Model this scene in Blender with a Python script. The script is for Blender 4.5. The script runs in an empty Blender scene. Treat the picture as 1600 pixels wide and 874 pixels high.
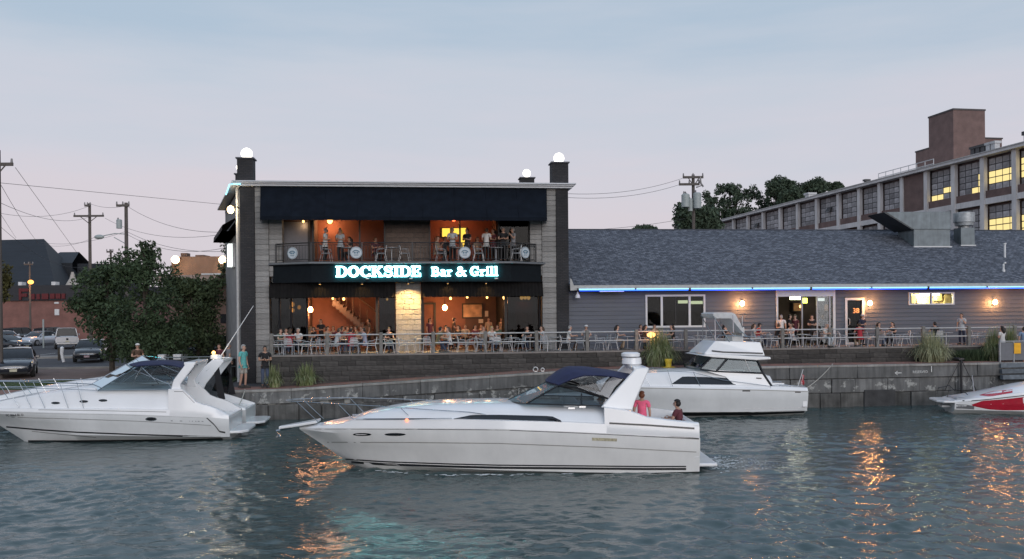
import bpy, bmesh, math, random
import numpy as np
from mathutils import Vector, Matrix, noise
from mathutils.bvhtree import BVHTree
R_ = math.radians
random.seed(7); rng = np.random.default_rng(7)
SC = bpy.context.scene
COL = SC.collection
# ---------------------------------------------------------------- camera
FPX, YH, ROLL, H = 1386.0, 485.0, 0.0085, 4.4      # focal length and horizon in photo pixels, roll, eye height above the water
cam_d = bpy.data.cameras.new('camera'); cam = bpy.data.objects.new('camera', cam_d); COL.objects.link(cam)
cam_d.sensor_width = 36; cam_d.lens = FPX / 1600 * 36; cam_d.shift_y = (YH - 437) / 1600
cam_d.clip_start = 0.1; cam_d.clip_end = 5000
cam.matrix_world = Matrix.Translation((0, 0, H)) @ Matrix.Rotation(R_(90), 4, 'X') @ Matrix.Rotation(-ROLL, 4, 'Z')
SC.camera = cam
# ---------------------------------------------------------------- dusk sky
SUN_EL, SUN_AZ = R_(9.0), R_(162)                    # the low veiled sun is behind the camera: hulls and fronts are lit from there
world = bpy.data.worlds.new('World'); SC.world = world; world.use_nodes = True
nt = world.node_tree; nt.nodes.clear()
def wn(t, **k):
    n = nt.nodes.new(t)
    for a, b in k.items(): setattr(n, a, b)
    return n
sky = wn('ShaderNodeTexSky', sky_type='NISHITA'); sky.sun_disc = False
sky.sun_elevation = SUN_EL; sky.sun_rotation = SUN_AZ; sky.air_density = 1.2; sky.dust_density = 3.0
tc = wn('ShaderNodeTexCoord'); sep = wn('ShaderNodeSeparateXYZ'); nt.links.new(tc.outputs['Generated'], sep.inputs[0])
mpz = wn('ShaderNodeMapping'); mpz.inputs['Scale'].default_value = (1.3, 1.3, 9.0)
nt.links.new(tc.outputs['Generated'], mpz.inputs[0])
nz = wn('ShaderNodeTexNoise'); nz.inputs['Scale'].default_value = 1.6; nz.inputs['Detail'].default_value = 6; nz.inputs['Roughness'].default_value = .55
nt.links.new(mpz.outputs[0], nz.inputs['Vector'])
nsub = wn('ShaderNodeMath', operation='MULTIPLY_ADD'); nsub.inputs[1].default_value = .30; nsub.inputs[2].default_value = -.15
nt.links.new(nz.outputs[0], nsub.inputs[0])
zadd = wn('ShaderNodeMath', operation='ADD'); nt.links.new(sep.outputs[2], zadd.inputs[0]); nt.links.new(nsub.outputs[0], zadd.inputs[1])
cr = wn('ShaderNodeValToRGB'); nt.links.new(zadd.outputs[0], cr.inputs[0])
stops = [(0.0, (.61, .58, .65)), (.055, (.66, .605, .665)), (.11, (.66, .61, .675)), (.16, (.615, .61, .69)), (.24, (.55, .595, .685)), (.34, (.43, .53, .65)), (.7, (.40, .50, .66))]
els = cr.color_ramp.elements
for i, (p, c) in enumerate(stops):
    e = els[i] if i < 2 else els.new(p)
    e.position = p; e.color = (*c, 1)
cs = wn('ShaderNodeVectorMath', operation='SCALE'); cs.inputs['Scale'].default_value = 9.6
nt.links.new(cr.outputs[0], cs.inputs[0])
ss = wn('ShaderNodeVectorMath', operation='SCALE'); ss.inputs['Scale'].default_value = .9
nt.links.new(sky.outputs[0], ss.inputs[0])
mx = wn('ShaderNodeMix', data_type='RGBA'); mx.inputs['Factor'].default_value = .9     # thin overcast over the clear dusk sky
nt.links.new(ss.outputs[0], mx.inputs[6]); nt.links.new(cs.outputs[0], mx.inputs[7])
bg = wn('ShaderNodeBackground'); bg.inputs[1].default_value = .1
nt.links.new(mx.outputs[2], bg.inputs[0])
out = wn('ShaderNodeOutputWorld'); nt.links.new(bg.outputs[0], out.inputs[0])
# ---------------------------------------------------------------- sun (veiled, almost down)
sd = bpy.data.lights.new('sun', 'SUN'); sd.energy = 1.3; sd.angle = R_(45); sd.color = (1, .97, .98)
sun = bpy.data.objects.new('sun', sd); COL.objects.link(sun)
_dir = Vector((math.sin(SUN_AZ) * math.cos(SUN_EL), math.cos(SUN_AZ) * math.cos(SUN_EL), math.sin(SUN_EL)))
sun.rotation_euler = _dir.to_track_quat('Z', 'Y').to_euler(); sun.location = _dir * 80
# ---------------------------------------------------------------- exposure
SC.view_settings.view_transform = 'Standard'; SC.view_settings.look = 'None'
SC.view_settings.exposure = 0.18; SC.view_settings.gamma = 1.0; SC.view_settings.use_curve_mapping = False
SC.cycles.use_denoising = True; SC.cycles.max_bounces = 7; SC.cycles.diffuse_bounces = 3; SC.cycles.glossy_bounces = 4
SC.cycles.transparent_max_bounces = 16; SC.cycles.sample_clamp_indirect = 80; SC.cycles.caustics_reflective = False
SC.cycles.use_light_tree = True
# ---------------------------------------------------------------- from photo pixels to points of the place
def ray(px, py):
    u, v = px - 800, py - YH
    return (u - ROLL * v) / FPX, (v + ROLL * u) / FPX           # X/Y and (H-Z)/Y
def atY(px, py, Y):
    k, m = ray(px, py); return Vector((k * Y, Y, H - m * Y))
def onZ(px, py, Z):
    k, m = ray(px, py); Y = (H - Z) / m; return Vector((k * Y, Y, Z))
FR = R_(6.7); FC, FS = math.cos(FR), math.sin(FR); Y0 = 41.4    # the quay and the bar run 6.7 degrees off the picture plane
def W(a, b, z): return Vector((a * FC - b * FS, Y0 + a * FS + b * FC, z))
def WI(p):                                                      # inverse of W
    x, y = p[0], p[1] - Y0; return Vector((x * FC + y * FS, -x * FS + y * FC, p[2]))
def fa(px, py, b):                                              # pixel on the plane at depth b -> (a, z)
    k, m = ray(px, py)
    a = (k * (Y0 + b * FC) + b * FS) / (FC - k * FS)
    Y = Y0 + a * FS + b * FC
    return a, H - m * Y
def A(px, b, py=485): return fa(px, py, b)[0]
def Zf(px, py, b): return fa(px, py, b)[1]
# ---------------------------------------------------------------- materials
MATS = {}
def nodes_of(m):
    m.use_nodes = True; return m.node_tree
def mat(name, col, rough=.6, metal=0., var=.15, scale=6., bump=0., bscale=40., spec=.5, rand=0., coat=0., stretch=None, alpha_noise=None, streak=0.):
    if name in MATS: return MATS[name]
    m = bpy.data.materials.new(name); t = nodes_of(m); b = t.nodes['Principled BSDF']
    b.inputs['Roughness'].default_value = rough; b.inputs['Metallic'].default_value = metal
    b.inputs['Specular IOR Level'].default_value = spec; b.inputs['Coat Weight'].default_value = coat
    c = t.nodes.new('ShaderNodeTexCoord'); mp = t.nodes.new('ShaderNodeMapping')
    if stretch: mp.inputs['Scale'].default_value = stretch
    t.links.new(c.outputs['Object'], mp.inputs[0])
    n = t.nodes.new('ShaderNodeTexNoise'); n.inputs['Scale'].default_value = scale; n.inputs['Detail'].default_value = 5
    t.links.new(mp.outputs[0], n.inputs['Vector'])
    rmp = t.nodes.new('ShaderNodeMapRange'); rmp.inputs[1].default_value = .25; rmp.inputs[2].default_value = .75
    rmp.inputs[3].default_value = 1 - var; rmp.inputs[4].default_value = 1 + var
    t.links.new(n.outputs[0], rmp.inputs[0])
    fac = rmp.outputs[0]
    if rand:
        oi = t.nodes.new('ShaderNodeObjectInfo'); r2 = t.nodes.new('ShaderNodeMapRange')
        r2.inputs[3].default_value = 1 - rand; r2.inputs[4].default_value = 1 + rand
        t.links.new(oi.outputs['Random'], r2.inputs[0])
        mu = t.nodes.new('ShaderNodeMath'); mu.operation = 'MULTIPLY'; t.links.new(fac, mu.inputs[0]); t.links.new(r2.outputs[0], mu.inputs[1]); fac = mu.outputs[0]
    if streak:
        mp2 = t.nodes.new('ShaderNodeMapping'); mp2.inputs['Scale'].default_value = (7, 7, .5); t.links.new(c.outputs['Object'], mp2.inputs[0])
        n2 = t.nodes.new('ShaderNodeTexNoise'); n2.inputs['Scale'].default_value = 1.; n2.inputs['Detail'].default_value = 4; t.links.new(mp2.outputs[0], n2.inputs['Vector'])
        r3 = t.nodes.new('ShaderNodeMapRange'); r3.inputs[1].default_value = .4; r3.inputs[2].default_value = .75; r3.inputs[3].default_value = 1; r3.inputs[4].default_value = 1 - streak
        t.links.new(n2.outputs[0], r3.inputs[0])
        mu = t.nodes.new('ShaderNodeMath'); mu.operation = 'MULTIPLY'; t.links.new(fac, mu.inputs[0]); t.links.new(r3.outputs[0], mu.inputs[1]); fac = mu.outputs[0]
    v = t.nodes.new('ShaderNodeVectorMath'); v.operation = 'SCALE'; v.inputs[0].default_value = col[:3]
    t.links.new(fac, v.inputs['Scale']); t.links.new(v.outputs[0], b.inputs['Base Color'])
    if bump:
        bn = t.nodes.new('ShaderNodeTexNoise'); bn.inputs['Scale'].default_value = bscale; bn.inputs['Detail'].default_value = 4
        t.links.new(mp.outputs[0], bn.inputs['Vector'])
        bm_ = t.nodes.new('ShaderNodeBump'); bm_.inputs['Strength'].default_value = bump; bm_.inputs['Distance'].default_value = .02
        t.links.new(bn.outputs[0], bm_.inputs['Height']); t.links.new(bm_.outputs[0], b.inputs['Normal'])
    MATS[name] = m; return m
def emat(name, col, s):
    if name in MATS: return MATS[name]
    m = bpy.data.materials.new(name); t = nodes_of(m); t.nodes.clear()
    e = t.nodes.new('ShaderNodeEmission'); e.inputs[0].default_value = (*col, 1); e.inputs[1].default_value = s
    o = t.nodes.new('ShaderNodeOutputMaterial'); t.links.new(e.outputs[0], o.inputs[0]); MATS[name] = m; return m
def glass(name, tint=(.75, .8, .82), ior=1.5, rough=.02, dark=0.):
    if name in MATS: return MATS[name]
    m = bpy.data.materials.new(name); t = nodes_of(m); t.nodes.clear()
    tr = t.nodes.new('ShaderNodeBsdfTransparent'); tr.inputs[0].default_value = (*tint, 1)
    g = t.nodes.new('ShaderNodeBsdfGlossy'); g.inputs['Roughness'].default_value = rough; g.inputs[0].default_value = (.9, .93, .95, 1)
    fr = t.nodes.new('ShaderNodeFresnel'); fr.inputs[0].default_value = ior
    mxs = t.nodes.new('ShaderNodeMixShader'); t.links.new(fr.outputs[0], mxs.inputs[0])
    t.links.new(tr.outputs[0], mxs.inputs[1]); t.links.new(g.outputs[0], mxs.inputs[2])
    o = t.nodes.new('ShaderNodeOutputMaterial'); t.links.new(mxs.outputs[0], o.inputs[0]); MATS[name] = m; return m
def brickmat(name, c1, c2, mortar, sx, sz, rough=.8, axis='xz', bump=.4, var=.2, msize=.015):
    if name in MATS: return MATS[name]
    m = bpy.data.materials.new(name); t = nodes_of(m); b = t.nodes['Principled BSDF']; b.inputs['Roughness'].default_value = rough
    c = t.nodes.new('ShaderNodeTexCoord'); s = t.nodes.new('ShaderNodeSeparateXYZ'); t.links.new(c.outputs['Object'], s.inputs[0])
    ad = t.nodes.new('ShaderNodeMath'); ad.operation = 'ADD'; t.links.new(s.outputs[0], ad.inputs[0]); t.links.new(s.outputs[1], ad.inputs[1])
    cb = t.nodes.new('ShaderNodeCombineXYZ')
    if axis == 'xz': t.links.new(ad.outputs[0], cb.inputs[0]); t.links.new(s.outputs[2], cb.inputs[1])
    else: t.links.new(s.outputs[0], cb.inputs[0]); t.links.new(s.outputs[1], cb.inputs[1])
    br = t.nodes.new('ShaderNodeTexBrick'); br.inputs['Scale'].default_value = 1
    br.inputs['Color1'].default_value = (*c1, 1); br.inputs['Color2'].default_value = (*c2, 1); br.inputs['Mortar'].default_value = (*mortar, 1)
    br.inputs['Brick Width'].default_value = sx; br.inputs['Row Height'].default_value = sz; br.inputs['Mortar Size'].default_value = msize; br.inputs['Bias'].default_value = 0
    t.links.new(cb.outputs[0], br.inputs['Vector'])
    n = t.nodes.new('ShaderNodeTexNoise'); n.inputs['Scale'].default_value = .9; n.inputs['Detail'].default_value = 6; t.links.new(c.outputs['Object'], n.inputs['Vector'])
    r = t.nodes.new('ShaderNodeMapRange'); r.inputs[1].default_value = .3; r.inputs[2].default_value = .7; r.inputs[3].default_value = 1 - var; r.inputs[4].default_value = 1 + var; t.links.new(n.outputs[0], r.inputs[0])
    v = t.nodes.new('ShaderNodeVectorMath'); v.operation = 'SCALE'; t.links.new(br.outputs[0], v.inputs[0]); t.links.new(r.outputs[0], v.inputs['Scale']); t.links.new(v.outputs[0], b.inputs['Base Color'])
    bp = t.nodes.new('ShaderNodeBump'); bp.inputs['Strength'].default_value = bump; bp.inputs['Distance'].default_value = .02; bp.invert = True
    t.links.new(br.outputs['Fac'], bp.inputs['Height']); t.links.new(bp.outputs[0], b.inputs['Normal']); MATS[name] = m; return m
# ---------------------------------------------------------------- objects
FRM = {}
def frame_of(p): return FRM[p.name]
def thing(name, label, cat, loc, rotz=0, group=None, kind=None):
    o = bpy.data.objects.new(name, None); COL.objects.link(o); o.empty_display_size = .2
    o.location = loc; o.rotation_euler = (0, 0, rotz)
    FRM[o.name] = Matrix.Translation(loc) @ Matrix.Rotation(rotz, 4, 'Z')
    return tag(o, label, cat, group, kind)
def tag(o, label=None, cat=None, group=None, kind=None):
    if label: o['label'] = label
    if cat: o['category'] = cat
    if group: o['group'] = group
    if kind: o['kind'] = kind
    return o
def link_mesh(name, me, parent=None, mw=None, m=None):
    """an object showing mesh data me at world matrix mw, under parent"""
    o = bpy.data.objects.new(name, me); COL.objects.link(o)
    mw = mw or Matrix.Identity(4)
    if parent is not None:
        o.parent = parent; o.matrix_local = frame_of(parent).inverted() @ mw; FRM[o.name] = mw
    else:
        o.matrix_world = mw; FRM[o.name] = mw
    if m is not None and me is not None:
        if not me.materials: me.materials.append(m)
        elif me.materials[0] is not m:
            o.material_slots[0].link = 'OBJECT'; o.material_slots[0].material = m
    return o
class MB:
    """collects world-space geometry; build() links it as one mesh object"""
    def __init__(s, xf=None): s.v = []; s.f = []; s.xf = xf
    def add(s, vs, fs):
        n = len(s.v); s.v += [s.xf(*p) if s.xf else Vector(p) for p in vs]; s.f += [tuple(i + n for i in f) for f in fs]; return s
    def box(s, x0, x1, y0, y1, z0, z1):
        return s.add([(x0, y0, z0), (x1, y0, z0), (x1, y1, z0), (x0, y1, z0), (x0, y0, z1), (x1, y0, z1), (x1, y1, z1), (x0, y1, z1)],
                     [(0, 3, 2, 1), (4, 5, 6, 7), (0, 1, 5, 4), (1, 2, 6, 5), (2, 3, 7, 6), (3, 0, 4, 7)])
    def prism(s, poly, ax, c0, c1):
        """poly of 2-d points extruded along axis ax (0,1,2) from c0 to c1"""
        def P(p, c):
            if ax == 0: return (c, p[0], p[1])
            if ax == 1: return (p[0], c, p[1])
            return (p[0], p[1], c)
        n = len(poly)
        return s.add([P(p, c0) for p in poly] + [P(p, c1) for p in poly],
                     [tuple(range(n))[::-1], tuple(range(n, 2 * n))] + [(i, (i + 1) % n, n + (i + 1) % n, n + i) for i in range(n)])
    def loft(s, rings, closed=True, caps=True):
        n = len(rings[0]); vs = [p for r in rings for p in r]; fs = []
        for i in range(len(rings) - 1):
            for j in range(n if closed else n - 1):
                k = (j + 1) % n
                fs.append((i * n + j, i * n + k, (i + 1) * n + k, (i + 1) * n + j))
        if caps and closed:
            fs.append(tuple(range(n))[::-1]); fs.append(tuple(range((len(rings) - 1) * n, len(rings) * n)))
        return s.add(vs, fs)
    def tube(s, pts, r, n=8, r1=None, closed=False):
        xf = s.xf; s.xf = None
        P = [xf(*p) if xf else Vector(p) for p in pts]; rings = []
        m = len(P)
        for i, p in enumerate(P):
            if closed: d = P[(i + 1) % m] - P[i - 1]
            else: d = P[min(i + 1, m - 1)] - P[max(i - 1, 0)]
            d = d.normalized() if d.length > 1e-9 else Vector((0, 0, 1))
            up = Vector((0, 0, 1)) if abs(d.z) < .9 else Vector((1, 0, 0))
            e1 = d.cross(up).normalized(); e2 = d.cross(e1)
            rr = r if r1 is None else r + (r1 - r) * i / max(m - 1, 1)
            if isinstance(r, (list, tuple)): rr = r[i]
            rings.append([p + rr * (math.cos(t) * e1 + math.sin(t) * e2) for t in [2 * math.pi * j / n for j in range(n)]])
        if closed: rings.append(rings[0])
        s.loft(rings, True, not closed); s.xf = xf; return s
    def ball(s, c, r, n=10, m=8, sc=(1, 1, 1), z0=-1.):
        rings = []
        for i in range(m + 1):
            t = -math.pi / 2 + math.pi * i / m
            if math.sin(t) < z0 - 1e-6: continue
            q = max(math.cos(t), .02)
            rings.append([(c[0] + r * sc[0] * q * math.cos(2 * math.pi * j / n), c[1] + r * sc[1] * q * math.sin(2 * math.pi * j / n), c[2] + r * sc[2] * math.sin(t)) for j in range(n)])
        return s.loft(rings)
    def disc(s, c, ex, ey, n=20, th=.01, nrm=None):
        """a thin disc with half axes ex, ey (vectors) at c"""
        xf = s.xf; s.xf = None
        c = Vector(c); ex = Vector(ex); ey = Vector(ey); nn = ex.cross(ey).normalized() * th
        r = [c + ex * math.cos(2 * math.pi * j / n) + ey * math.sin(2 * math.pi * j / n) for j in range(n)]
        s.loft([r, [p + nn for p in r]]); s.xf = xf; return s
    def bvh(s): return BVHTree.FromPolygons([tuple(p) for p in s.v], s.f)
    def mesh(s, name, fm=None, smooth=False, ang=40, flip=True):
        me = bpy.data.meshes.new(name)
        inv = fm.inverted() if fm else None
        me.from_pydata([tuple(inv @ p) if inv else tuple(p) for p in s.v], [], s.f)
        if flip:
            bm = bmesh.new(); bm.from_mesh(me); bmesh.ops.recalc_face_normals(bm, faces=bm.faces); bm.to_mesh(me); bm.free()
        if smooth:
            me.polygons.foreach_set('use_smooth', [True] * len(me.polygons)); me.set_sharp_from_angle(angle=R_(ang))
        me.update(); return me
    def build(s, name, m, parent=None, smooth=False, ang=40, bevel=0, fm=None, label=None, weld=False):
        fm = frame_of(parent) if parent is not None else (fm or Matrix.Identity(4))
        me = s.mesh(name, fm, smooth, ang)
        if weld:
            bm = bmesh.new(); bm.from_mesh(me); bmesh.ops.remove_doubles(bm, verts=bm.verts, dist=1e-4); bmesh.ops.recalc_face_normals(bm, faces=bm.faces); bm.to_mesh(me); bm.free()
        me.materials.append(m)
        o = link_mesh(name, me, parent, fm)
        if bevel:
            md = o.modifiers.new('edge', 'BEVEL'); md.width = bevel; md.segments = 2; md.limit_method = 'ANGLE'; md.angle_limit = R_(35)
        if label: o['label'] = label
        return o
def struct(o): o['kind'] = 'structure'; return o
def copy_tree(o, mw, label=None, group=None, mats=None):
    """copy of a thing and its parts (sharing mesh data) at world matrix mw"""
    c = o.copy(); COL.objects.link(c); c.matrix_world = mw; FRM[c.name] = mw
    if label: c['label'] = label
    if group: c['group'] = group
    def kids(src, dst):
        for ch in src.children:
            k = ch.copy(); COL.objects.link(k); k.parent = dst; k.matrix_basis = ch.matrix_basis.copy(); kids(ch, k)
    kids(o, c); return c
_unit = None
def brick_mesh():
    """a unit block with chamfered, slightly uneven edges"""
    global _unit
    if _unit: return _unit
    bm = bmesh.new(); bmesh.ops.create_cube(bm, size=1); bmesh.ops.bevel(bm, geom=bm.edges[:], offset=.035, segments=1, affect='EDGES')
    _unit = bpy.data.meshes.new('block'); bm.to_mesh(_unit); bm.free(); return _unit
def block(name, parent, a, b, z, sa, sb, sz, m, tilt=0.):
    mw = Matrix.Translation(W(a, b, z)) @ Matrix.Rotation(FR + tilt, 4, 'Z') @ Matrix.Diagonal((sa, sb, sz, 1))
    return link_mesh(name, brick_mesh(), parent, mw, m)
def text_mesh(txt, size, extrude=.004, bold=0.):
    cu = bpy.data.curves.new('lettering', 'FONT'); cu.body = txt; cu.size = size; cu.extrude = extrude; cu.offset = bold
    cu.align_x = 'CENTER'; cu.align_y = 'CENTER'; cu.resolution_u = 3
    o = bpy.data.objects.new('lettering', cu); COL.objects.link(o)
    dg = bpy.context.evaluated_depsgraph_get(); me = bpy.data.meshes.new_from_object(o.evaluated_get(dg)); bpy.data.objects.remove(o); bpy.data.curves.remove(cu)
    me.materials.clear(); return me
def point_light(name, parent, loc, col, watts, r=.08):
    d = bpy.data.lights.new(name, 'POINT'); d.energy = watts; d.color = col; d.shadow_soft_size = r
    o = bpy.data.objects.new(name, d); COL.objects.link(o); o.parent = parent; o.matrix_local = frame_of(parent).inverted() @ Matrix.Translation(loc); return o
# ================================================================ the setting: water, quay, ground
BQ, BT = -3.9, -2.3                                   # quay face and terrace wall face, measured from the bar's front
ZG = 1.22; ZD = Zf(640, 552.5, BT)                     # ground level on the left, terrace deck
def quay_z(a):
    pts = [(-400, 1.22), (A(430, BQ), 1.22), (A(600, BQ), Zf(600, 597.5, BQ)), (A(740, BQ), Zf(740, 589, BQ)), (A(870, BQ), Zf(870, 580.5, BQ)), (A(1000, BQ), Zf(1000, 576, BQ)), (A(1300, BQ), Zf(1300, 571, BQ)), (400, Zf(1500, 568.5, BQ))]
    return float(np.interp(a, [p[0] for p in pts], [p[1] for p in pts]))
# --- water: a rippled sheet in view, flat beyond it
def water_material():
    m = bpy.data.materials.new('harbour_water'); t = nodes_of(m); b = t.nodes['Principled BSDF']
    b.inputs['Base Color'].default_value = (.056, .088, .088, 1); b.inputs['Roughness'].default_value = .07; b.inputs['IOR'].default_value = 1.33
    b.inputs['Specular IOR Level'].default_value = .5
    c = t.nodes.new('ShaderNodeTexCoord'); mp = t.nodes.new('ShaderNodeMapping'); mp.inputs['Scale'].default_value = (.55, 1, 1); t.links.new(c.outputs['Object'], mp.inputs[0])
    n = t.nodes.new('ShaderNodeTexNoise'); n.inputs['Scale'].default_value = 5.5; n.inputs['Detail'].default_value = 5; n.inputs['Distortion'].default_value = .5; t.links.new(mp.outputs[0], n.inputs['Vector'])
    bp = t.nodes.new('ShaderNodeBump'); bp.inputs['Strength'].default_value = .4; bp.inputs['Distance'].default_value = .05
    t.links.new(n.outputs[0], bp.inputs['Height']); t.links.new(bp.outputs[0], b.inputs['Normal']); return m
MW = water_material()
def make_water():
    xs = np.arange(-26, 26.01, .075); ys = np.arange(12, 41.0, .075)
    X, Y = np.meshgrid(xs, ys); Z = np.zeros_like(X); r = np.random.default_rng(3)
    for i in range(70):
        lam = .25 * (4.5 ** r.random()) if i < 58 else r.uniform(1.5, 3.5); th = r.normal(1.35, .75); k = 2 * math.pi / lam
        amp = (.0088 if i < 58 else .003) * lam ** .85 * (.6 + .8 * r.random()) * .5
        # slow phase drift keeps the crests short and broken
        ph = r.random() * 6.28 + 1.3 * np.sin(X * .31 * r.random() + Y * .27 * r.random() + r.random() * 6)
        Z += amp * np.sin(k * (X * math.cos(th) + Y * math.sin(th)) + ph)
    patch = .75 + .45 * np.sin(X * .33 + 1.2 * np.sin(Y * .21)) * np.sin(Y * .42 + .8 * np.sin(X * .17 + 1))
    Z *= np.clip(patch, .4, 1.4)
    # wake of the passing cruiser: low folds fanning out behind its stern
    ax = X - 5.2; ay = np.abs(Y - 25.2)
    w = np.exp(-((ay - .33 * np.maximum(ax, 0) - .9) / .45) ** 2) * (ax > -.4) * np.exp(-np.maximum(ax, 0) / 16)
    Z += .035 * w * np.sin(ax * 2.2 + ay * 4)
    nx, ny = len(xs), len(ys)
    me = bpy.data.meshes.new('water')
    co = np.stack([X, Y, Z], -1).reshape(-1, 3)
    idx = np.arange(nx * ny).reshape(ny, nx)
    q = np.stack([idx[:-1, :-1], idx[:-1, 1:], idx[1:, 1:], idx[1:, :-1]], -1).reshape(-1, 4)
    x0, x1, y0, y1 = xs[0], xs[-1], ys[0], ys[-1]; B = 1500
    ext = np.array([(-B, -B, 0), (B, -B, 0), (B, y0, 0), (-B, y0, 0), (-B, y0, 0), (x0, y0, 0), (x0, y1, 0), (-B, y1, 0), (x1, y0, 0), (B, y0, 0), (B, y1, 0), (x1, y1, 0)], float)
    n0 = len(co); co = np.concatenate([co, ext]); q = np.concatenate([q, np.arange(12).reshape(3, 4) + n0])
    me.vertices.add(len(co)); me.vertices.foreach_set('co', co.ravel())
    me.loops.add(q.size); me.loops.foreach_set('vertex_index', q.ravel().astype(np.int32))
    me.polygons.add(len(q)); me.polygons.foreach_set('loop_start', np.arange(0, q.size, 4, dtype=np.int32)); me.polygons.foreach_set('loop_total', np.full(len(q), 4, np.int32))
    me.polygons.foreach_set('use_smooth', np.ones(len(q), bool)); me.update(); me.validate(); me.materials.append(MW)
    return struct(link_mesh('water', me))
make_water()
# --- ground behind the quay
m_asph = mat('asphalt', (.055, .055, .06), .9, var=.3, scale=.6, bump=.3, bscale=60)
m_conc = mat('concrete', (.26, .25, .235), .85, var=.25, scale=1.5, bump=.35, bscale=25)
g = MB(W); g.add([(-900, BQ + .45, ZG - .02), (900, BQ + .45, ZG - .02), (900, 1500, ZG - .02), (-900, 1500, ZG - .02)], [(0, 1, 2, 3)])
struct(g.build('ground', m_asph))
aL, aE = A(372, 0), A(423, BT)                          # bar's left corner, left end of the terrace
m_lawn = mat('lawn_soil', (.045, .07, .028), .95, var=.4, scale=1.2, bump=.6, bscale=30)
g = MB(W); g.box(-70, aL - .4, BQ + 2.3, 3.2, ZG - .3, ZG + .03); struct(g.build('lawn', m_lawn))
m_pav = brickmat('brick_paving', (.20, .115, .085), (.15, .085, .07), (.12, .10, .09), .22, .11, axis='xy', bump=.3)
g = MB(W); g.box(-70, aL - .4, 3.2, 12.5, ZG - .3, ZG + .012); struct(g.build('paved_plaza', m_pav))
g = MB(W); g.box(-70, aL - .4, 12.5, 12.75, ZG - .3, ZG + .13); struct(g.build('kerb', m_conc))
g = MB(W); g.box(-70, aL - 5, 26.2, 26.45, ZG - .3, ZG + .13); g.box(-70, aL - 5, 26.45, 28, ZG - .3, ZG + .12); struct(g.build('kerb', m_conc))
for i in range(9):
    s = MB(W); s.box(-42 + 2.8 * i, -41.9 + 2.8 * i, 30.5, 35.5, ZG - .019, ZG - .014); struct(s.build('road_marking', mat('road_paint', (.6, .6, .58), .7, var=.3)))
# grass tufts of the lawn (uncountable)
def blades(n, area, hmin, hmax, wid, z, lean=.5):
    v = np.zeros((n, 3, 3)); a = rng.uniform(area[0], area[1], n); b = rng.uniform(area[2], area[3], n); h = rng.uniform(hmin, hmax, n); t = rng.uniform(0, 6.28, n)
    for i in range(n):
        p = W(a[i], b[i], z); d = Vector((math.cos(t[i]), math.sin(t[i]), 0)) * wid
        v[i, 0] = p - d; v[i, 1] = p + d; v[i, 2] = p + Vector((rng.normal(0, lean * h[i]), rng.normal(0, lean * h[i]), h[i]))
    return v.reshape(-1, 3), [(3 * i, 3 * i + 1, 3 * i + 2) for i in range(n)]
vs, fs = blades(9000, (-34, aL - .5, BQ + 2.7, 3.1), .05, .16, .012, ZG + .02)
me = bpy.data.meshes.new('grass'); me.from_pydata(vs.tolist(), [], fs); me.materials.append(mat('grass_blades', (.06, .095, .03), .8, var=.4, scale=.8))
tag(link_mesh('grass', me), 'short dark green grass of the lawn behind the moored cruisers', 'grass', kind='stuff')
# --- promenade of brick with the concrete kerb of the quay
m_prom = brickmat('promenade_brick', (.34, .15, .11), (.27, .12, .09), (.17, .13, .11), .22, .11, axis='xy', bump=.3)
g = MB(W)
sa = list(np.linspace(-70, A(430, BQ), 6)) + list(np.linspace(A(430, BQ) + .5, 60, 60))
g.loft([[(a, BQ + .14, quay_z(a) + .006), (a, BT + .1 if a > aE else BQ + 2.3, quay_z(a) + .006)] for a in sa], closed=False)
struct(g.build('promenade', m_prom))
# --- quay wall: core + cap stones + two courses of blocks
def quaymat():
    m = mat('quay_concrete', (.145, .145, .142), .88, var=.35, scale=.9, bump=.8, bscale=9, rand=.25, streak=.5)
    t = m.node_tree; b = t.nodes['Principled BSDF']; src = b.inputs['Base Color'].links[0].from_socket
    ge = t.nodes.new('ShaderNodeNewGeometry'); sp = t.nodes.new('ShaderNodeSeparateXYZ'); t.links.new(ge.outputs['Position'], sp.inputs[0])
    nn = t.nodes.new('ShaderNodeTexNoise'); nn.inputs['Scale'].default_value = 2.6; nn.inputs['Detail'].default_value = 7; nn.inputs['Roughness'].default_value = .65; t.links.new(ge.outputs['Position'], nn.inputs['Vector'])
    # pale efflorescence flaking off the lower courses
    r = t.nodes.new('ShaderNodeMapRange'); r.inputs[1].default_value = .565; r.inputs[2].default_value = .62; t.links.new(nn.outputs[0], r.inputs[0])
    zr = t.nodes.new('ShaderNodeMapRange'); zr.inputs[1].default_value = 1.35; zr.inputs[2].default_value = 1.0; t.links.new(sp.outputs[2], zr.inputs[0])
    mu = t.nodes.new('ShaderNodeMath'); mu.operation = 'MULTIPLY'; t.links.new(r.outputs[0], mu.inputs[0]); t.links.new(zr.outputs[0], mu.inputs[1])
    m1 = t.nodes.new('ShaderNodeMix'); m1.data_type = 'RGBA'; t.links.new(mu.outputs[0], m1.inputs['Factor']); t.links.new(src, m1.inputs[6]); m1.inputs[7].default_value = (.36, .36, .34, 1)
    # algae belt at the waterline
    ad = t.nodes.new('ShaderNodeMath'); ad.operation = 'MULTIPLY_ADD'; ad.inputs[1].default_value = -.35; t.links.new(nn.outputs[0], ad.inputs[0]); t.links.new(sp.outputs[2], ad.inputs[2])
    z2 = t.nodes.new('ShaderNodeMapRange'); z2.inputs[1].default_value = .30; z2.inputs[2].default_value = .10; t.links.new(ad.outputs[0], z2.inputs[0])
    m2 = t.nodes.new('ShaderNodeMix'); m2.data_type = 'RGBA'; t.links.new(z2.outputs[0], m2.inputs['Factor']); t.links.new(m1.outputs[2], m2.inputs[6]); m2.inputs[7].default_value = (.022, .026, .02, 1)
    t.links.new(m2.outputs[2], b.inputs['Base Color']); return m
m_quay = quaymat()
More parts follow.
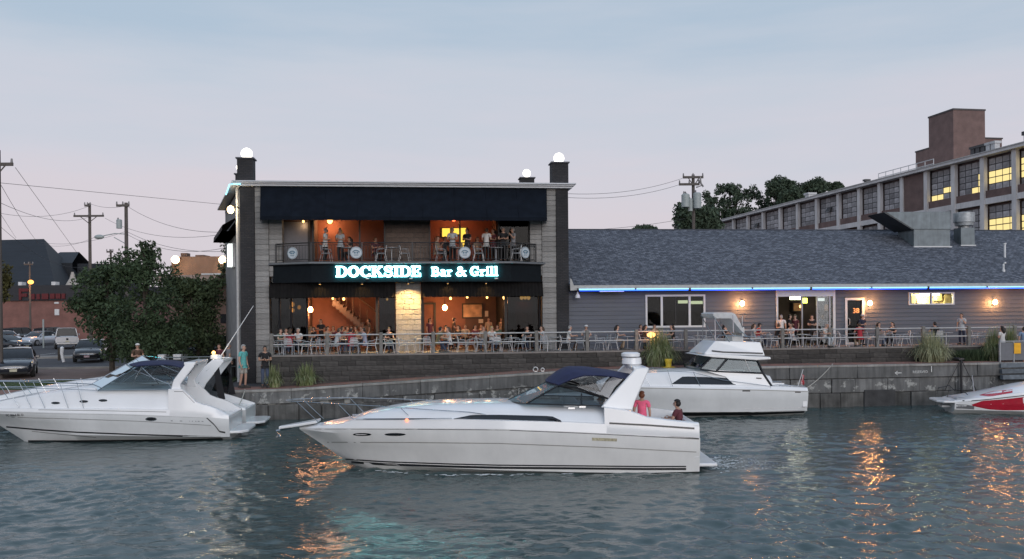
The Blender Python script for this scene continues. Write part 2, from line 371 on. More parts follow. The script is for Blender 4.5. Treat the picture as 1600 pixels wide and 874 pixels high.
m_low = mat('quay_lower_stone', (.12, .118, .112), .9, var=.5, scale=1.6, bump=1., bscale=6, rand=.3, streak=.5)
m_cap = mat('quay_cap', (.30, .29, .27), .85, var=.3, scale=1.2, bump=.4, bscale=20, rand=.12, streak=.3)
quay = MB(W)
quay.loft([[(a, BQ + .12, -1.5), (a, BQ + .12, quay_z(a) - .06), (a, BQ + .5, quay_z(a) - .06), (a, BQ + .5, -1.5)] for a in sa])
quay_o = struct(quay.build('quay_wall', m_quay))
def slab(parent, name, m, a0, a1, b0, b1, zt0, zt1, zb0, zb1, bev=.015, jit=0):
    g = MB(W); j = [random.uniform(-jit, jit) for _ in range(4)]
    g.add([(a0, b0 + j[0], zb0), (a1, b0 + j[1], zb1), (a1, b1, zb1), (a0, b1, zb0), (a0, b0 + j[2], zt0), (a1, b0 + j[3], zt1), (a1, b1, zt1), (a0, b1, zt0)],
          [(0, 3, 2, 1), (4, 5, 6, 7), (0, 1, 5, 4), (1, 2, 6, 5), (2, 3, 7, 6), (3, 0, 4, 7)])
    return g.build(name, m, parent, bevel=bev)
a = -24.; 
while a < 27:
    L = random.uniform(2.2, 3.4); z0, z1 = quay_z(a), quay_z(a + L - .02)
    slab(quay_o, 'cap_stone', m_cap, a, a + L - .01, BQ - .03, BQ + .16, z0, z1, z0 - .10, z1 - .10, .02, .008)
    zb0, zb1 = max(z0 - .58, .62), max(z1 - .58, .62)
    slab(quay_o, 'concrete_panel', m_quay, a, a + L - .012, BQ, BQ + .3, z0 - .105, z1 - .105, zb0, zb1, .008, .03)
    a += L
for row, (z0, z1) in enumerate(((.63, 1.24), (-.6, .62))):
    a = -24 + row * .7
    while a < 27:
        L = random.uniform(.9, 2.0); zt = min(z1, quay_z(a) - .6, quay_z(a + L) - .6)
        if zt - z0 > .12:
            slab(quay_o, 'stone', m_low if row else m_quay, a, a + L - .02, BQ + random.uniform(-.03, .07), BQ + .32, zt - .01, zt - .01, z0, z0, .03, .04)
        a += L
slab(quay_o, 'stone', mat('recess_shade', (.055, .055, .056), .9, var=.4, scale=2, bump=.8, bscale=8), A(1349, BQ), A(1397, BQ), BQ - .045, BQ + .2, Zf(1370, 609, BQ), Zf(1370, 609, BQ), -.3, -.3, .03, .03)  # dark slab painting the shade in the recess of a missing block
# --- painted lettering on the quay: an arrow and RESERVED
m_pw = mat('white_paint_worn', (.62, .62, .6), .7, var=.5, scale=30)
resv = thing('quay_lettering', 'faded white RESERVED lettering painted on the concrete quay wall', 'lettering', W(A(1438, BQ), BQ - .05, 1.4), FR)
a_, z_ = fa(1438, 581.5, BQ - .05)
link_mesh('word', text_mesh('RESERVED', .16, .003), resv, Matrix.Translation(W(a_, BQ - .046, z_)) @ Matrix.Rotation(FR, 4, 'Z') @ Matrix.Rotation(R_(90), 4, 'X'), m_pw)
arr = thing('painted_arrow', 'white arrow pointing left painted on the quay wall', 'arrow', W(A(1403, BQ), BQ - .05, 1.4), FR)
a_, z_ = fa(1403, 583, BQ - .05)
g = MB(W); g.prism([(a_ - .15, z_), (a_ - .02, z_ + .1), (a_ - .02, z_ + .06), (a_ - .10, z_ + .02), (a_ + .17, z_ + .02), (a_ + .17, z_ - .02), (a_ - .10, z_ - .02), (a_ - .02, z_ - .06), (a_ - .02, z_ - .1)], 1, BQ - .05, BQ - .044)
g.build('arrow', m_pw, arr)
a_, z_ = fa(1455.5, 577, BQ - .05)
m1_ = thing('painted_mark', 'short vertical white dash painted on the quay after RESERVED', 'marking', W(a_, BQ - .05, z_), FR)
g = MB(W); g.box(a_ - .02, a_ + .02, BQ - .05, BQ - .044, z_ - .13, z_ + .13); g.build('dash', m_pw, m1_)
# --- terrace: deck, retaining wall of dark blocks, fence
m_blk = mat('retaining_block', (.062, .058, .054), .9, var=.4, scale=3, bump=.8, bscale=14, rand=.3)
m_deck = mat('terrace_deck', (.22, .20, .185), .85, var=.2, scale=2, bump=.2)
aR = 40.
tw = thing('terrace_wall', 'dark block retaining wall carrying the restaurant terrace', 'wall', W(aE, BT, ZG), FR)
g = MB(W); g.box(aE + .06, aR, BT + .08, -.02, ZG - .2, ZD - .004); g.build('core', m_blk, tw)
g = MB(W); g.box(aE, aR, BT - .04, 9, ZD - .07, ZD); 
dk = struct(g.build('terrace_floor', m_deck))
zr = ZD - .075; row = 0
while zr > ZG:
    a = aE - (row % 2) * .35
    while a < 26.5:
        L = .82 * random.uniform(.9, 1.1); l0 = max(a, aE); ztop = zr; zbot = zr - .215
        if quay_z(l0 + L / 2) < ztop - .03 and l0 < a + L - .1:
            w_ = a + L - l0 - .014
            block('block', tw, l0 + w_ / 2, BT + .10 + random.uniform(-.012, .012), (ztop + zbot) / 2 + .004, w_, .2, .207, m_blk, random.uniform(-.006, .006))
        a += L
    zr -= .215; row += 1
row = 0; zr = ZD - .075                                  # the return of the wall at the left end
while zr > ZG:
    for k in range(3):
        mw = Matrix.Translation(W(aE + .08, BT + .45 + .8 * k + (row % 2) * .2, zr - .1)) @ Matrix.Rotation(FR, 4, 'Z') @ Matrix.Diagonal((.18, .78, .207, 1))
        link_mesh('block', brick_mesh(), tw, mw, m_blk)
    zr -= .215; row += 1
# fence
m_post = mat('weathered_post', (.18, .172, .158), .85, var=.3, scale=8, bump=.3)
m_rail = mat('rail_white', (.46, .46, .455), .45, var=.12)
fence = thing('terrace_fence', 'low terrace fence of grey timber posts with two white pipe rails', 'fence', W(aE, BT, ZD), FR)
BF = BT + .12
zr1, zr2 = Zf(640, 522.3, BF), Zf(640, 536.3, BF)
post_px = [424, 511, 595, 676.5, 758, 838, 917, 994, 1071, 1147, 1222, 1296, 1370, 1442, 1513, 1585, 1660]
for p in post_px:
    a = A(p, BF); g = MB(W); wv = .075
    g.box(a - wv, a + wv, BF - wv, BF + wv, ZD, zr1 + .09); g.build('post', m_post, fence, bevel=.012)
for p0, p1 in zip(post_px[:-1], post_px[1:]):
    for z in (zr1, zr2):
        g = MB(W); g.tube([(A(p0, BF) + .07, BF, z), (A(p1, BF) - .07, BF, z)], .027, 8); g.build('rail', m_rail, fence, smooth=True)
for p in (1090, 1103):
    g = MB(W); g.tube([(A(p, BF), BF, ZD), (A(p, BF), BF, zr1)], .02, 6); g.build('upright', m_rail, fence, smooth=True)
# ================================================================ the two-storey bar
m_dbrick = brickmat('dark_brick', (.022, .022, .025), (.038, .035, .036), (.018, .018, .02), .21, .075, bump=.5, var=.35)
m_stone = mat('grey_stone', (.27, .262, .25), .88, var=.2, scale=5, bump=.5, bscale=30, rand=.16)
m_joint = mat('stone_joint', (.17, .165, .16), .95, var=.15)
m_corn = mat('cornice_metal', (.52, .53, .55), .45, var=.08)
m_black = mat('black_paint', (.012, .013, .016), .7, var=.2, spec=.2)
m_fab = mat('awning_fabric', (.008, .011, .017), .9, spec=.1, var=.25, scale=3, bump=.12, bscale=300)
m_dark = mat('dark_timber', (.02, .017, .015), .6, var=.3)
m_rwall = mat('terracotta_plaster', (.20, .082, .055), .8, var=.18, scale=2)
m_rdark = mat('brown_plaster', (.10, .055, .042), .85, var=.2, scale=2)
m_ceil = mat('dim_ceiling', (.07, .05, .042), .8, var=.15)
m_wood = mat('floor_boards', (.10, .06, .04), .55, var=.3, scale=3, stretch=(8, 1, 1))
ZT0, ZT1 = Zf(640, 293.2, -.1), Zf(640, 285.6, -.1)       # cornice
ZB = Zf(640, 408.5, -1.0)                                 # balcony floor
bar = thing('bar_building', 'two-storey dark brick and grey stone bar with open front', 'building', W(A(640, 0), 0, ZD), FR)
a0, a1, a2 = A(374.5, -.08, 300), A(397.5, -.08, 300), A(441, 0, 360)    # dark column | stone | opening (upper)
a2l = A(421, 0); c0, c1 = A(618.5, 0), A(658, 0)
a5, a4, a3 = A(887.5, -.08, 300), A(868.5, -.08, 300), A(828, 0, 360); a3l = A(847.5, 0)
DEP = 11.
def part(name, m, *bx, parent=bar, bevel=0):
    g = MB(W)
    for q in bx: g.box(*q)
    return g.build(name, m, parent, bevel=bevel)
# columns of dark brick, running down to the ground at the left corner
part('brick_column', m_dbrick, (a0, a1 - .004, -.10, .75, ZG - .1, ZT0))
part('brick_column', m_dbrick, (a4 + .004, a5, -.10, .75, ZD, ZT0))
# stone piers: backing + laid stones
def stones(aa, ab, b, z0, z1, h=.24, wmax=.52, depth=.12, m=None):
    pr = part('stone_pier', m_joint, (aa + .01, ab - .01, b + .02, b + .5, z0, z1))
    z = z0; r = 0
    while z < z1 - .05:
        hh = min(h, z1 - z); n = max(1, int(round((ab - aa) / wmax))); cuts = [aa + (ab - aa) * (i + (0 if i in (0, n) else random.uniform(-.22, .22) + (.2 if r % 2 else -.2))) / n for i in range(n + 1)]
        for i in range(n):
            w = cuts[i + 1] - cuts[i]
            block('stone', pr, (cuts[i] + cuts[i + 1]) / 2, b + random.uniform(-.006, .008) + .03, z + hh / 2, w - .012, depth, hh - .012, m or m_stone)
        z += hh; r += 1
ZV = Zf(640, 441, -.6)                                    # underside of the sign fascia
stones(a1, a2l, -.02, ZG, ZT0 - .01); stones(a2l + .003, a2, .03, ZV + .3, ZT0 - .25)
stones(a3l, a4, -.02, ZD, ZT0 - .01); stones(a3, a3l - .003, .03, ZV + .3, ZT0 - .25)
stones(c0, c1, -.02, ZD, ZV + .9, wmax=.4)
u0, u1 = A(603, .7), A(672, .7); stones(u0, u1, .7, ZB, Zf(640, 300, 0), wmax=.45, m=mat('dim_warm_stone', (.15, .112, .092), .88, var=.25, scale=5, bump=.5, bscale=30, rand=.18))  # panel stone darkened and warmed in colour to stand for dim lamplight
# cornice in three stepped mouldings
for k, (pr_, zz0, zz1) in enumerate(((.17, ZT0, ZT0 + .09), (.26, ZT0 + .092, ZT1 - .07), (.33, ZT1 - .068, ZT1))):
    part('cornice', m_corn, (a0 - pr_ + .05, a5 + pr_, -.1 - pr_, .9, zz0, zz1), bevel=.015)
# shell: skewed left flank, right flank, back, roof
SK = (-.254, .967)                                        # direction of the left flank
def flank(t, off=0): return (a0 + .02 + SK[0] * t - off * SK[1], .1 + SK[1] * t + off * SK[0] * 0)
def flankbox(name, m, t0, t1, z0, z1, o0=0., o1=.25, parent=bar, bevel=0):
    """box lying along the left flank: t along it, o outwards"""
    def P(t, o): return (a0 + .02 + SK[0] * t - o * SK[1], .1 + SK[1] * t + o * SK[0])
    g = MB(W); q = [P(t0, o0), P(t1, o0), P(t1, o1), P(t0, o1)]
    g.prism(q, 2, z0, z1); return g.build(name, m, parent, bevel=bevel)
m_flank = mat('flank_render', (.27, .26, .25), .85, var=.2, scale=1.5, bump=.2)
flankbox('side_wall', m_flank, .7, 11, ZG - .1, ZT0, -.25, 0)
part('side_wall', m_dbrick, (a4 + .1, a5 - .05, .75, DEP, ZD, ZT0))
part('rear_wall', m_dbrick, (a0 - 2.5, a5 - .05, DEP, DEP + .25, ZG, ZT0))
g = MB(W); g.prism([(a0 - .02, .1), (a5 - .06, .1), (a5 - .06, DEP + .3), (a0 - 2.9, DEP + .3)], 2, ZT0 + .01, ZT0 + .11); g.build('roof', m_black, bar)
flankbox('cornice', m_corn, -.35, 11, ZT0 + .11, ZT1 - .03, -.1, .42, bevel=.015)
# interior floors, walls
part('floor', m_wood, (a2l - .3, a4, -.02, 7.2, ZD + .002, ZD + .02))
part('ceiling', m_ceil, (a1 + .1, a4, .02, 7.2, ZV + .42, ZB - .12))
part('upper_floor', m_dark, (a1 + .1, a4, .02, 7.2, ZB - .118, ZB))
part('upper_ceiling', m_ceil, (a1 + .1, a4, .3, 5.5, Zf(640, 328, 1), Zf(640, 328, 1) + .15))
ZUC = Zf(640, 328, 1)
part('partition', m_rwall, (A(481, 4.5), A(592, 4.5), 4.5, 4.6, ZD, ZV + .42))                 # ground floor back wall, left bay
part('partition', m_black, (A(415, 2.2), A(480, 2.2), 2.2, 2.3, ZD, ZV + .42))
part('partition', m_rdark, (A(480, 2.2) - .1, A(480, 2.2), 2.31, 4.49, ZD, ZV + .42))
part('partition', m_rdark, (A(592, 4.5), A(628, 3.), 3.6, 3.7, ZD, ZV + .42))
part('partition', m_rwall, (A(640, 5), A(727, 5), 5, 5.1, ZD, ZV + .42))
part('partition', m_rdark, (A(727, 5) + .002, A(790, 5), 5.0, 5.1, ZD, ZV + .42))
part('partition', m_black, (A(790, 1.2), A(850, 1.2), 1.2, 1.3, ZD, ZV + .42))
part('partition', m_black, (A(790, 1.2) - .08, A(790, 1.2), 1.31, 5, ZD, ZV + .42))
part('rear_partition', m_rdark, (a1 + .2, a4 - .1, 7.1, 7.2, ZD, ZV + .42))
# upper storey walls
part('partition', m_rwall, (A(488, 2.6), A(612, 2.6), 2.6, 2.7, ZB, ZUC))
part('partition', m_rwall, (A(660, 2.9), A(783, 2.9), 2.9, 3.0, ZB, ZUC))
part('partition', m_black, (A(779, .9), A(836, .9), .9, 1.0, ZB, ZUC))
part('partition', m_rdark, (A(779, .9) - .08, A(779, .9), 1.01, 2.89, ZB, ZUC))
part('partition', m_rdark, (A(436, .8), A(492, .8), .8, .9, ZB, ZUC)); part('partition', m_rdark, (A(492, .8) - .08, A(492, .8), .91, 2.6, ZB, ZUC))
m_gdoor = mat('grey_door', (.12, .12, .135), .5, var=.1)
d_ = part('door', m_gdoor, (A(444, .75), A(482, .75), .74, .795, ZB + .02, Zf(460, 347, .75))); part('door_frame', m_dark, (A(482, .75), A(486, .75), .70, .795, ZB, Zf(460, 345, .75)), parent=d_)
m_gls = glass('window_glass', (.22, .23, .235), 1.2); m_gd = glass('door_glass', (.62, .64, .64))
# dark sliding posts of the upper front
for p in (441.5, 490, 563, 602, 672.5, 719.5, 780, 827.5):
    part('mullion', m_dark, (A(p, .2) - .035, A(p, .2) + .035, .17, .24, ZB, ZUC))
for p in (589, 660, 790):
    part('mullion', m_dark, (A(p, .3) - .06, A(p, .3) + .06, .24, .36, ZD, ZV + .42))
for p in (421.5, 437, 455, 480, 843):
    part('mullion', m_black, (A(p, .3) - .04, A(p, .3) + .04, .26, .34, ZD, ZV + .42))
part('window_pane', m_gls, (A(422, .3) + .05, A(437, .3) - .05, .295, .305, ZD + .1, ZV + .4)); part('window_pane', m_gls, (A(437, .3) + .05, A(455, .3) - .05, .295, .305, ZD + .1, ZV + .4)); part('window_pane', m_gls, (A(455, .3) + .05, A(480, .3) - .05, .295, .305, ZD + .1, ZV + .4))
part('window_pane', m_gls, (A(590, .3) + .07, A(617, .3), .295, .305, ZD + .1, ZV + .4)); part('window_pane', m_gls, (A(791, .3) + .07, A(842, .3) - .05, .295, .305, ZD + .1, ZV + .4))
part('window_pane', m_gls, (A(781, .2) + .03, A(827, .2) - .04, .2, .21, ZB + .05, ZUC))
m_rdoor = mat('red_door', (.12, .03, .022), .5, var=.2)
rd = part('door', m_rdoor, (A(806, 1.15), A(832, 1.15), 1.15, 1.195, ZD, Zf(818, 472, 1.15)))
# staircase climbing inside the left bay: stringers, steps, handrail
st = []
sA, sZ = fa(585, 524, 3.6); eA, eZ = fa(520, 468, 3.6)
n_ = 12; stair = part('stringer', m_wood, *[(sA + (eA - sA) * i / n_, sA + (eA - sA) * (i - 1) / n_, 3.3, 4.4, sZ + (eZ - sZ) * i / n_ - .35, sZ + (eZ - sZ) * i / n_) for i in range(1, n_ + 1)])
for i in range(1, n_ + 1): part('step', m_wood, (sA + (eA - sA) * i / n_, sA + (eA - sA) * (i - 1) / n_ + .04, 3.28, 4.42, sZ + (eZ - sZ) * i / n_ + .001, sZ + (eZ - sZ) * i / n_ + .04), parent=stair)
g = MB(W); g.tube([(sA + .3, 3.25, sZ + 1.0), (eA + .2, 3.25, eZ + 1.0)], .035)
for i in range(0, 13, 2): g.tube([(sA + (eA - sA) * i / n_, 3.25, sZ + (eZ - sZ) * i / n_), (sA + (eA - sA) * i / n_, 3.25, sZ + (eZ - sZ) * i / n_ + 1.0)], .018, 6)
g.build('handrail', m_wood, bar)
# framed picture / serving window on the right bay's back wall, door beside it
pA, pZ0 = fa(722, 498, 4.9); pB, pZ1 = fa(755, 474, 4.9)
pf = part('picture_frame', m_dark, (pA, pB, 4.93, 4.99, pZ0, pZ1)); part('picture', mat('picture_print', (.45, .27, .15), .6, var=.5, scale=3), (pA + .07, pB - .07, 4.91, 4.928, pZ0 + .07, pZ1 - .07), parent=pf)
for (p0, p1, q0, q1) in ((758, 763, 486, 495), (748, 755, 499, 505), (746, 755, 486, 493)):
    (x0, z0), (x1, z1) = fa(p0, q1, 4.9), fa(p1, q0, 4.9); part('notice', mat('notice_paper', (.6, .5, .4), .8), (x0, x1, 4.96, 4.98, z0, z1))
x0, x1 = A(660, 4.9), A(681, 4.9); part('door_frame', m_dark, (x0, x0 + .1, 4.9, 4.99, ZD, Zf(670, 473, 4.9)), (x1 - .1, x1, 4.9, 4.99, ZD, Zf(670, 473, 4.9)), (x0 + .1, x1 - .1, 4.9, 4.99, Zf(670, 473, 4.9) - .1, Zf(670, 473, 4.9)))
# sign fascia with flared slab edge, bowed plan
def bow(t): return t
fl0, fl1, fm0, fm1 = A(421, 0), A(852, 0), A(486, -1.05), A(800, -1.05)
def bowpoly(o): return [(fl0 - o, .0), (fm0 - o * .6, -1.05 - o), (fm1 + o * .6, -1.05 - o), (fl1 + o, .0)]
ZS1 = Zf(640, 413.5, -1.05)
g = MB(W); g.prism(bowpoly(.0), 2, ZS1 - .005, ZB); g.build('balcony_slab', m_black, bar, bevel=.02)
m_slab = mat('slab_edge', (.13, .14, .15), .5, var=.1)
g = MB(W); g.prism(bowpoly(.10), 2, ZB - .11, ZB - .02); g.build('slab_moulding', m_slab, bar, bevel=.02)
m_fas = mat('fascia_panel', (.008, .011, .014), .75, var=.2, spec=.12)
g = MB(W); g.prism([(A(427, 0), .0), (A(487, -.95), -.95), (A(799, -.95), -.95), (A(846, 0), .0)], 2, ZV, ZS1 - .01); g.build('sign_fascia', m_fas, bar)
# lower awning: pleated valance under the fascia
m_pleat = mat('pleated_valance', (.011, .010, .010), .8, spec=.12, var=.3, scale=4)
zv1, zv0 = ZV - .004, Zf(640, 464.5, -.6)
for (p0, p1) in ((421.5, 618), (659, 849)):
    g = MB(W); xa, xb = A(p0, -.5), A(p1, -.5); n = int((xb - xa) / .16); top = []; bot = []
    for i in range(2 * n + 1):
        t = i / (2 * n); x = xa + (xb - xa) * t; d = .03 if i % 2 else 0
        top.append((x, -.35 + d, zv1)); bot.append((x, -.55 + d, zv0))
    g.loft([top, bot, [(q[0], q[1] + .02, q[2]) for q in bot], [(q[0], q[1] + .02, q[2]) for q in top]], closed=False); g.build('valance', m_pleat, bar)
    g = MB(W); g.box(xa, xb, -.50, .1, zv1 - .003, zv1); g.build('soffit', m_black, bar)
# upper awning
g = MB(W); t0, t1, zt = A(409, -.05), A(855.5, -.05), ZT0 - .01
w0, w1 = A(407.5, -1.2), A(856, -1.2); zb_ = Zf(640, 339, -1.2); zc = Zf(640, 344.5, -1.2)
g.loft([[(t0, -.11, zt), (t1, -.11, zt)], [((t0 + w0) / 2, -.62, (zt + zb_) / 2 - .05), ((t1 + w1) / 2, -.62, (zt + zb_) / 2 - .05)], [(w0, -1.2, zb_), (w1, -1.2, zb_)], [(w0, -1.2, zc), (w1, -1.2, zc)], [(w0, -1.17, zc), (w1, -1.17, zc)], [(w0, -1.17, zb_ - .02), (w1, -1.17, zb_ - .02)], [(t0, -.11, zt - .04), (t1, -.11, zt - .04)]], closed=False)
for (tt, ww) in ((t0, w0), (t1, w1)):
    g.add([(tt, -.11, zt), (ww, -1.2, zb_), (ww, -1.2, zc), (tt, -.11, zc)], [(0, 1, 2, 3)])
g.build('awning', m_fab, bar)
for i in range(1, 9):
    x0 = t0 + (t1 - t0) * i / 9; g = MB(W); g.tube([(x0, -.125, zt), (x0, -.63, (zt + zb_) / 2 - .045), (x0, -1.21, zb_), (x0, -1.21, zc)], .012, 5); g.build('awning_seam', m_fab, bar)
# left flank awning, flood lamp, light box, downpipe, blue tube
m_brwn = mat('brown_awning', (.045, .032, .03), .75, var=.2)
def FP(t, o): return (a0 + .02 + SK[0] * t - o * SK[1], .1 + SK[1] * t + o * SK[0])
g = MB(W)
p_ = [FP(1.0, .0), FP(8.5, .0)]; z9, z8, z7 = Zf(355, 337, 1), Zf(350, 352, 1), Zf(350, 361, 1)
g.loft([[(*FP(1., .02), z9), (*FP(8.5, .02), z9)], [(*FP(1., .75), z8), (*FP(8.5, .75), z8)], [(*FP(1., .78), z7), (*FP(8.5, .78), z7)], [(*FP(1., .02), z7), (*FP(8.5, .02), z7)]], closed=True); g.build('side_awning', m_brwn, bar)
g = MB(W); g.tube([(*FP(.5, .12), ZG), (*FP(.5, .12), ZT0)], .07, 8); g.build('downpipe', mat('white_pipe', (.55, .55, .54), .5), bar, smooth=True)
# balcony railing: posts, rails, balusters, following the bow
rail = thing('balcony_railing', 'black metal balcony railing with close balusters above the sign', 'railing', W(A(640, -1), -1, ZB), FR)
plan = [(A(432, -.08), -.08), (A(487, -.98), -.98), (A(799, -.98), -.98), (A(838, -.08), -.08)]
zt1 = Zf(640, 379.5, -1); m_irn = mat('black_iron', (.016, .016, .018), .5, var=.1)
for i in range(3):
    (x0, y0_), (x1, y1_) = plan[i], plan[i + 1]
    for z in (zt1, zt1 - .1, ZB + .1):
        g = MB(W); g.tube([(x0, y0_, z), (x1, y1_, z)], .028 if z == zt1 else .016, 6); g.build('rail', m_irn, rail)
    L = math.hypot(x1 - x0, y1_ - y0_); n = int(L / .145)
    for k in range(1, n):
        t = k / n; g = MB(W); x, y = x0 + (x1 - x0) * t, y0_ + (y1_ - y0_) * t
        g.box(x - .009, x + .009, y - .009, y + .009, ZB + .1, zt1 - .1); g.build('baluster', m_irn, rail)
    nn = max(1, round(L / 2.3))
    for k in range(nn + (1 if i == 2 else 0)):
        t = k / nn; x, y = x0 + (x1 - x0) * t, y0_ + (y1_ - y0_) * t; g = MB(W); g.box(x - .03, x + .03, y - .03, y + .03, ZB, zt1 + .02); g.build('post', m_irn, rail)
# dark privacy cloth behind the angled ends
m_sign = mat('pale_sign', (.50, .55, .58), .5, var=.06); m_sgd = mat('sign_print', (.10, .20, .27), .6, var=.1)
def round_sign(px, py, seg, label, rr=.265):
    (x0, y0_), (x1, y1_) = plan[seg], plan[seg + 1]; dx, dy = x1 - x0, y1_ - y0_; L = math.hypot(dx, dy); dx, dy = dx / L, dy / L
    # intersect the pixel's ray with the railing segment
    best = min(((abs(A(px, y0_ + dy * t * L) - (x0 + dx * t * L)), t) for t in np.linspace(.02, .98, 197)))[1] * L
    cx, cy = x0 + dx * best, y0_ + dy * best; nx, ny = dy, -dx                     # outward
    z = Zf(px, py, cy); c = (cx + nx * .05, cy + ny * .05, z)
    o = thing('round_sign', label, 'sign', W(*c), FR, 'round signs on the balcony railing')
    e1 = W(dx, dy, 0) - W(0, 0, 0); e2 = Vector((0, 0, 1)); nn = W(nx, ny, 0) - W(0, 0, 0)
    def D(u, v, ru, rv, off, th=.006, n=28): 
        g = MB(); g.disc(W(*c) + e1 * u + e2 * v + nn * off, e1 * ru, e2 * rv, n, th); return g
    D(0, 0, rr, rr, -.01, .03).build('board', m_sign, o)
    g = MB(); cc = W(*c) + nn * .034
    g.tube([cc + e1 * (rr - .025) * math.cos(t) + e2 * (rr - .025) * math.sin(t) for t in np.linspace(0, 2 * math.pi, 28, endpoint=False)], .006, 4, closed=True); g.build('ring', m_sgd, o)
    g = MB()                                                            # emblem: an arch over two shapes and a line of small print
    g.tube([cc + e1 * .14 * math.cos(t) + e2 * (.09 * math.sin(t) + .005) for t in np.linspace(0, math.pi, 12)], .022, 5); g.build('emblem_arch', m_sgd, o)
    D(-.055, -.01, .04, .04, .03).build('emblem_dot', m_sgd, o); D(.055, -.01, .04, .04, .03).build('emblem_dot', m_sgd, o)
    g = MB(); g.tube([cc + e1 * s * .1 - e2 * .11 for s in (-1, 1)], .012, 4); g.build('emblem_line', m_sgd, o)
round_sign(459, 396, 0, 'oval-looking round pale sign on the left angled end of the balcony rail')
round_sign(558, 395, 1, 'round pale sign on the balcony rail above the word DOCKSIDE')
round_sign(727, 395, 1, 'round pale sign on the balcony rail above the words Bar and Grill')
round_sign(820, 395, 2, 'narrow-looking round pale sign on the right angled end of the balcony rail')
# ---------------------------------------------------------------- the lit letters
def arc(cx, cz, rx, rz, t0, t1, n=18): return [(cx + rx * math.cos(R_(t0 + (t1 - t0) * i / n)), cz + rz * math.sin(R_(t0 + (t1 - t0) * i / n))) for i in range(n + 1)]
def stroke(pts, w):
    """2-d ribbon polygon; w a number or one per point"""
    n = len(pts); w = [w] * n if not hasattr(w, '__len__') else w; l = []; r = []
    for i in range(n):
        x0, y0 = pts[max(i - 1, 0)]; x1, y1 = pts[min(i + 1, n - 1)]; d = math.hypot(x1 - x0, y1 - y0) or 1; nx, ny = -(y1 - y0) / d, (x1 - x0) / d
        l.append((pts[i][0] + nx * w[i] / 2, pts[i][1] + ny * w[i] / 2)); r.append((pts[i][0] - nx * w[i] / 2, pts[i][1] - ny * w[i] / 2))
    return l, r
def rect(x0, x1, z0, z1): return ([(x0, z1), (x1, z1)], [(x0, z0), (x1, z0)])
T, S = .24, .13                                            # stem and slab-serif thickness
GL = {
 'D': (.98, [rect(.06, .06 + T + .04, 0, 1), rect(-.02, .45, 0, S), rect(-.02, .45, 1 - S, 1), stroke([(.4, 1 - S / 2)] + arc(.46, .5, .40, .435, 90, -90) + [(.4, S / 2)], [S] * 2 + [S + .14 * math.sin(math.pi * i / 17) for i in range(18)] + [S] * 1)]),
 'O': (1.0, [stroke(arc(.5, .5, .37, .43, 0, 360, 36), [.17 + .10 * abs(math.cos(2 * math.pi * i / 36)) for i in range(37)])]),
 'C': (.94, [stroke(arc(.5, .5, .37, .43, 38, 322, 30), [.15 + .12 * max(0, -math.cos(R_(38 + 284 * i / 30))) for i in range(31)]), rect(.76, .90, .62, 1.0), rect(.76, .90, .03, .3)]),
 'K': (1.04, [rect(.08, .34, 0, 1), rect(-.02, .46, 0, S), rect(-.02, .46, 1 - S, 1), stroke([(.3, .42), (.82, .95)], .16), stroke([(.48, .58), (.86, .06)], .24), rect(.58, 1.0, 1 - S, 1), rect(.62, 1.06, 0, S)]),
 'S': (.80, [stroke(arc(.40, .73, .27, .2, 20, 270, 20) + arc(.40, .30, .28, .23, 90, -160, 20), .21), rect(.62, .75, .64, .98), rect(.03, .16, .03, .36)]),
 'I': (.50, [rect(.10, .38, 0, 1), rect(-.01, .49, 0, S), rect(-.01, .49, 1 - S, 1)]),
 'E': (.90, [rect(.08, .36, 0, 1), rect(-.02, .82, 0, S + .02), rect(-.02, .80, 1 - S - .02, 1), rect(.3, .6, .43, .57), rect(.68, .83, 0, .34), rect(.68, .81, .70, 1), rect(.54, .64, .34, .66)]),
 'B': (.92, [rect(.08, .34, 0, 1), rect(-.02, .4, 0, S), rect(-.02, .4, 1 - S, 1), stroke([(.3, .94)] + arc(.46, .745, .26, .2, 90, -90, 12) + [(.3, .545)], .17), stroke([(.3, .5)] + arc(.48, .27, .32, .2, 90, -90, 12) + [(.3, .07)], .19)]),
 'a': (.68, [stroke(arc(.28, .47, .22, .18, 150, 0, 10) + [(.5, .1)], .18), stroke(arc(.26, .2, .19, .15, 0, 360, 16), .15), rect(.44, .66, 0, .11)]),
 'r': (.60, [rect(.12, .32, 0, .66), rect(.0, .44, 0, .11), rect(.0, .3, .55, .66), stroke([(.28, .45)] + arc(.44, .44, .14, .16, 140, 30, 6), .17)]),
 '&': (.98, [stroke([(.86, .1), (.3, .66)] + arc(.40, .78, .16, .15, 200, -20, 10) + [(.5, .6), (.24, .42)] + arc(.34, .24, .23, .18, 130, 330, 10) + [(.72, .42), (.78, .56)], .17), rect(.6, .94, .5, .6), rect(.7, .98, 0, .11)]),
 'G': (1.0, [stroke(arc(.5, .5, .37, .43, 45, 300, 30), [.15 + .13 * max(0, -math.cos(R_(45 + 255 * i / 30))) for i in range(31)]), rect(.76, .90, .64, 1), rect(.64, .86, 0.03, .46), rect(.52, .96, .36, .48)]),
 'i': (.42, [rect(.10, .32, 0, .66), rect(-.01, .42, 0, .11), rect(0, .3, .55, .66), stroke(arc(.2, .87, .06, .06, 0, 360, 10), .12)]),
 'l': (.42, [rect(.10, .32, 0, 1), rect(-.01, .42, 0, .11), rect(0, .3, .88, 1)]),
}
m_let = emat('letter_face', (.50, 1.0, .98), 8.0); m_halo = emat('letter_halo', (.02, .60, .68), 45.0)
sign = thing('lit_sign', 'glowing white DOCKSIDE Bar and Grill letters on the black fascia', 'sign', W(A(652, -.97), -.97, ZV), FR)
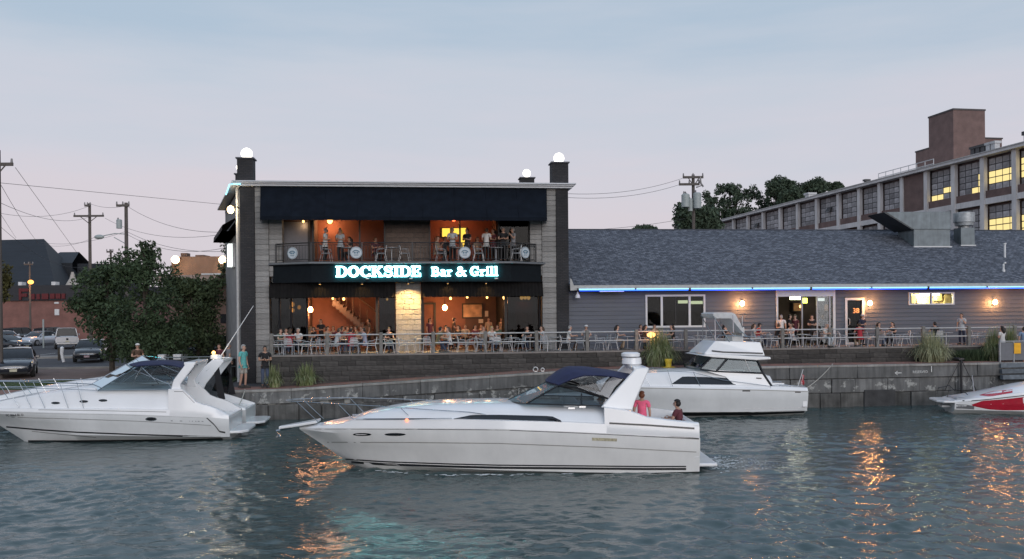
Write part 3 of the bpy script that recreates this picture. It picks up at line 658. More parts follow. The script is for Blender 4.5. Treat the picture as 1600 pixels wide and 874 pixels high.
def letters(txt, px0, px1, py0, py1):
    b = -.97; x0, x1 = A(px0, b), A(px1, b); zb, zt = Zf((px0 + px1) / 2, py1, b), Zf((px0 + px1) / 2, py0, b); h = zt - zb
    tot = sum(.45 if c == ' ' else GL[c][0] + .04 for c in txt); s = (x1 - x0) / tot; x = x0
    for c in txt:
        if c == ' ': x += .45 * s; continue
        g = MB(W); hl = MB(W)
        for k, (l, r) in enumerate(GL[c][1]):
            f = b - .075 - .0012 * k; n = len(l)
            for q, (fa0, fa1) in ((g, (f, f + .02)), (hl, (f + .024, b - .035))):
                rings = [[(x + p[0] * s, fa0, zb + p[1] * h) for p in l], [(x + p[0] * s, fa0, zb + p[1] * h) for p in r], [(x + p[0] * s, fa1, zb + p[1] * h) for p in r], [(x + p[0] * s, fa1, zb + p[1] * h) for p in l]]
                cols = [[rings[j][i] for j in range(4)] for i in range(n)]
                q.loft(cols)
        lo = g.build('letter', m_let, sign); hl.build('halo', m_halo, lo)
        x += (GL[c][0] + .04) * s
letters('DOCKSIDE', 525.5, 660, 416, 433); letters('Bar', 674.5, 707.5, 417.5, 432); letters('&', 712.5, 730, 417, 432); letters('Grill', 735, 779, 416.5, 431.5)
m_wht = mat('white_enamel', (.7, .7, .7), .4)
for px, py in ((574, 435.5), (642, 435.5), (775.5, 435.3)):
    a_, z_ = fa(px, py, -.97); o = thing('fascia_fixture', {574: 'tiny white downlight on the fascia below the letter C', 642: 'tiny white downlight on the fascia below the last D of DOCKSIDE', 775.5: 'tiny white downlight on the fascia below the end of Grill'}[px], 'light', W(a_, -1, z_), FR, 'fascia downlights')
    g = MB(W); g.box(a_ - .07, a_ + .07, -1.06, -.952, z_ - .025, z_ + .02); g.build('housing', m_wht, o, bevel=.006); g = MB(W); g.box(a_ - .015, a_ + .015, -1.0, -.95, z_ + .02, z_ + .05); g.build('bracket', m_irn, o)
# ================================================================ lamps of the bar
m_globe = emat('globe_light', (1, .93, .82), 4.0); m_warm = emat('warm_bulb', (1, .52, .14), 5.0); m_lampw = emat('wall_lamp_globe', (1, .46, .17), 115.0); m_lampi = emat('interior_globe', (1, .42, .14), 50.0); m_orng = emat('orange_bulb', (1, .40, .08), 3.5)
m_flood = emat('flood_light', (1, .70, .34), 14.0); m_cool = emat('cool_tube', (.92, 1, .95), 1.5)
WARM = (1, .62, .32); ORNG = (1, .46, .20)
def globe_pier(px, pt, pb, pw, gx, gy, gr, b, label, watts=40):
    """brick pier on the roof with its cap and the globe lamp standing on it"""
    x0, x1 = A(px - pw, b, pb), A(px + pw, b, pb); z1 = Zf(px, pt, b); w = x1 - x0
    o = thing('roof_pier', label[0], 'pier', W((x0 + x1) / 2, b, ZT1), FR, 'brick piers on the bar roof')
    part('shaft', m_dbrick, (x0, x1, b - w / 2, b + w / 2, ZT1 - .01 if b < .5 else ZT0 + .1, z1 - .06), parent=o)
    part('cap', mat('pier_cap', (.10, .10, .11), .7), (x0 - .06, x1 + .06, b - w / 2 - .06, b + w / 2 + .06, z1 - .06, z1), parent=o, bevel=.01)
    l = thing('globe_lamp', label[1], 'lamp', W((x0 + x1) / 2, b, z1), FR, 'globe lamps on the roof piers')
    (gx0, gz) = fa(gx, gy, b); r = A(gx + gr, b) - A(gx, b)
    g = MB(W); g.ball((gx0, b, gz), r, 16, 12); g.build('globe', m_globe, l, smooth=True)
    g = MB(W); g.tube([(gx0, b, z1), (gx0, b, gz - r + .02)], .07, 8, .05); g.build('socket', m_irn, l)
globe_pier(385, 248, 284, 12.3, 385.5, 240.5, 9, .35, ('tall dark brick pier on the roof above the left corner column', 'large lit white globe on the left roof pier'))
globe_pier(376, 272, 287, 7, 374, 262, 5, 3.0, ('short brick pier half hidden behind the left corner pier', 'lit globe mostly hidden behind the left corner pier'))
globe_pier(873.5, 255, 289, 12.5, 873.3, 247.5, 8, .35, ('tall dark brick pier on the roof above the right corner column', 'large lit white globe on the right roof pier'))
globe_pier(823, 278.5, 289, 10.5, 823, 271, 6, 6.5, ('low brick pier at the back of the roof', 'smaller lit globe on the low pier at the back of the roof'))
# blue tube lights under the flank cornice
blue = emat('blue_tube', (.13, .45, 1.0), 6.0); bluecore = emat('blue_core', (.36, .80, 1.0), 1.7)
o = thing('blue_light_strip', 'short blue neon strip under the cornice at the left corner of the bar', 'light strip', W(a0 - .3, -.4, ZT0), FR)
g = MB(W); g.tube([(a0 + .1, -.40, ZT0 + .06), (a0 - .33, -.40, ZT0 + .04)], .03, 8); g.tube([(a0 - .40, -.3, ZT0 + .04), (*FP(3.2, .44), ZT0 + .04)], .035, 8); g.build('tube', bluecore, o)
# left flank lamps
def FX(px, py, o):                                         # pixel on the flank's plane shifted out by o -> (t, z)
    best = min((abs(A(px, FP(t, o)[1], py) - FP(t, o)[0]), t) for t in np.linspace(.0, 11, 1101))[1]
    return best, Zf(px, py, FP(best, o)[1])
t_, z_ = FX(366, 328, .3)
o = thing('flood_lamp', 'bright flood lamp on the flank of the bar above the brown side awning', 'lamp', W(*FP(t_, .1), z_), FR)
g = MB(W); g.ball((*FP(t_, .45), z_), .15, 12, 8, (1, 1, 1.15)); g.build('bulb', m_flood, o, smooth=True)
g = MB(W); g.tube([(*FP(t_, 0), z_ + .05), (*FP(t_, .42), z_ + .22)], .03, 6); g.build('arm', m_irn, o)
point_light('flood_light', o, W(*FP(t_, .8), z_), (1, .8, .55), 60, .12)
o = thing('light_box', 'tall white light box sign standing off the flank of the bar', 'sign', W(*FP(3.5, .1), ZD), FR)
t_, z1_ = FX(357, 381, .3); z0_ = Zf(357, 416, FP(t_, .3)[1])
flankbox('lit_face', m_cool, t_, t_ + 1.0, z0_, z1_, .12, .3, parent=o); flankbox('case', m_wht, t_ - .05, t_ + 1.05, z0_ - .05, z1_ + .05, .0, .115, parent=o)
# wall lamps and pendants inside the bar: bulb + shade or bracket + its light
def bulb(px, py, b, r, label, m=m_warm, watts=30, col=WARM, group='warm lamps inside the bar', hang=None, name='bar_lamp'):
    a, z = fa(px, py, b); o = thing(name, label, 'lamp', W(a, b, z), FR, group)
    g = MB(W); g.ball((a, b, z), r, 10, 8, (1, 1, 1.2)); g.build('bulb', m, o, smooth=True)
    g = MB(W)
    if hang: g.tube([(a, b, z + r), (a, b, hang)], .012, 5)
    else: g.tube([(a, b, z + r * .6), (a, b + .25, z + r * .6 + .05)], .025, 6)
    g.build('bracket', m_irn, o)
    if watts: point_light('light', o, W(a, b - .25 if not hang else b, z - (r + .12 if hang else 0)), col, watts * 1.55, .1)
ZC = ZV + .42
bulb(457, 476, 1.95, .10, 'upper amber lamp of the cluster of three behind the left window', m_orng, 4)
bulb(467.5, 480.5, 1.95, .085, 'right amber lamp of the cluster of three behind the left window', m_orng, 0)
bulb(457.5, 485, 1.95, .085, 'lower amber lamp of the cluster of three behind the left window', m_orng, 0)
bulb(485, 484, 2.6, .115, 'large orange globe lamp beside the staircase bay', m_lampi, 38, ORNG, hang=ZC)
bulb(695, 481, 3.6, .12, 'large orange lamp on the wall of the right bay', m_lampi, 42, (1, .5, .2), hang=ZC)
bulb(788.5, 465, .7, .09, 'small amber lamp near the dark wall of the right bay', m_warm, 10, ORNG, hang=ZC)
for k, px in enumerate((815, 820.5, 826)): bulb(px, 465.5 - .4 * (k == 1), .85, .085, ['left', 'middle', 'right'][k] + ' amber bulb in the row of three above the red door', m_warm, 4 if k == 1 else 0, ORNG, 'row of three bulbs above the red door', hang=ZC)
bulb(704, 466.5, 2.0, .06, 'small ceiling spot above the diners of the right bay', m_warm, 14, ORNG, hang=ZC); bulb(730, 464.5, 1.6, .05, 'dim ceiling spot left of the picture in the right bay', m_warm, 14, ORNG, hang=ZC); bulb(761, 465, 1.6, .05, 'dim ceiling spot right of the picture in the right bay', m_warm, 14, ORNG, hang=ZC)
bulb(520, 466.5, 2.6, .05, 'small ceiling spot above the staircase bay', m_warm, 30, ORNG, hang=ZC); bulb(537, 467.5, 2.2, .06, 'ceiling spot over the diners of the staircase bay', m_warm, 26, ORNG, hang=ZC)
bulb(605, 468, 1.6, .05, 'ceiling spot behind the pane beside the stone pillar', m_warm, 10, ORNG, hang=ZC)
# upper storey
bulb(515.5, 345, 2.0, .13, 'amber ceiling lamp above the couple on the balcony', m_warm, 30, ORNG, hang=ZUC + .02)
bulb(709, 341.5, 1.8, .12, 'red glowing lamp under the upper ceiling', emat('red_lamp', (1, .10, .03), 8), 26, (1, .38, .16), hang=ZUC + .02)
bulb(474, 346.3, .5, .05, 'small spot above the grey balcony door', m_warm, 4, WARM, hang=ZUC + .02); bulb(781.5, 342, .5, .05, 'small white spot under the awning by the dark window', m_wht, 0, hang=ZUC + .1)
# yellow lit menu panels on the upper storey's back wall
m_yel = emat('yellow_panel', (1, .62, .08), 1.3)
for k, (p0, p1, q0, q1, lb) in enumerate(((691, 703, 357, 370, 'small yellow lit panel on the upper back wall'), (707, 719, 357, 366, 'middle yellow lit panel on the upper back wall'), (720.5, 728.5, 356.5, 390, 'tall yellow lit panel on the upper back wall'))):
    (x0, z0), (x1, z1) = fa(p0, q1, 2.75), fa(p1, q0, 2.75); o = thing('menu_board', lb, 'panel', W((x0 + x1) / 2, 2.8, z0), FR, 'yellow panels upstairs')
    part('frame', m_dark, (x0 - .04, x1 + .04, 2.8, 2.895, z0 - .04, z1 + .04), parent=o); part('face', m_yel, (x0, x1, 2.77, 2.8, z0, z1), parent=o)
# warm downlight under the fascia that washes the stone pillar, two weaker on the valances
a_, z_ = (c0 + c1) / 2, ZV - .03
def down(a, b, z, label, watts):
    o = thing('soffit_lamp', label, 'lamp', W(a, b, z), FR, 'lamps under the sign fascia')
    g = MB(W); g.tube([(a, b, z), (a, b, z - .09)], .06, 10); g.build('can', m_irn, o); g = MB(W); g.tube([(a, b, z - .088), (a, b, z - .094)], .035, 10); g.build('lens', m_warm, o)
    d = bpy.data.lights.new('light', 'SPOT'); d.energy = watts; d.color = (1, .60, .20); d.shadow_soft_size = .05; d.spot_size = R_(115); d.spot_blend = .6
    l = bpy.data.objects.new('light', d); COL.objects.link(l); l.parent = o; p = W(a, b, z - .13); q = W(a, -.05 if watts > 50 else b + .4, z - 2.2 if watts > 50 else z - .8)
    l.matrix_local = frame_of(o).inverted() @ (Matrix.Translation(p) @ (p - q).to_track_quat('Z', 'Y').to_matrix().to_4x4())
down(a_, -.86, ZV - .001, 'warm spot shining down the central stone pillar', 480)
for px, lb in ((500, 'left spot grazing the pleated valance left of the pillar'), (566, 'right spot grazing the pleated valance left of the pillar'), (700, 'left spot grazing the pleated valance right of the pillar'), (760, 'right spot grazing the pleated valance right of the pillar')): down(A(px, -.75), -.75, ZV - .001, lb, 9)
# ================================================================ the long low restaurant wing
m_side = mat('slate_siding', (.086, .096, .118), .6, var=.12, scale=3, stretch=(.3, .3, 3), rand=.07)
m_wfrm = mat('white_frame', (.62, .62, .61), .45, var=.06)
def shingles():
    m = bpy.data.materials.new('asphalt_shingles'); t = nodes_of(m); b = t.nodes['Principled BSDF']; b.inputs['Roughness'].default_value = .9
    c = t.nodes.new('ShaderNodeTexCoord'); s = t.nodes.new('ShaderNodeSeparateXYZ'); t.links.new(c.outputs['Object'], s.inputs[0])
    cb = t.nodes.new('ShaderNodeCombineXYZ'); t.links.new(s.outputs[0], cb.inputs[0]); t.links.new(s.outputs[1], cb.inputs[1])
    br = t.nodes.new('ShaderNodeTexBrick'); br.inputs['Scale'].default_value = 1; br.inputs['Brick Width'].default_value = .24; br.inputs['Row Height'].default_value = .135; br.inputs['Mortar Size'].default_value = .008
    br.inputs['Color1'].default_value = (.075, .084, .105, 1); br.inputs['Color2'].default_value = (.19, .205, .24, 1); br.inputs['Mortar'].default_value = (.03, .03, .035, 1); br.inputs['Bias'].default_value = -.25; br.offset_frequency = 2
    t.links.new(cb.outputs[0], br.inputs['Vector'])
    n = t.nodes.new('ShaderNodeTexNoise'); n.inputs['Scale'].default_value = 7; n.inputs['Detail'].default_value = 6; t.links.new(cb.outputs[0], n.inputs['Vector'])
    r = t.nodes.new('ShaderNodeMapRange'); r.inputs[1].default_value = .3; r.inputs[2].default_value = .75; r.inputs[3].default_value = .55; r.inputs[4].default_value = 1.6; t.links.new(n.outputs[0], r.inputs[0])
    v = t.nodes.new('ShaderNodeVectorMath'); v.operation = 'SCALE'; t.links.new(br.outputs[0], v.inputs[0]); t.links.new(r.outputs[0], v.inputs['Scale']); t.links.new(v.outputs[0], b.inputs['Base Color'])
    bp = t.nodes.new('ShaderNodeBump'); bp.inputs['Strength'].default_value = .7; bp.inputs['Distance'].default_value = .03; bp.invert = True; t.links.new(br.outputs['Fac'], bp.inputs['Height']); t.links.new(bp.outputs[0], b.inputs['Normal'])
    return m
low = thing('restaurant_wing', 'long low slate-blue clapboard restaurant wing with shingle roof', 'building', W(A(1240, 0), 0, ZD), FR)
BW = .25; aS, aX = a5 + .01, 40.
ZE0, ZE1 = Zf(1240, 452, -.25), Zf(1240, 445.5, -.25)      # fascia board
RB = 6.2; ZR = Zf(1240, 359.5, RB)
# openings: (px0, px1, py_top, py_bottom or None for the deck)
OPEN = {'window': (1009, 1100.5, 461.5, 511), 'slider': (1212, 1304, 453, None), 'door': (1319.5, 1349.5, 465.5, None), 'transom': (1419.5, 1489.5, 457.5, 476)}
ops = []
for k, (p0, p1, q0, q1) in OPEN.items():
    x0, x1 = A(p0, BW, 480), A(p1, BW, 480); pm = (p0 + p1) / 2
    ops.append((x0, x1, ZD if q1 is None else Zf(pm, q1, BW), Zf(pm, q0, BW))); OPEN[k] = ops[-1]
# clapboards laid between the openings, each a tapered board
ex = .195; z = ZD; nrow = 0
m_back = mat('wall_backing', (.05, .055, .065), .9)
# backing wall in pieces round the openings
xs_ = sorted({aS, aX} | {o[0] for o in ops} | {o[1] for o in ops})
for i in range(len(xs_) - 1):
    mid = (xs_[i] + xs_[i + 1]) / 2; op = next((o for o in ops if o[0] < mid < o[1]), None)
    for (z0, z1) in ([(ZD, ZE1)] if op is None else [(ZD, op[2]), (op[3], ZE1)]):
        if z1 - z0 > .02: part('wall_backing', m_back, (xs_[i], xs_[i + 1], BW, BW + .15, z0, z1), parent=low)
while z < ZE0 - .01:
    zt = min(z + ex, ZE0 + .05); segs = [(aS, aX)]
    for (x0, x1, z0, z1) in ops:
        if z0 < zt - .03 and z1 > z + .03:
            segs = [q for s_ in segs for q in ((s_[0], min(s_[1], x0)), (max(s_[0], x1), s_[1])) if q[1] - q[0] > .02]
    for (x0, x1) in segs:
        x = x0
        while x < x1 - .01:
            xe = x1 if x1 - x < 5.5 else x + random.uniform(3.4, 4.6)
            g = MB(W); g.prism([(BW - .045, z), (BW - .002, z), (BW - .002, zt), (BW - .018, zt), (BW - .04, z + .01)], 0, x + .002, xe - .002); g.build('clapboard', m_side, low); x = xe
    z = zt
# roof, fascia, gutter
g = MB(W); sl = (ZR - ZE1) / (RB + .5)
rf = None
fm_ = Matrix.Translation(W(aS, -.45, ZE1)) @ Matrix.Rotation(FR, 4, 'Z') @ Matrix.Rotation(math.atan(sl), 4, 'X')
g = MB(); Lr = math.hypot(ZR - ZE1, RB + .5)
g.v = [fm_ @ Vector(p) for p in [(-.02, 0, 0), (aX - aS, 0, 0), (aX - aS, Lr, 0), (-.02, Lr, 0), (-.02, 0, -.12), (aX - aS, 0, -.12), (aX - aS, Lr, -.12), (-.02, Lr, -.12)]]
g.f = [(0, 1, 2, 3), (7, 6, 5, 4), (0, 4, 5, 1), (1, 5, 6, 2), (2, 6, 7, 3), (3, 7, 4, 0)]
me = g.mesh('roof', fm_); me.materials.append(shingles()); rf = link_mesh('roof', me, low, fm_)
g = MB(W); g.add([(aS, RB + .05, ZR - .02), (aX, RB + .05, ZR - .02), (aX, RB * 2, ZE1), (aS, RB * 2, ZE1)], [(0, 1, 2, 3)]); g.build('rear_roof', m_black, low)
g = MB(W); g.tube([(aS, RB + .03, ZR - .01), (aX, RB + .03, ZR - .01)], .05, 6); g.build('ridge_cap', mat('ridge', (.06, .065, .08), .9), rf)
m_fascia = mat('eave_board', (.40, .40, .39), .6, var=.15)
g = MB(W); g.box(aS + .02, aX, -.49, -.455, ZE0, ZE1 + .03); g.build('eave_board', m_fascia, low); g = MB(W); g.box(aS + .02, aX, -.45, BW, ZE0 + .01, ZE0 + .03); g.build('soffit', mat('soffit', (.3, .3, .31), .7), low)
g = MB(W); g.prism([(aS - .02, ZE0 - .01), (aS + .14, ZE0 - .01), (aS + .14, ZE1 + .04), (aS + .05, ZE1 + .3), (aS - .02, ZE1 + .36)], 1, -.52, -.47); g.build('end_board', m_fascia, low)
# blue light strip on the eave: segments end to end
m_seg = bluecore; x = A(905, -.5); i = 0
while x < 26:
    xe = x + (6.0 if i else A(1080, -.5) - x); o = thing('eave_light', ['first blue light tube along the eave, starting beside the bar', 'second blue light tube along the eave from the bar', 'third blue light tube along the eave from the bar', 'fourth blue light tube along the eave from the bar', 'fifth blue light tube along the eave from the bar'][min(i, 4)], 'light tube', W(x, -.52, ZE0), FR, 'blue light tubes along the eave')
    zz = ZE0 + .045
    g = MB(W); g.tube([(x, -.53, zz), (xe - .12, -.53, zz)], .017, 8); g.build('tube', m_seg, o, smooth=True)
    g = MB(W); g.tube([(x + .02, -.50, zz - .065), (xe - .14, -.50, zz - .065)], .016, 6); g.build('added_blue_glow', emat('deep_blue_glow', (.02, .10, 1.0), 5.0), o)  # second emitter added to imitate the strip's blue glow beneath it
    for xx in (x - .06, (x + xe) / 2): 
        g = MB(W); g.box(xx - .03, xx + .03, -.555, -.49, zz - .05, zz + .05); g.build('clip', m_irn, o)
    x = xe; i += 1
# --- the wide window: frame, mullions, three panes and the room behind
def room(x0, x1, z0, z1, dep, m, parent):
    g = MB(W); g.box(x0, x1, dep, dep + .05, z0 - .3, z1 + .3); g.build('room_wall', m, parent)
def framed(name, x0, x1, z0, z1, t, mull, m=m_wfrm, pane=m_gls, b0=BW - .075, b1=BW + .06):
    p = part(name, m, (x0 - .0, x1, b0, b1, z1 - t, z1), (x0, x1, b0, b1, z0, z0 + t), (x0, x0 + t, b0, b1, z0 + t, z1 - t), (x1 - t, x1, b0, b1, z0 + t, z1 - t), parent=low)
    cuts = [x0 + t] + [v for q in mull for v in (q - t * .6, q + t * .6)] + [x1 - t]
    for q in mull: part('mullion', m, (q - t * .6, q + t * .6, b0 + .01, b1 - .01, z0 + t, z1 - t), parent=p)
    for i in range(0, len(cuts), 2): part('pane', pane, (cuts[i], cuts[i + 1], BW + .0, BW + .012, z0 + t, z1 - t), parent=p)
    return p
x0, x1, z0, z1 = OPEN['window']; wn_ = framed('window', x0 - .03, x1 + .03, z0 - .03, z1 + .03, .09, [A(1033.5, BW), A(1077, BW)])
part('sash_bar', m_irn, (A(1055.5, BW) - .015, A(1055.5, BW) + .015, BW - .02, BW + .03, z0 + .07, z1 - .07), parent=wn_)
x0, x1, z0, z1 = OPEN['slider']; zh = Zf(1258, 463.5, BW)
sl_ = part('slider_frame', m_wfrm, (x0, x0 + .09, BW - .09, BW + .06, ZD, z1), (x1 - .12, x1, BW - .09, BW + .06, ZD, z1), (x0 + .09, x1 - .12, BW - .08, BW + .06, zh, z1), parent=low)
for q in (A(1253, BW), A(1276.5, BW), A(1296, BW)): part('stile', mat('alu_stile', (.35, .35, .36), .4), (q - .035, q + .035, BW - .03, BW + .04, ZD, zh), parent=sl_)
part('pane', m_gd, (A(1276.5, BW) + .04, x1 - .13, BW, BW + .012, ZD + .06, zh), parent=sl_)
x0, x1, z0, z1 = OPEN['door']; dr = framed('door', x0, x1, ZD + .01, z1, .115, [])
g = MB(W); hx, hz = fa(1325.5, 503, BW - .1); g.tube([(hx, BW - .1, hz - .18), (hx + .04, BW - .17, hz - .14), (hx + .04, BW - .17, hz + .14), (hx, BW - .1, hz + .18)], .014, 6); g.build('handle', m_wfrm, dr)
dnum = text_mesh('38', .34, .004, .006); a_, z_ = fa(1338, 486, BW - .04)
link_mesh('number', dnum, dr, Matrix.Translation(W(a_, BW - .01, z_)) @ Matrix.Rotation(FR, 4, 'Z') @ Matrix.Rotation(R_(90), 4, 'X'), mat('amber_paint', (.8, .42, .18), .5))
x0, x1, z0, z1 = OPEN['transom']; framed('transom_window', x0 - .02, x1 + .02, z0 - .02, z1 + .02, .07, [(x0 + x1) / 2], pane=glass('kitchen_glass', (.85, .86, .86), 1.2))
# rooms behind
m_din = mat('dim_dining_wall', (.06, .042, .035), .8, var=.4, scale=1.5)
m_pale = mat('pale_kitchen', (.7, .58, .34), .7, var=.3, scale=2)
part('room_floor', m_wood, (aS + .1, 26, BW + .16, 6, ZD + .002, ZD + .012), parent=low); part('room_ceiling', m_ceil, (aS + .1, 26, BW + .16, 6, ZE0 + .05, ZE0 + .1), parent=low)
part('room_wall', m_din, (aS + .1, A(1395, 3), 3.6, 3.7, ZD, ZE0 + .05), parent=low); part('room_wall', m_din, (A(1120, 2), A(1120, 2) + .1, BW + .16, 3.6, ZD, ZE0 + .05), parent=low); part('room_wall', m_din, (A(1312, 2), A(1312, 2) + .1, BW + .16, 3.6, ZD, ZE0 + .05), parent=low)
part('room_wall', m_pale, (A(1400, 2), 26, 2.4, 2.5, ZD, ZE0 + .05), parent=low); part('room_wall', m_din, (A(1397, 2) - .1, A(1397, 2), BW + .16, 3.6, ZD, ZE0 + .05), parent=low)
def tube_lamp(px, py, b, L, label, m, watts, col=(1, .95, .8)):
    a, z = fa(px, py, b); o = thing('ceiling_lamp', label, 'lamp', W(a, b, z), FR, 'lamps inside the restaurant wing')
    part('diffuser', m, (a - L, a + L, b - .12, b + .12, z - .12, z + .03), parent=o, bevel=.02); part('housing', m_wht, (a - L - .03, a + L + .03, b - .15, b + .15, z + .031, ZE0 + .05), parent=o)
    point_light('light', o, W(a, b, z - .25), col, watts, .12)
m_gw = emat('green_white', (.95, 1, .6), 9.0)
tube_lamp(1067, 470.5, 1.2, .22, 'greenish white ceiling lamp in the wide window, left one', m_gw, 10); tube_lamp(1087, 471.5, 1.2, .34, 'bright ceiling lamp in the wide window, right one', m_gw, 14)
tube_lamp(1243, 464.7, 1.4, .25, 'white ceiling lamp just inside the sliding door', m_gw, 14); tube_lamp(1283, 467, 2.6, .14, 'small ceiling lamp far inside the sliding door', m_cool, 8)
tube_lamp(1452, 458.5, 1.6, .5, 'kitchen lamp hidden above the transom window', m_gw, 160, (1, .85, .5))
a_, z_ = fa(1257.5, 470, .8); o = thing('lit_sign_box', 'small yellow-green lit sign hanging inside the sliding door', 'sign', W(a_, .8, z_), FR)
part('face', emat('yellow_green', (.85, .9, .15), 3.2), (a_ - .11, a_ + .11, .76, .84, z_ - .13, z_ + .13), parent=o); part('hanger', m_irn, (a_ - .01, a_ + .01, .79, .81, z_ + .131, ZE0 + .06), parent=o)
a_, z_ = fa(1251, 479, .9); o = thing('bar_lamp', 'round white lamp below the yellow-green sign inside the sliding door', 'lamp', W(a_, .9, z_), FR); g = MB(W); g.ball((a_, .9, z_), .075, 10, 8); g.build('bulb', m_warm, o, smooth=True); g = MB(W); g.tube([(a_, .9, z_ + .07), (a_, .9, ZE0 + .06)], .012, 5); g.build('cord', m_irn, o)
for (p0, p1, q0, q1, b, lb) in ((1240, 1252, 474, 486, 3.2, 'amber picture on the far wall inside the sliding door'), (1288, 1295, 476, 486, 3.0, 'orange poster inside the right leaf of the sliding door')):
    (xa, za), (xb, zb) = fa(p0, q1, b), fa(p1, q0, b); o = thing('wall_picture', lb, 'picture', W(xa, b, za), FR); part('frame', m_dark, (xa - .05, xb + .05, b, b + .39, za - .05, zb + .05), parent=o); part('print', mat('amber_print', (.5, .25, .1), .6, var=.5, scale=5), (xa, xb, b - .01, b - .001, za, zb), parent=o)
# shelves glimpsed in the kitchen transom
for p0, p1, q0, q1 in ((1424, 1431, 462, 474), (1433, 1446, 467, 474), (1464, 1472, 459, 470), (1476, 1486, 461, 475)):
    (xa, za), (xb, zb) = fa(p0, q1, 1.9), fa(p1, q0, 1.9); part('kitchen_shelf', mat('kitchen_item', (.6, .5, .25), .5, rand=.5, var=.3), (xa, xb, 1.9, 2.3, za, zb), parent=low)
# --- wall lamps
def wall_lamp(px, py, label, watts=55):
    a, z = fa(px, py, BW - .15); o = thing('wall_lamp', label, 'lamp', W(a, BW - .05, z), FR, 'orange wall lamps on the clapboards')
    part('back_plate', m_irn, (a - .07, a + .07, BW - .075, BW - .046, z - .14, z + .14), parent=o, bevel=.006)
    g = MB(W); g.ball((a, BW - .2, z), .10, 12, 8, (1, .9, 1.2)); g.build('globe', m_lampw, o, smooth=True)
    g = MB(W); g.tube([(a, BW - .07, z + .16), (a, BW - .2, z + .19), (a, BW - .2, z + .12)], .015, 6); g.build('arm', m_irn, o)
    point_light('light', o, W(a, BW - .33, z), (1, .36, .07), watts, .04)
wall_lamp(1159, 474.5, 'orange wall lamp between the wide window and the sliding door'); wall_lamp(1358.5, 474, 'orange wall lamp right of the white door'); wall_lamp(1554, 472.5, 'orange wall lamp right of the kitchen transom window'); wall_lamp(1633, 472, 'orange wall lamp past the picture edge on the clapboards')
# bell lamp and white box fixture near the bar
a_, z_ = fa(902.5, 461.5, -.2); o = thing('bell_lamp', 'unlit white bell-shaped lamp hanging under the eave beside the bar', 'lamp', W(a_, -.2, z_), FR)
g = MB(W); g.tube([(a_, -.2, z_ + .17), (a_, -.2, z_ + .08), (a_, -.2, z_ - .02), (a_, -.2, z_ - .13)], [.02, .05, .11, .125], 14); g.build('shade', m_wht, o, smooth=True); g = MB(W); g.tube([(a_, -.2, z_ + .16), (a_, -.2, ZE0 + .01)], .012, 6); g.build('stem', m_irn, o)
(xa, za), (xb, zb) = fa(936.5, 456.5, -.4), fa(974.5, 452, -.4); o = thing('eave_box', 'long white box fixture hanging under the eave near the bar', 'fixture', W(xa, -.4, za), FR)
part('box', mat('white_lit_plastic', (.75, .76, .8), .4), (xa, xb, -.47, -.25, za, ZE0 - .01), parent=o, bevel=.015); part('bracket', m_irn, (xa + .1, xb - .1, -.4, -.35, ZE0 - .01, ZE0 + .01), parent=o)
# --- roof plant
def on_roof(px, py):                                       # pixel on the front roof slope
    lo, hi = -.45, RB
    for _ in range(40):
        b = (lo + hi) / 2; z = Zf(px, py, b)
        if z > ZE1 + sl * (b + .45): lo = b
        else: hi = b
    return A(px, b, py), b, ZE1 + sl * (b + .45)
m_galv = mat('galvanised_sheet', (.19, .22, .235), .55, metal=.35, var=.25, scale=2.5, streak=.2)
aa, bb, zz = on_roof(1453, 386); hood = thing('exhaust_hood', 'big galvanised kitchen exhaust duct with a slanted hood on the roof', 'duct', W(aa, bb, zz), FR)
xa, xb = A(1428, bb, 370), A(1484.5, bb, 370); zt = Zf(1455, 358.5, bb); dpt = 1.6
part('riser', m_galv, (xa, xb, bb, bb + dpt, zz - .05, zt), parent=hood); part('flashing', m_wfrm, (xa - .03, xb + .08, bb - .05, bb + dpt, zz - .1, zz + .04), parent=hood)
g = MB(W); xl = A(1381, bb, 334); z9 = Zf(1440, 331.5, bb)
g.prism([(xl, z9 - .02), (xb + .02, z9 + .04), (xb + .02, zt + .002), (xa - .12, zt + .002)], 1, bb - .06, bb + dpt + .06); g.build('hood', m_galv, hood, bevel=.01)
g = MB(W); g.prism([(xl - .03, z9 - .05), (xl + .1, z9 - .02), (xa - .08, zt + .01), (xa - .14, zt - .03)], 1, bb - .08, bb + dpt + .08); g.build('hood_mouth', mat('dark_sheet', (.05, .055, .06), .5, metal=.4), hood)
for xx in (A(1455, bb), ): part('seam', m_galv, (xx - .012, xx + .012, bb - .075, bb - .06, zt, z9), parent=hood)
aa, bb, zz = on_roof(1511, 384); fan = thing('roof_fan', 'round-topped galvanised roof ventilator beside the exhaust duct', 'ventilator', W(aa, bb, zz), FR)
xa, xb = A(1501.5, bb, 370), A(1523, bb, 370); part('curb', m_galv, (xa, xb, bb, bb + .65, zz - .3, Zf(1511, 356, bb)), parent=fan); part('flashing', m_wfrm, (xa - .03, xb + .05, bb - .04, bb + .7, zz - .1, zz + .04), parent=fan)
zc1 = Zf(1511, 356, bb); zc2 = Zf(1511, 331, bb); am = (xa + xb) / 2; rr = (xb - xa) / 2
g = MB(W); g.tube([(am, bb + .33, zc1), (am, bb + .33, zc1 + .12), (am, bb + .33, zc1 + .14), (am, bb + .33, zc1 + .3), (am, bb + .33, zc1 + .32), (am, bb + .33, zc2 - .04), (am, bb + .33, zc2)], [rr * .6, rr * .6, rr * 1.15, rr * 1.2, rr * 1.35, rr * 1.35, rr * .8], 18); g.build('fan_head', mat('grey_enamel', (.38, .40, .41), .5, metal=.3, var=.3), fan, smooth=True, ang=30)
aa, bb, zz = on_roof(1570, 402); vp = thing('vent_pipe', 'thin white vent pipe with a cap rising from the shingle roof', 'pipe', W(aa, bb, zz), FR)
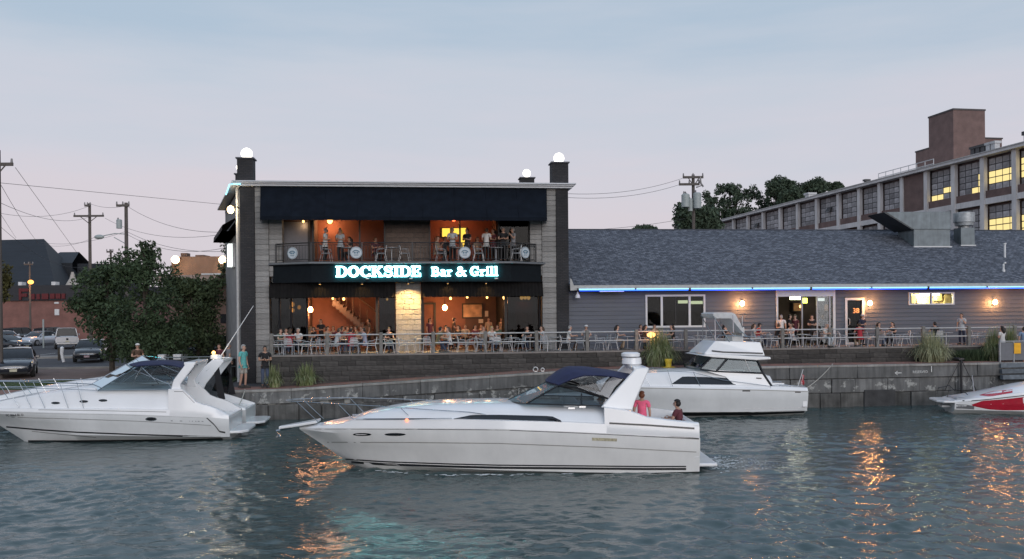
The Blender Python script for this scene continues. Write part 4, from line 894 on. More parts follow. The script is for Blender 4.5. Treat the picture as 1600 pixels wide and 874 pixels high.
g = MB(W); zt = Zf(1570, 380, bb); g.tube([(aa, bb, zz - .1), (aa, bb, zt - .06)], .055, 10); g.build('pipe', m_wht, vp, smooth=True); g = MB(W); g.tube([(aa, bb, zt - .07), (aa, bb, zt)], .085, 10); g.build('cap', m_wht, vp, smooth=True)
aa, bb, zz = on_roof(1568, 424); vp = thing('vent_elbow', 'small white bent vent low on the shingle roof', 'pipe', W(aa, bb, zz), FR)
g = MB(W); g.tube([(aa, bb, zz - .05), (aa, bb, zz + .35), (aa + .05, bb, zz + .42), (aa + .12, bb, zz + .42)], .05, 8); g.build('pipe', m_wht, vp, smooth=True); g = MB(W); g.tube([(aa, bb, zz - .05), (aa, bb, zz + .08)], .08, 8); g.build('collar', m_wht, vp)
# ================================================================ the factory behind
FA = atY(1600, 225, 89.); FB = atY(1119, 345, 166.5)        # two points of its roof edge
fdir = Vector((FB.x - FA.x, FB.y - FA.y, 0)); FLEN = fdir.length; fdir.normalize(); fnrm = Vector((-fdir.y, fdir.x, 0))
if fnrm.x > 0: fnrm = -fnrm                                 # outwards, towards the water side
ZFR = (FA.z + FB.z) / 2
def FW(t, o, z): q = Vector((FA.x, FA.y, 0)) + fdir * t + fnrm * o; return Vector((q.x, q.y, z))
def ft(px, py=330):                                         # pixel column on the factory front -> t
    k, _ = ray(px, py); return (k * FA.y - FA.x) / (fdir.x - k * fdir.y)
m_fconc = mat('factory_concrete', (.72, .68, .66), .85, var=.15, scale=.6, streak=.15)
m_fbrick = brickmat('factory_brick', (.20, .115, .098), (.17, .10, .088), (.15, .11, .1), .24, .09, bump=.2)
m_fgl = mat('factory_glass', (.42, .395, .40), .55, var=.5, scale=.8, rand=.4, spec=.3)
m_fglit = emat('factory_lit', (1, .80, .34), .95)
m_mun = mat('steel_muntin', (.06, .058, .06), .6)
fac = thing('factory_building', 'long brick and concrete factory with steel-framed windows, some lit', 'building', FW(0, 0, ZG), 0)
def fbox(name, m, t0, t1, o0, o1, z0, z1, parent=fac): 
    g = MB(FW); g.box(t0, t1, o0, o1, z0, z1); return g.build(name, m, parent)
TE = FLEN + .5; TS = -32.
fbox('core', m_fbrick, TS, TE, -18, -.62, ZG, ZFR - .3)
fbox('roof_slab', m_fconc, TS - .2, TE + .3, -18.2, .55, ZFR - .42, ZFR - .12); fbox('coping', mat('pale_coping', (.5, .48, .46), .7), TS - .2, TE + .35, .3, .62, ZFR - .118, ZFR)
cols = sorted([ft(p) for p in (1125.5, 1145.6, 1168, 1192, 1218.6, 1246, 1276, 1310, 1342.5, 1374.5, 1409.7, 1447.5, 1490.4, 1536, 1586)] + [ft(1586) - 4.7 * k for k in (1, 2, 3, 4, 5, 6)])
FH = 5.1
for t in cols: fbox('pier', m_fconc, t - .32, t + .32, -.3, .12, ZG, ZFR - .43)
lit = {(1490.4, 0): 'k', (1536, 0): 'b', (1586, 0): 'c', (1586, 1): 'c', (1447.5, 0): 'd', (1640, 0): 'c'}
lit_t = {}
pane_mesh = brick_mesh()
def pane(parent, t0, t1, z0, z1, o, m):
    c = FW((t0 + t1) / 2, o, (z0 + z1) / 2); ang = math.atan2(fdir.y, fdir.x)
    return link_mesh('pane', pane_mesh, parent, Matrix.Translation(c) @ Matrix.Rotation(ang, 4, 'Z') @ Matrix.Diagonal((t1 - t0, .03, z1 - z0, 1)), m)
tb = ft(1428)
for fl in range(3):
    zt = ZFR - .43 - FH * fl
    fbox('spandrel', m_fconc, TS, TE, -.32, .05, zt - FH + .0, zt - FH + .62)
    for i in range(len(cols) - 1):
        t0, t1 = cols[i] + .32, cols[i + 1] - .32
        pxm = 800 + FPX * FW((t0 + t1) / 2, 0, 0).x / FW((t0 + t1) / 2, 0, 0).y
        if fl == 2 and pxm < 1400: continue
        if fl == 0 and cols[i] - .5 < tb < cols[i + 1] + .5:   # the brick bay with one narrow window
            fbox('brick_bay', m_fbrick, t0, t1, -.6, -.05, zt - FH + .62, zt); continue
        fbox('brick_apron', m_fbrick, t0, t1, -.5, -.08, zt - FH + .62, zt - FH + 1.45)
        z0, z1 = zt - FH + 1.46, zt - .22
        wv = fbox('window', m_mun, t0, t1, -.55, -.5, z0, z1); nc, nr = 4, 5
        lits = {}
        if fl == 0 and 1560 < pxm < 1600: lits = {(c, r): 1 for c in (1, 2, 3) for r in (1, 2)}
        if fl == 0 and 1600 < pxm < 1700: lits = {(c, r): 1 for c in (0, 1, 2, 3) for r in (1, 2, 3)}
        if fl == 1 and pxm > 1555: lits = {(c, r): 1 for c in (1, 2, 3) for r in (0, 1, 2)}
        if fl == 0 and 1510 < pxm < 1556: lits = {(3, 0): 1, (3, 1): 1, (3, 2): 1, (2, 0): 1}
        if fl == 0 and 1460 < pxm < 1510: lits = {(0, 0): 1, (3, 1): 1, (1, 0): 1, (2, 1): 1}
        # t grows away from the camera, so column 0 is the right one in view
        for c in range(nc):
            for r in range(nr):
                u0, u1 = t0 + (t1 - t0) * c / nc + .06, t0 + (t1 - t0) * (c + 1) / nc - .06
                v0, v1 = z0 + (z1 - z0) * r / nr + .05, z0 + (z1 - z0) * (r + 1) / nr - .05
                p = pane(wv, u0, u1, v0, v1, -.5 + .012, m_fgl)
                if (nc - 1 - c, r) in lits or (c, r) in lits and pxm > 1560: p.material_slots[0].link = 'OBJECT'; p.material_slots[0].material = m_fglit
        # an opened vent sash here and there
        if i % 4 == 1: 
            g = MB(FW); tm, zm = (t0 + t1) / 2, z0 + (z1 - z0) * .4; g.add([(tm - .6, -.42, zm + .7), (tm + .6, -.42, zm + .7), (tm + .6, .1, zm), (tm - .6, .1, zm), (tm - .6, -.39, zm + .7), (tm + .6, -.39, zm + .7), (tm + .6, .13, zm), (tm - .6, .13, zm)], [(0, 1, 2, 3), (4, 5, 6, 7), (0, 1, 5, 4), (2, 3, 7, 6), (1, 2, 6, 5), (3, 0, 4, 7)]); g.build('vent_sash', m_mun, wv)
# rooftop brick tower with its lower shoulders
def tw_pt(px, py, Y): return atY(px, py, Y)
YT = 118.; tower = thing('brick_tower', 'square brick stair tower rising from the factory roof', 'tower', atY(1500, 260, YT), 0)
sc_ = FPX / YT
ang = math.atan2(fdir.y, fdir.x); c_ = atY(1490, 250, YT)
def tbox(name, m, u0, u1, v0, v1, z0, z1, par=tower):
    g = MB(lambda u, v, z: Vector((c_.x, c_.y, 0)) + Vector((-fnrm.x, -fnrm.y, 0)) * u + fdir * v + Vector((0, 0, z))); g.box(u0, u1, v0, v1, z0, z1); return g.build(name, m, par)
zt = atY(1500, 172, YT).z; zs = atY(1450, 222, YT).z
tbox('shaft', m_fbrick, 0, 4.7, 0, 5.2, ZFR - 2, zt); tbox('coping', mat('dark_coping', (.07, .06, .06), .7), -.08, 4.78, -.08, 5.28, zt, zt + .22)
tbox('shoulder', m_fbrick, .01, 4.4, 5.2, 8.2, ZFR - 2, zs); tbox('coping', mat('dark_coping', (0, 0, 0)), -.05, 4.45, 5.22, 8.3, zs, zs + .18)
tbox('shoulder', m_fbrick, 4.7, 7.6, .5, 8, ZFR - 2, atY(1550, 214, YT).z); tbox('coping', mat('dark_coping', (0, 0, 0)), 4.72, 7.7, .4, 8.1, atY(1550, 214, YT).z, atY(1550, 214, YT).z + .18)
v_ = tbox('vent_box', mat('dark_vent', (.05, .05, .05), .6), 5.6, 6.2, .1, .49, atY(1550, 226, YT).z, atY(1550, 220, YT).z)
# guard rail and bits on the factory roof
rr_ = thing('roof_guard_rail', 'thin pale guard rail along the factory roof edge left of the tower', 'railing', FW(ft(1400), 0, ZFR), 0)
ta, tb2 = ft(1445), ft(1360); m_gr = mat('guard_rail', (.5, .5, .5), .5)
for z in (.55, 1.1):
    g = MB(FW); g.tube([(ta, -1.2, ZFR + z), (tb2, -1.2, ZFR + z)], .05, 5); g.build('rail', m_gr, rr_)
for k in range(8):
    t = ta + (tb2 - ta) * k / 7; g = MB(FW); g.tube([(t, -1.2, ZFR - .12), (t, -1.2, ZFR + 1.1)], .05, 5); g.build('post', m_gr, rr_)
for px, h, w, lb in ((1256, .9, 1.1, 'small pale roof vent at the far end of the factory roof'), (1340, .8, .5, 'small dark box on the factory roof before the guard rail'), (1596, 1.3, .9, 'dark roof vent at the near end of the factory roof')):
    t = ft(px); o = thing('roof_vent', lb, 'vent', FW(t, -1, ZFR), 0, 'vents on the factory roof'); m_ = m_gr if px == 1256 else m_mun
    fbox('stack', m_, t - w / 2, t + w / 2, -1.6, -1.6 + w, ZFR - .12, ZFR + h * .7, parent=o); fbox('hood', m_, t - w * .65, t + w * .65, -1.75, -1.45 + w, ZFR + h * .7, ZFR + h, parent=o)
for k, px in enumerate((1507, 1515, 1523, 1531, 1539)):
    t = ft(px); o = thing('roof_vent', 'stub vent number in the row at the foot of the brick tower'.replace('number', ['leftmost', 'second', 'third', 'fourth', 'last'][k]), 'vent', FW(t, -1, ZFR), 0, 'stub vents by the tower'); fbox('stack', m_gr if k > 2 else m_mun, t - .3, t + .3, -1.6, -1.0, ZFR - .12, ZFR + 1.0, parent=o); fbox('hood', m_gr if k > 2 else m_mun, t - .42, t + .42, -1.72, -.9, ZFR + 1.0, ZFR + 1.25, parent=o)
# ================================================================ buildings across the car park
m_roofd = mat('dark_metal_roof', (.016, .02, .026), .7, var=.25, scale=.5, stretch=(1, 6, 1))
m_bk = brickmat('store_brick', (.25, .11, .09), (.21, .095, .078), (.22, .12, .1), .25, .09, bump=.2)
YS = 110.; SB = lambda px, py: atY(px, py, YS)
store = thing('brick_store', 'low red brick store with a big dark sloping roof across the car park', 'building', SB(60, 515), 0)
xl, xr = SB(-140, 500).x, SB(190, 500).x; zp, zpt = SB(60, 470).z, SB(60, 446).z
def sbox(name, m, x0, x1, y0, y1, z0, z1, parent=store):
    g = MB(); g.box(x0, x1, y0, y1, z0, z1); return g.build(name, m, parent)
sbox('wall', m_bk, xl, xr, YS, YS + 30, ZG - .1, zp); sbox('parapet', mat('dark_band', (.03, .03, .035), .7), xl - .1, xr + .1, YS - .25, YS + 30, zp + .002, zpt)
zpk = SB(60, 368).z; g = MB(); xe0, xe1 = SB(-200, 400).x * 1.05, SB(62.5, 400).x * 1.03
g.loft([[(xe0, YS + 3, zpt), (SB(67, 446).x, YS + 3, zpt)], [(xe0, YS + 12, zpk * 1.02), (SB(62.5, 368).x * 1.1, YS + 12, zpk * 1.04)], [(xe0, YS + 26, zpt), (SB(67, 446).x * 1.1, YS + 26, zpt)]], closed=False); g.add([(SB(67, 446).x, YS + 3, zpt), (SB(62.5, 368).x * 1.1, YS + 12, zpk * 1.04), (SB(67, 446).x * 1.1, YS + 26, zpt)], [(0, 1, 2)]); g.build('roof', m_roofd, store)
Y2 = YS + 14; B2 = lambda px, py: atY(px, py, Y2)
g = MB(); x0, x1, x2 = B2(60, 394).x, B2(91, 394).x, B2(113, 411).x; z1, z2 = B2(90, 394).z, B2(113, 411).z
g.loft([[(x0, Y2, zpt - .5), (x2, Y2, zpt - .5)], [(x0, Y2 + .01, z2), (x2, Y2 + .01, z2)], [(x0, Y2 + 6, z1 * 1.03), (x1, Y2 + 6, z1 * 1.03)], [(x0, Y2 + 14, zpt), (x2, Y2 + 14, zpt)]], closed=False); g.build('lower_roof', m_roofd, store)
g = MB(); g.box(B2(110, 411).x, B2(145, 411).x, Y2 + 2, Y2 + 16, zpt - .5, B2(120, 411).z); g.build('flat_roof', m_roofd, store)
# red shop letters (unreadable at this distance: dark red blocks of lettering)
m_redl = mat('dark_red_letters', (.12, .012, .014), .5, var=.2)
for k, (p0, p1, q0, q1) in enumerate(((32.5, 36, 451, 469), (36.3, 47, 451, 456), (36.3, 45, 459, 464), (50, 57, 459.5, 468), (60, 65, 459.5, 468), (68, 78, 459, 468), (81, 88, 459, 467), (90, 97, 459, 467), (99, 104, 459, 467))):
    pa, pb = SB(p0, q1), SB(p1, q0); sbox('shop_letter', m_redl, pa.x, pb.x, YS - .45, YS - .27, pa.z, pb.z)
for px, py, w, h, lb in ((89.5, 488, .55, .75, 'white_notice'), (89, 473.5, .55, .22, 'white_fixture')):
    p = SB(px, py); g = MB(); g.box(p.x - w / 2, p.x + w / 2, YS - .12, YS - .002, p.z - h / 2, p.z + h / 2); g.build(lb, m_wht, store)
for px, w in ((27, .45), (79.5, .5)): 
    p = SB(px, 442); sbox('roof_box', m_wht, p.x - w / 2, p.x + w / 2, YS + .6, YS + 1.6, zpt - .1, zpt + .45)
p = SB(101, 440); g = MB(); g.tube([(p.x, YS + 2, zpt), (p.x, YS + 2, zpt + .3), (p.x, YS + 2, zpt + .9), (p.x, YS + 2, zpt + 1.7)], [.85, .7, .35, .15], 10); g.build('roof_cowl', mat('pale_cowl', (.42, .38, .34), .7), store)
# brick building to the right of the trees
YB = 78.; KB = lambda px, py: atY(px, py, YB)
kb = thing('brick_hall', 'flat-roofed brown brick hall with two flood lamps behind the trees', 'building', KB(320, 500), 0)
m_kb = brickmat('hall_brick', (.15, .075, .055), (.12, .065, .05), (.16, .12, .1), .25, .09, bump=.2)
g = MB(); g.box(KB(268, 430).x, KB(392, 430).x, YB, YB + 18, ZG - .1, KB(320, 401).z); g.build('wall', m_kb, kb)
g = MB(); g.box(KB(279, 400).x, KB(289, 400).x, YB + .5, YB + 1.3, KB(320, 401).z, KB(284, 395).z); g.build('chimney', m_kb, kb); g = MB(); g.box(KB(302, 400).x, KB(315, 400).x, YB + .5, YB + 2.3, KB(320, 401).z, KB(308, 398).z); g.build('roof_box', m_kb, kb)
g = MB(); g.box(KB(270, 434).x, KB(362, 434).x, YB - 4, YB - .01, KB(300, 442).z, KB(300, 433).z); g.build('canopy', mat('canopy_fascia', (.34, .25, .21), .8, var=.3), kb); g = MB(); g.box(KB(340, 431).x, KB(392, 431).x, YB - 4.1, YB - .02, KB(340, 432.5).z, KB(340, 430.5).z); g.build('canopy_edge', m_wfrm, kb)
g = MB(); g.box(KB(345, 500).x, KB(392, 500).x, YB - .1, YB - .02, KB(340, 505).z, KB(340, 491).z); g.build('window', m_black, kb)
def flood(px, py, Y, r, label, m=m_flood, watts=120, col=(1, .78, .45), wall=True):
    p = atY(px, py, Y); o = thing('flood_lamp', label, 'lamp', p, 0, 'flood lamps beyond the car park')
    g = MB(); g.ball(p, r, 14, 10); g.build('bulb', m, o, smooth=True); g = MB(); g.tube([p + Vector((0, .1, 0)), p + Vector((0, 1.2, .2))], .06, 6); g.build('arm', m_irn, o)
    point_light('light', o, p + Vector((0, -.6, -.2)), col, watts, .3)
flood(274, 406, YB - 1.2, .33, 'bright flood lamp at the left end of the brick hall roof', watts=70); flood(348, 406.5, YB - 1.2, .33, 'bright flood lamp at the right end of the brick hall roof', watts=70)
# ================================================================ trees
m_bark = mat('bark', (.06, .05, .04), .95, var=.35, scale=8, bump=.6)
def leafmat(name, c, rand=0):
    m = mat(name, c, .7, var=.45, scale=1.1, spec=.25); return m
def leaf_mesh(name, cents, rads, per, size, seed):
    r = np.random.default_rng(seed); V = []; n = 0
    for c, q in zip(cents, rads):
        k = int(per * q * q); d = r.normal(size=(k, 3)); d /= np.linalg.norm(d, axis=1)[:, None] + 1e-9
        rad = q * r.random(k) ** .45; P = np.array(c) + d * rad[:, None] * np.array([1, 1, .8])
        e1 = r.normal(size=(k, 3)); e1 /= np.linalg.norm(e1, axis=1)[:, None]; e2 = np.cross(e1, r.normal(size=(k, 3))); e2 /= np.linalg.norm(e2, axis=1)[:, None] + 1e-9
        s = size * r.uniform(.6, 1.3, k)[:, None]
        V.append(np.stack([P - e1 * s, P + e2 * s * .45, P + e1 * s, P - e2 * s * .45], 1).reshape(-1, 3)); n += k
    V = np.concatenate(V); me = bpy.data.meshes.new(name)
    me.vertices.add(len(V)); me.vertices.foreach_set('co', V.ravel()); nf = len(V) // 4
    me.loops.add(nf * 4); me.loops.foreach_set('vertex_index', np.arange(nf * 4, dtype=np.int32)); me.polygons.add(nf); me.polygons.foreach_set('loop_start', np.arange(0, nf * 4, 4, dtype=np.int32)); me.polygons.foreach_set('loop_total', np.full(nf, 4, np.int32)); me.update(); return me
def tree(base, top, blobs, label, per=300, size=.11, m=None, seed=1, trunk_r=.16, group=None, ncl=70, csize=(.35, .82), cat='tree'):
    """blobs: crown ellipsoids (centre, radii); clusters of leaves fill them unevenly; limbs reach the clusters"""
    r = np.random.default_rng(seed); o = thing('leafy_tree', label, cat, base, 0, group)
    cents = []; rads = []
    tot = sum(b[1][0] * b[1][2] for b in blobs)
    for c, q in blobs:
        for _ in range(max(4, int(ncl * q[0] * q[2] / tot))):
            d = r.normal(size=3); d /= np.linalg.norm(d); t = r.random() ** .38
            cents.append(np.array(c) + d * t * np.array(q) * .93); rads.append(r.uniform(*csize) * (1.15 - .45 * t))
    me = leaf_mesh('crown', cents, rads, per, size, seed); me.materials.append(m)
    off = Matrix.Translation(base); me.transform(off.inverted()); link_mesh('crown', me, o, off)
    g = MB(); b = Vector(base); tp = Vector(top); pts = [b, b.lerp(tp, .3) + Vector((.1, 0, 0)), b.lerp(tp, .65) + Vector((-.08, .1, 0)), tp]
    g.tube(pts, [trunk_r, trunk_r * .8, trunk_r * .5, trunk_r * .15], 8)
    for i in r.choice(len(cents), min(18, len(cents)), replace=False):
        c = Vector(cents[i]); f = min(.9, max(.25, (c.z - b.z) / (tp.z - b.z) * .7)); s = b.lerp(tp, f); g.tube([s, s.lerp(c, .5) + Vector((0, 0, .12)), c], [trunk_r * .35, trunk_r * .2, trunk_r * .08], 5)
    g.build('trunk', m_bark, o, smooth=True); return o
m_lf1 = leafmat('dark_leaves', (.05, .078, .04)); m_lf2 = leafmat('mid_leaves', (.06, .085, .042)); m_lf3 = leafmat('far_leaves', (.06, .085, .055))
YTr = 49.
def tp_(px, py, Y=YTr): return atY(px, py, Y)
def blob(px, py, rx, rz, Y=YTr, ry=None): s = Y / FPX; return (tuple(tp_(px, py, Y)), (rx * s, ry or rx * s * .8, rz * s))
tree(Vector((tp_(175, 560).x, YTr, ZG)), tp_(165, 425), [blob(165, 480, 52, 48), blob(165, 430, 36, 34), blob(135, 470, 30, 40), blob(190, 520, 55, 35), blob(200, 545, 50, 22)], 'broad dark tree left of the street light pole', m=m_lf1, seed=11, ncl=135, group='trees by the car park', size=.12)
tree(Vector((tp_(228, 560, 47).x, 47, ZG)), tp_(225, 392, 47), [blob(225, 480, 58, 60, 47), blob(222, 425, 33, 42, 47), blob(232, 393, 15, 20, 47), blob(200, 420, 24, 30, 47), blob(245, 525, 60, 34, 47), blob(240, 550, 55, 20, 47)], 'tallest dark tree with a thin pointed top by the car park', m=m_lf1, seed=12, ncl=160, group='trees by the car park', size=.115)
tree(Vector((tp_(310, 560, 50).x, 50, ZG)), tp_(305, 450, 50), [blob(305, 470, 48, 40, 50), blob(285, 445, 34, 30, 50), blob(330, 455, 26, 26, 50), blob(300, 515, 55, 35, 50), blob(320, 540, 40, 22, 50)], 'rounder tree close to the left flank of the bar', m=m_lf2, seed=13, ncl=125, group='trees by the car park', size=.12)
tree(Vector((atY(-8, 520, 70).x, 70, ZG)), atY(-6, 410, 70), [blob(-8, 440, 28, 34, 70)], 'olive green tree cut by the left picture edge', m=leafmat('olive_leaves', (.075, .07, .025)), seed=14, ncl=40, size=.15, group='trees by the car park')
tree(Vector((atY(358, 500, 58).x, 58, ZG)), atY(356, 375, 58), [blob(357, 382, 8, 12, 58), blob(358, 420, 14, 34, 58)], 'slim tree peeping out beside the brown side awning', m=m_lf2, seed=15, ncl=26, size=.12, csize=(.3, .55), group='trees by the car park')
YR = 105.
def big(px, top, bots, lb, seed, w, m=m_lf3, Y=YR, blobs=None):
    tree(Vector((atY(px, 500, Y).x, Y, ZG)), atY(px, top + 12, Y), blobs, lb, per=90, size=.3, m=m, seed=seed, trunk_r=.4, ncl=130, csize=(.7, 1.5), group='tall trees behind the restaurant wing')
big(1140, 276, 350, 'widest dark tree behind the restaurant roof, right of the transformer pole', 21, 40, blobs=[blob(1140, 330, 46, 36, 185), blob(1137, 300, 26, 22, 185), blob(1112, 315, 18, 18, 185), blob(1172, 308, 20, 18, 185), blob(1190, 325, 20, 20, 185)], Y=185.)
big(1080, 320, 360, 'dark bush-like tree behind the transformer pole', 22, 24, blobs=[blob(1085, 345, 30, 26, 100), blob(1070, 335, 16, 16, 100), blob(1105, 345, 20, 24, 100)], Y=100.)
big(1222, 275, 345, 'second tall tree rising behind the factory roof', 23, 30, blobs=[blob(1222, 305, 26, 30, 180), blob(1215, 290, 17, 17, 180), blob(1240, 300, 18, 20, 180)], Y=180.)
big(1275, 282, 320, 'third tall tree behind the factory roof, right of the second', 24, 24, blobs=[blob(1272, 298, 24, 16, 185), blob(1280, 291, 14, 10, 185)], Y=185.)
big(1308, 287, 320, 'smallest treetop behind the factory roof', 25, 8, blobs=[blob(1308, 296, 6, 9, 190)], Y=190.)
big(1010, 354, 360, 'low treetop just showing above the restaurant ridge', 26, 20, blobs=[blob(1008, 366, 18, 5, 120)], Y=120.)
# ================================================================ utility poles and wires
m_pole = mat('pole_wood', (.11, .095, .085), .9, var=.3, scale=3, stretch=(4, 4, .4)); m_grey = mat('transformer_grey', (.36, .40, .39), .5, var=.12); m_ins = mat('insulator', (.2, .19, .19), .4)
def pole(px, top, Y, label, r=.16, arms=(), trans=(), group='utility poles'):
    s = Y / FPX; b = atY(px, top, Y); o = thing('utility_pole', label, 'pole', Vector((b.x, Y, ZG)), 0, group)
    g = MB(); g.tube([(b.x, Y, ZG - .2), (b.x, Y, b.z)], r, 10, r * .7); g.build('shaft', m_pole, o, smooth=True)
    for (x0, x1, py) in arms:
        p0, p1 = atY(x0, py, Y), atY(x1, py, Y); g = MB(); g.box(p0.x, p1.x, Y - r - .1, Y - r, p0.z - .08, p0.z + .08); g.build('crossarm', m_pole, o)
        for f in (.03, .5, .97):
            x = p0.x + (p1.x - p0.x) * f; g = MB(); g.tube([(x, Y - r - .05, p0.z + .08), (x, Y - r - .05, p0.z + .28)], .06, 6, .04); g.build('insulator', m_ins, o)
        xm = b.x
        for e in (-1, 1):
            L = min(abs(p1.x - xm), abs(xm - p0.x)) * .55
            if L > .3: g = MB(); g.tube([(xm, Y - r - .05, p0.z - .6), (xm + e * L, Y - r - .05, p0.z - .06)], .035, 5); g.build('brace', m_pole, o)
    for (x0, x1, q0, q1) in trans:
        p0, p1 = atY(x0, q1, Y), atY(x1, q0, Y); xm, rr = (p0.x + p1.x) / 2, (p1.x - p0.x) / 2
        g = MB(); g.tube([(xm, Y - r - rr, p0.z), (xm, Y - r - rr, p1.z), (xm, Y - r - rr, p1.z + rr * .25)], [rr, rr, rr * .7], 14); t_ = g.build('transformer', m_grey, o, smooth=True, ang=30)
        g = MB(); g.tube([(xm - rr * .4, Y - r - rr, p1.z + rr * .2), (xm - rr * .4, Y - r - rr, p1.z + rr * .9)], .07, 6, .04); g.build('bushing', m_ins, t_)
    return o
def wire(px0, py0, Y0_, px1, py1, Y1_, sag, label, r=.012, n=14):
    p, q = atY(px0, py0, Y0_), atY(px1, py1, Y1_); pts = [p.lerp(q, i / n) - Vector((0, 0, sag * 4 * (i / n) * (1 - i / n))) for i in range(n + 1)]
    g = MB(); g.tube(pts, r, 5); o = g.build('power_line', mat('wire', (.05, .05, .055), .6), fm=Matrix.Translation(p)); tag(o, label, 'wire', 'overhead wires'); return o
pole(140, 318, 75, 'wooden utility pole with a wide crossarm left of the street light pole', arms=((117, 164, 338.3), (134, 143, 322)))
lp = pole(197, 317, 62, 'wooden utility pole carrying a transformer and a street light', arms=((184, 204, 322),), trans=((185.5, 194, 345, 358),))
p0, p1 = atY(196, 366, 62), atY(155, 370.5, 62); g = MB(); g.tube([p0, p0.lerp(p1, .4) + Vector((0, 0, .12)), p1 + Vector((.5, 0, .12)), p1], .035, 6); g.tube([atY(196, 381, 62), atY(178, 371, 62)], .03, 5); arm_ = g.build('lamp_arm', m_grey, lp, smooth=True)
g = MB(); g.ball(p1, .3, 10, 8, (1.2, .6, .55)); g.build('lamp_head', m_grey, lp, smooth=True)
pole(-3, 235, 44, 'near utility pole at the left picture edge with a long crossarm', arms=((-40, 24, 258.5),))
pole(173, 390, 90, 'short dark pole top showing above the trees', r=.14, arms=((168, 178, 394),))
lp2 = pole(46.5, 409, 100, 'thin pale pole with an amber lamp in front of the store', r=.13, arms=((39, 53, 413.5),))
p = atY(48, 441, 99.6); o = thing('amber_lamp', 'amber glowing lamp on the thin pole in front of the store', 'lamp', p, 0); g = MB(); g.ball(p, .3, 12, 8, (1, 1, .8)); g.build('globe', m_orng, o, smooth=True); g = MB(); g.tube([p + Vector((0, 0, .2)), p + Vector((-.1, .3, .5))], .06, 5); g.build('bracket', m_irn, o); point_light('light', o, p + Vector((0, -.7, -.4)), ORNG, 120, .3)
tpx = 1083; po = pole(tpx, 273, 62, 'utility pole with two pale transformers behind the restaurant roof', r=.15, arms=((1066, 1098, 278), (1060, 1092, 289)), trans=((1063, 1075.5, 306, 325), (1081.5, 1093.5, 304, 327), (1074, 1081, 312, 331)))
for (a_, b_, c_, d_) in ((1090, 280, 1098, 292), (1088, 293, 1094, 276), (1070, 300, 1072, 306)):
    g = MB(); g.tube([atY(a_, b_, 61.7), atY((a_ + c_) / 2 + 5, (b_ + d_) / 2 + 6, 61.7), atY(c_, d_, 61.7)], .06, 5); g.build('jumper', m_ins, po)
wires = [(0, 286, 44, 362, 321, 60, .0, 'long wire from the near left pole to the flank of the bar'), (24, 262, 44, 120, 395, 74, .0, 'thin wire slanting down from the tip of the near crossarm'), (-2, 316, 44, 140, 339, 75, .6, 'wire from the near pole to the wide crossarm'),
 (0, 333.5, 60, 140, 322, 75, .5, 'slack wire rising to the top of the crossarm pole'), (142, 319, 75, 196, 322, 62, .2, 'short wire between the tops of the two wooden poles'), (198, 322, 62, 366, 362, 48, .6, 'wire falling from the street light pole to the bar'), (164, 341, 75, 362, 364, 50, .8, 'wire from the wide crossarm to the flank of the bar'),
 (60, 378, 90, 196, 362, 62, .5, 'upper of two low wires left of the street light pole'), (60, 381, 90, 150, 370, 75, .5, 'lower of two low wires left of the street light pole'), (198, 362, 62, 366, 392, 48, .5, 'lowest wire from the street light pole to the bar'), (198, 366, 62, 366, 384, 48, .7, 'second lowest wire from the street light pole to the bar'),
 (-2, 330, 50, 25, 372, 110, .0, 'thick wire running down to the store roof'), (2, 290, 44, 60, 380, 90, .2, 'faint wire falling behind the store roof'), (-4, 350, 60, 145, 415, 90, 1.2, 'sagging wire across the front of the dark roof'),
 (888, 303, 52, 1066, 279, 62, .35, 'upper wire from the bar to the transformer pole'), (888, 309, 52, 1064, 288, 62, .35, 'lower wire from the bar to the transformer pole'), (930, 359, 58, 1070, 342, 62, .1, 'low wire behind the restaurant ridge')]
for w_ in wires: wire(*w_)
# ================================================================ boats
m_gel = mat('white_gelcoat', (.84, .84, .84), .22, var=.05, scale=1.2, coat=.3)
m_gel2 = mat('cream_gelcoat', (.76, .75, .73), .22, var=.07, scale=1.4, coat=.4, streak=.03)
m_hullgrey = mat('pale_hull', (.70, .71, .71), .22, var=.07, scale=1.4, coat=.4, streak=.03)
m_boot = mat('black_bottom_paint', (.012, .013, .015), .6); m_trim = mat('black_trim', (.014, .015, .018), .35); m_tint = mat('tinted_window', (.010, .011, .013), .06, spec=.7, var=0)
m_navy = mat('navy_canvas', (.018, .024, .075), .85, var=.25, scale=3, bump=.25, bscale=6); m_bcan = mat('black_canvas', (.012, .012, .014), .85, var=.2)
m_ss = mat('stainless', (.55, .56, .57), .18, metal=1., var=.05); m_clear = glass('clear_vinyl', (.80, .82, .84), 1.35); m_wsg = glass('windscreen_glass', (.42, .50, .52), 1.6); m_vinyl = mat('white_vinyl', (.55, .54, .52), .6)
def hazed(m, c, f):
    t = m.node_tree; o = next(n for n in t.nodes if n.type == 'OUTPUT_MATERIAL'); src = o.inputs[0].links[0].from_socket; d = t.nodes.new('ShaderNodeBsdfDiffuse'); d.inputs[0].default_value = (*c, 1)
    x = t.nodes.new('ShaderNodeMixShader'); x.inputs[0].default_value = f; t.links.new(src, x.inputs[1]); t.links.new(d.outputs[0], x.inputs[2]); t.links.new(x.outputs[0], o.inputs[0])
m_wsh = glass('sky_hazed_windscreen', (.34, .46, .48), 1.9); hazed(m_wsh, (.42, .53, .55), .38)                                   # pale diffuse mix paints the sky's reflection into the panes
m_rope = mat('rope', (.45, .43, .38), .9)
class Boat:
    def __init__(s, fn, inv): s.fn = fn; s.inv = inv               # fn(a, s, z) -> world; inv(px, py, s) -> (a, z)
    def at(s, px, py, o=0.): a, z = s.inv(px, py, o); return (a, o, z)
    def tab(s, rows):
        q = sorted((*s.inv(p, y, o), o) for p, y, o in rows); return [np.array(c) for c in zip(*q)]   # a, z, s
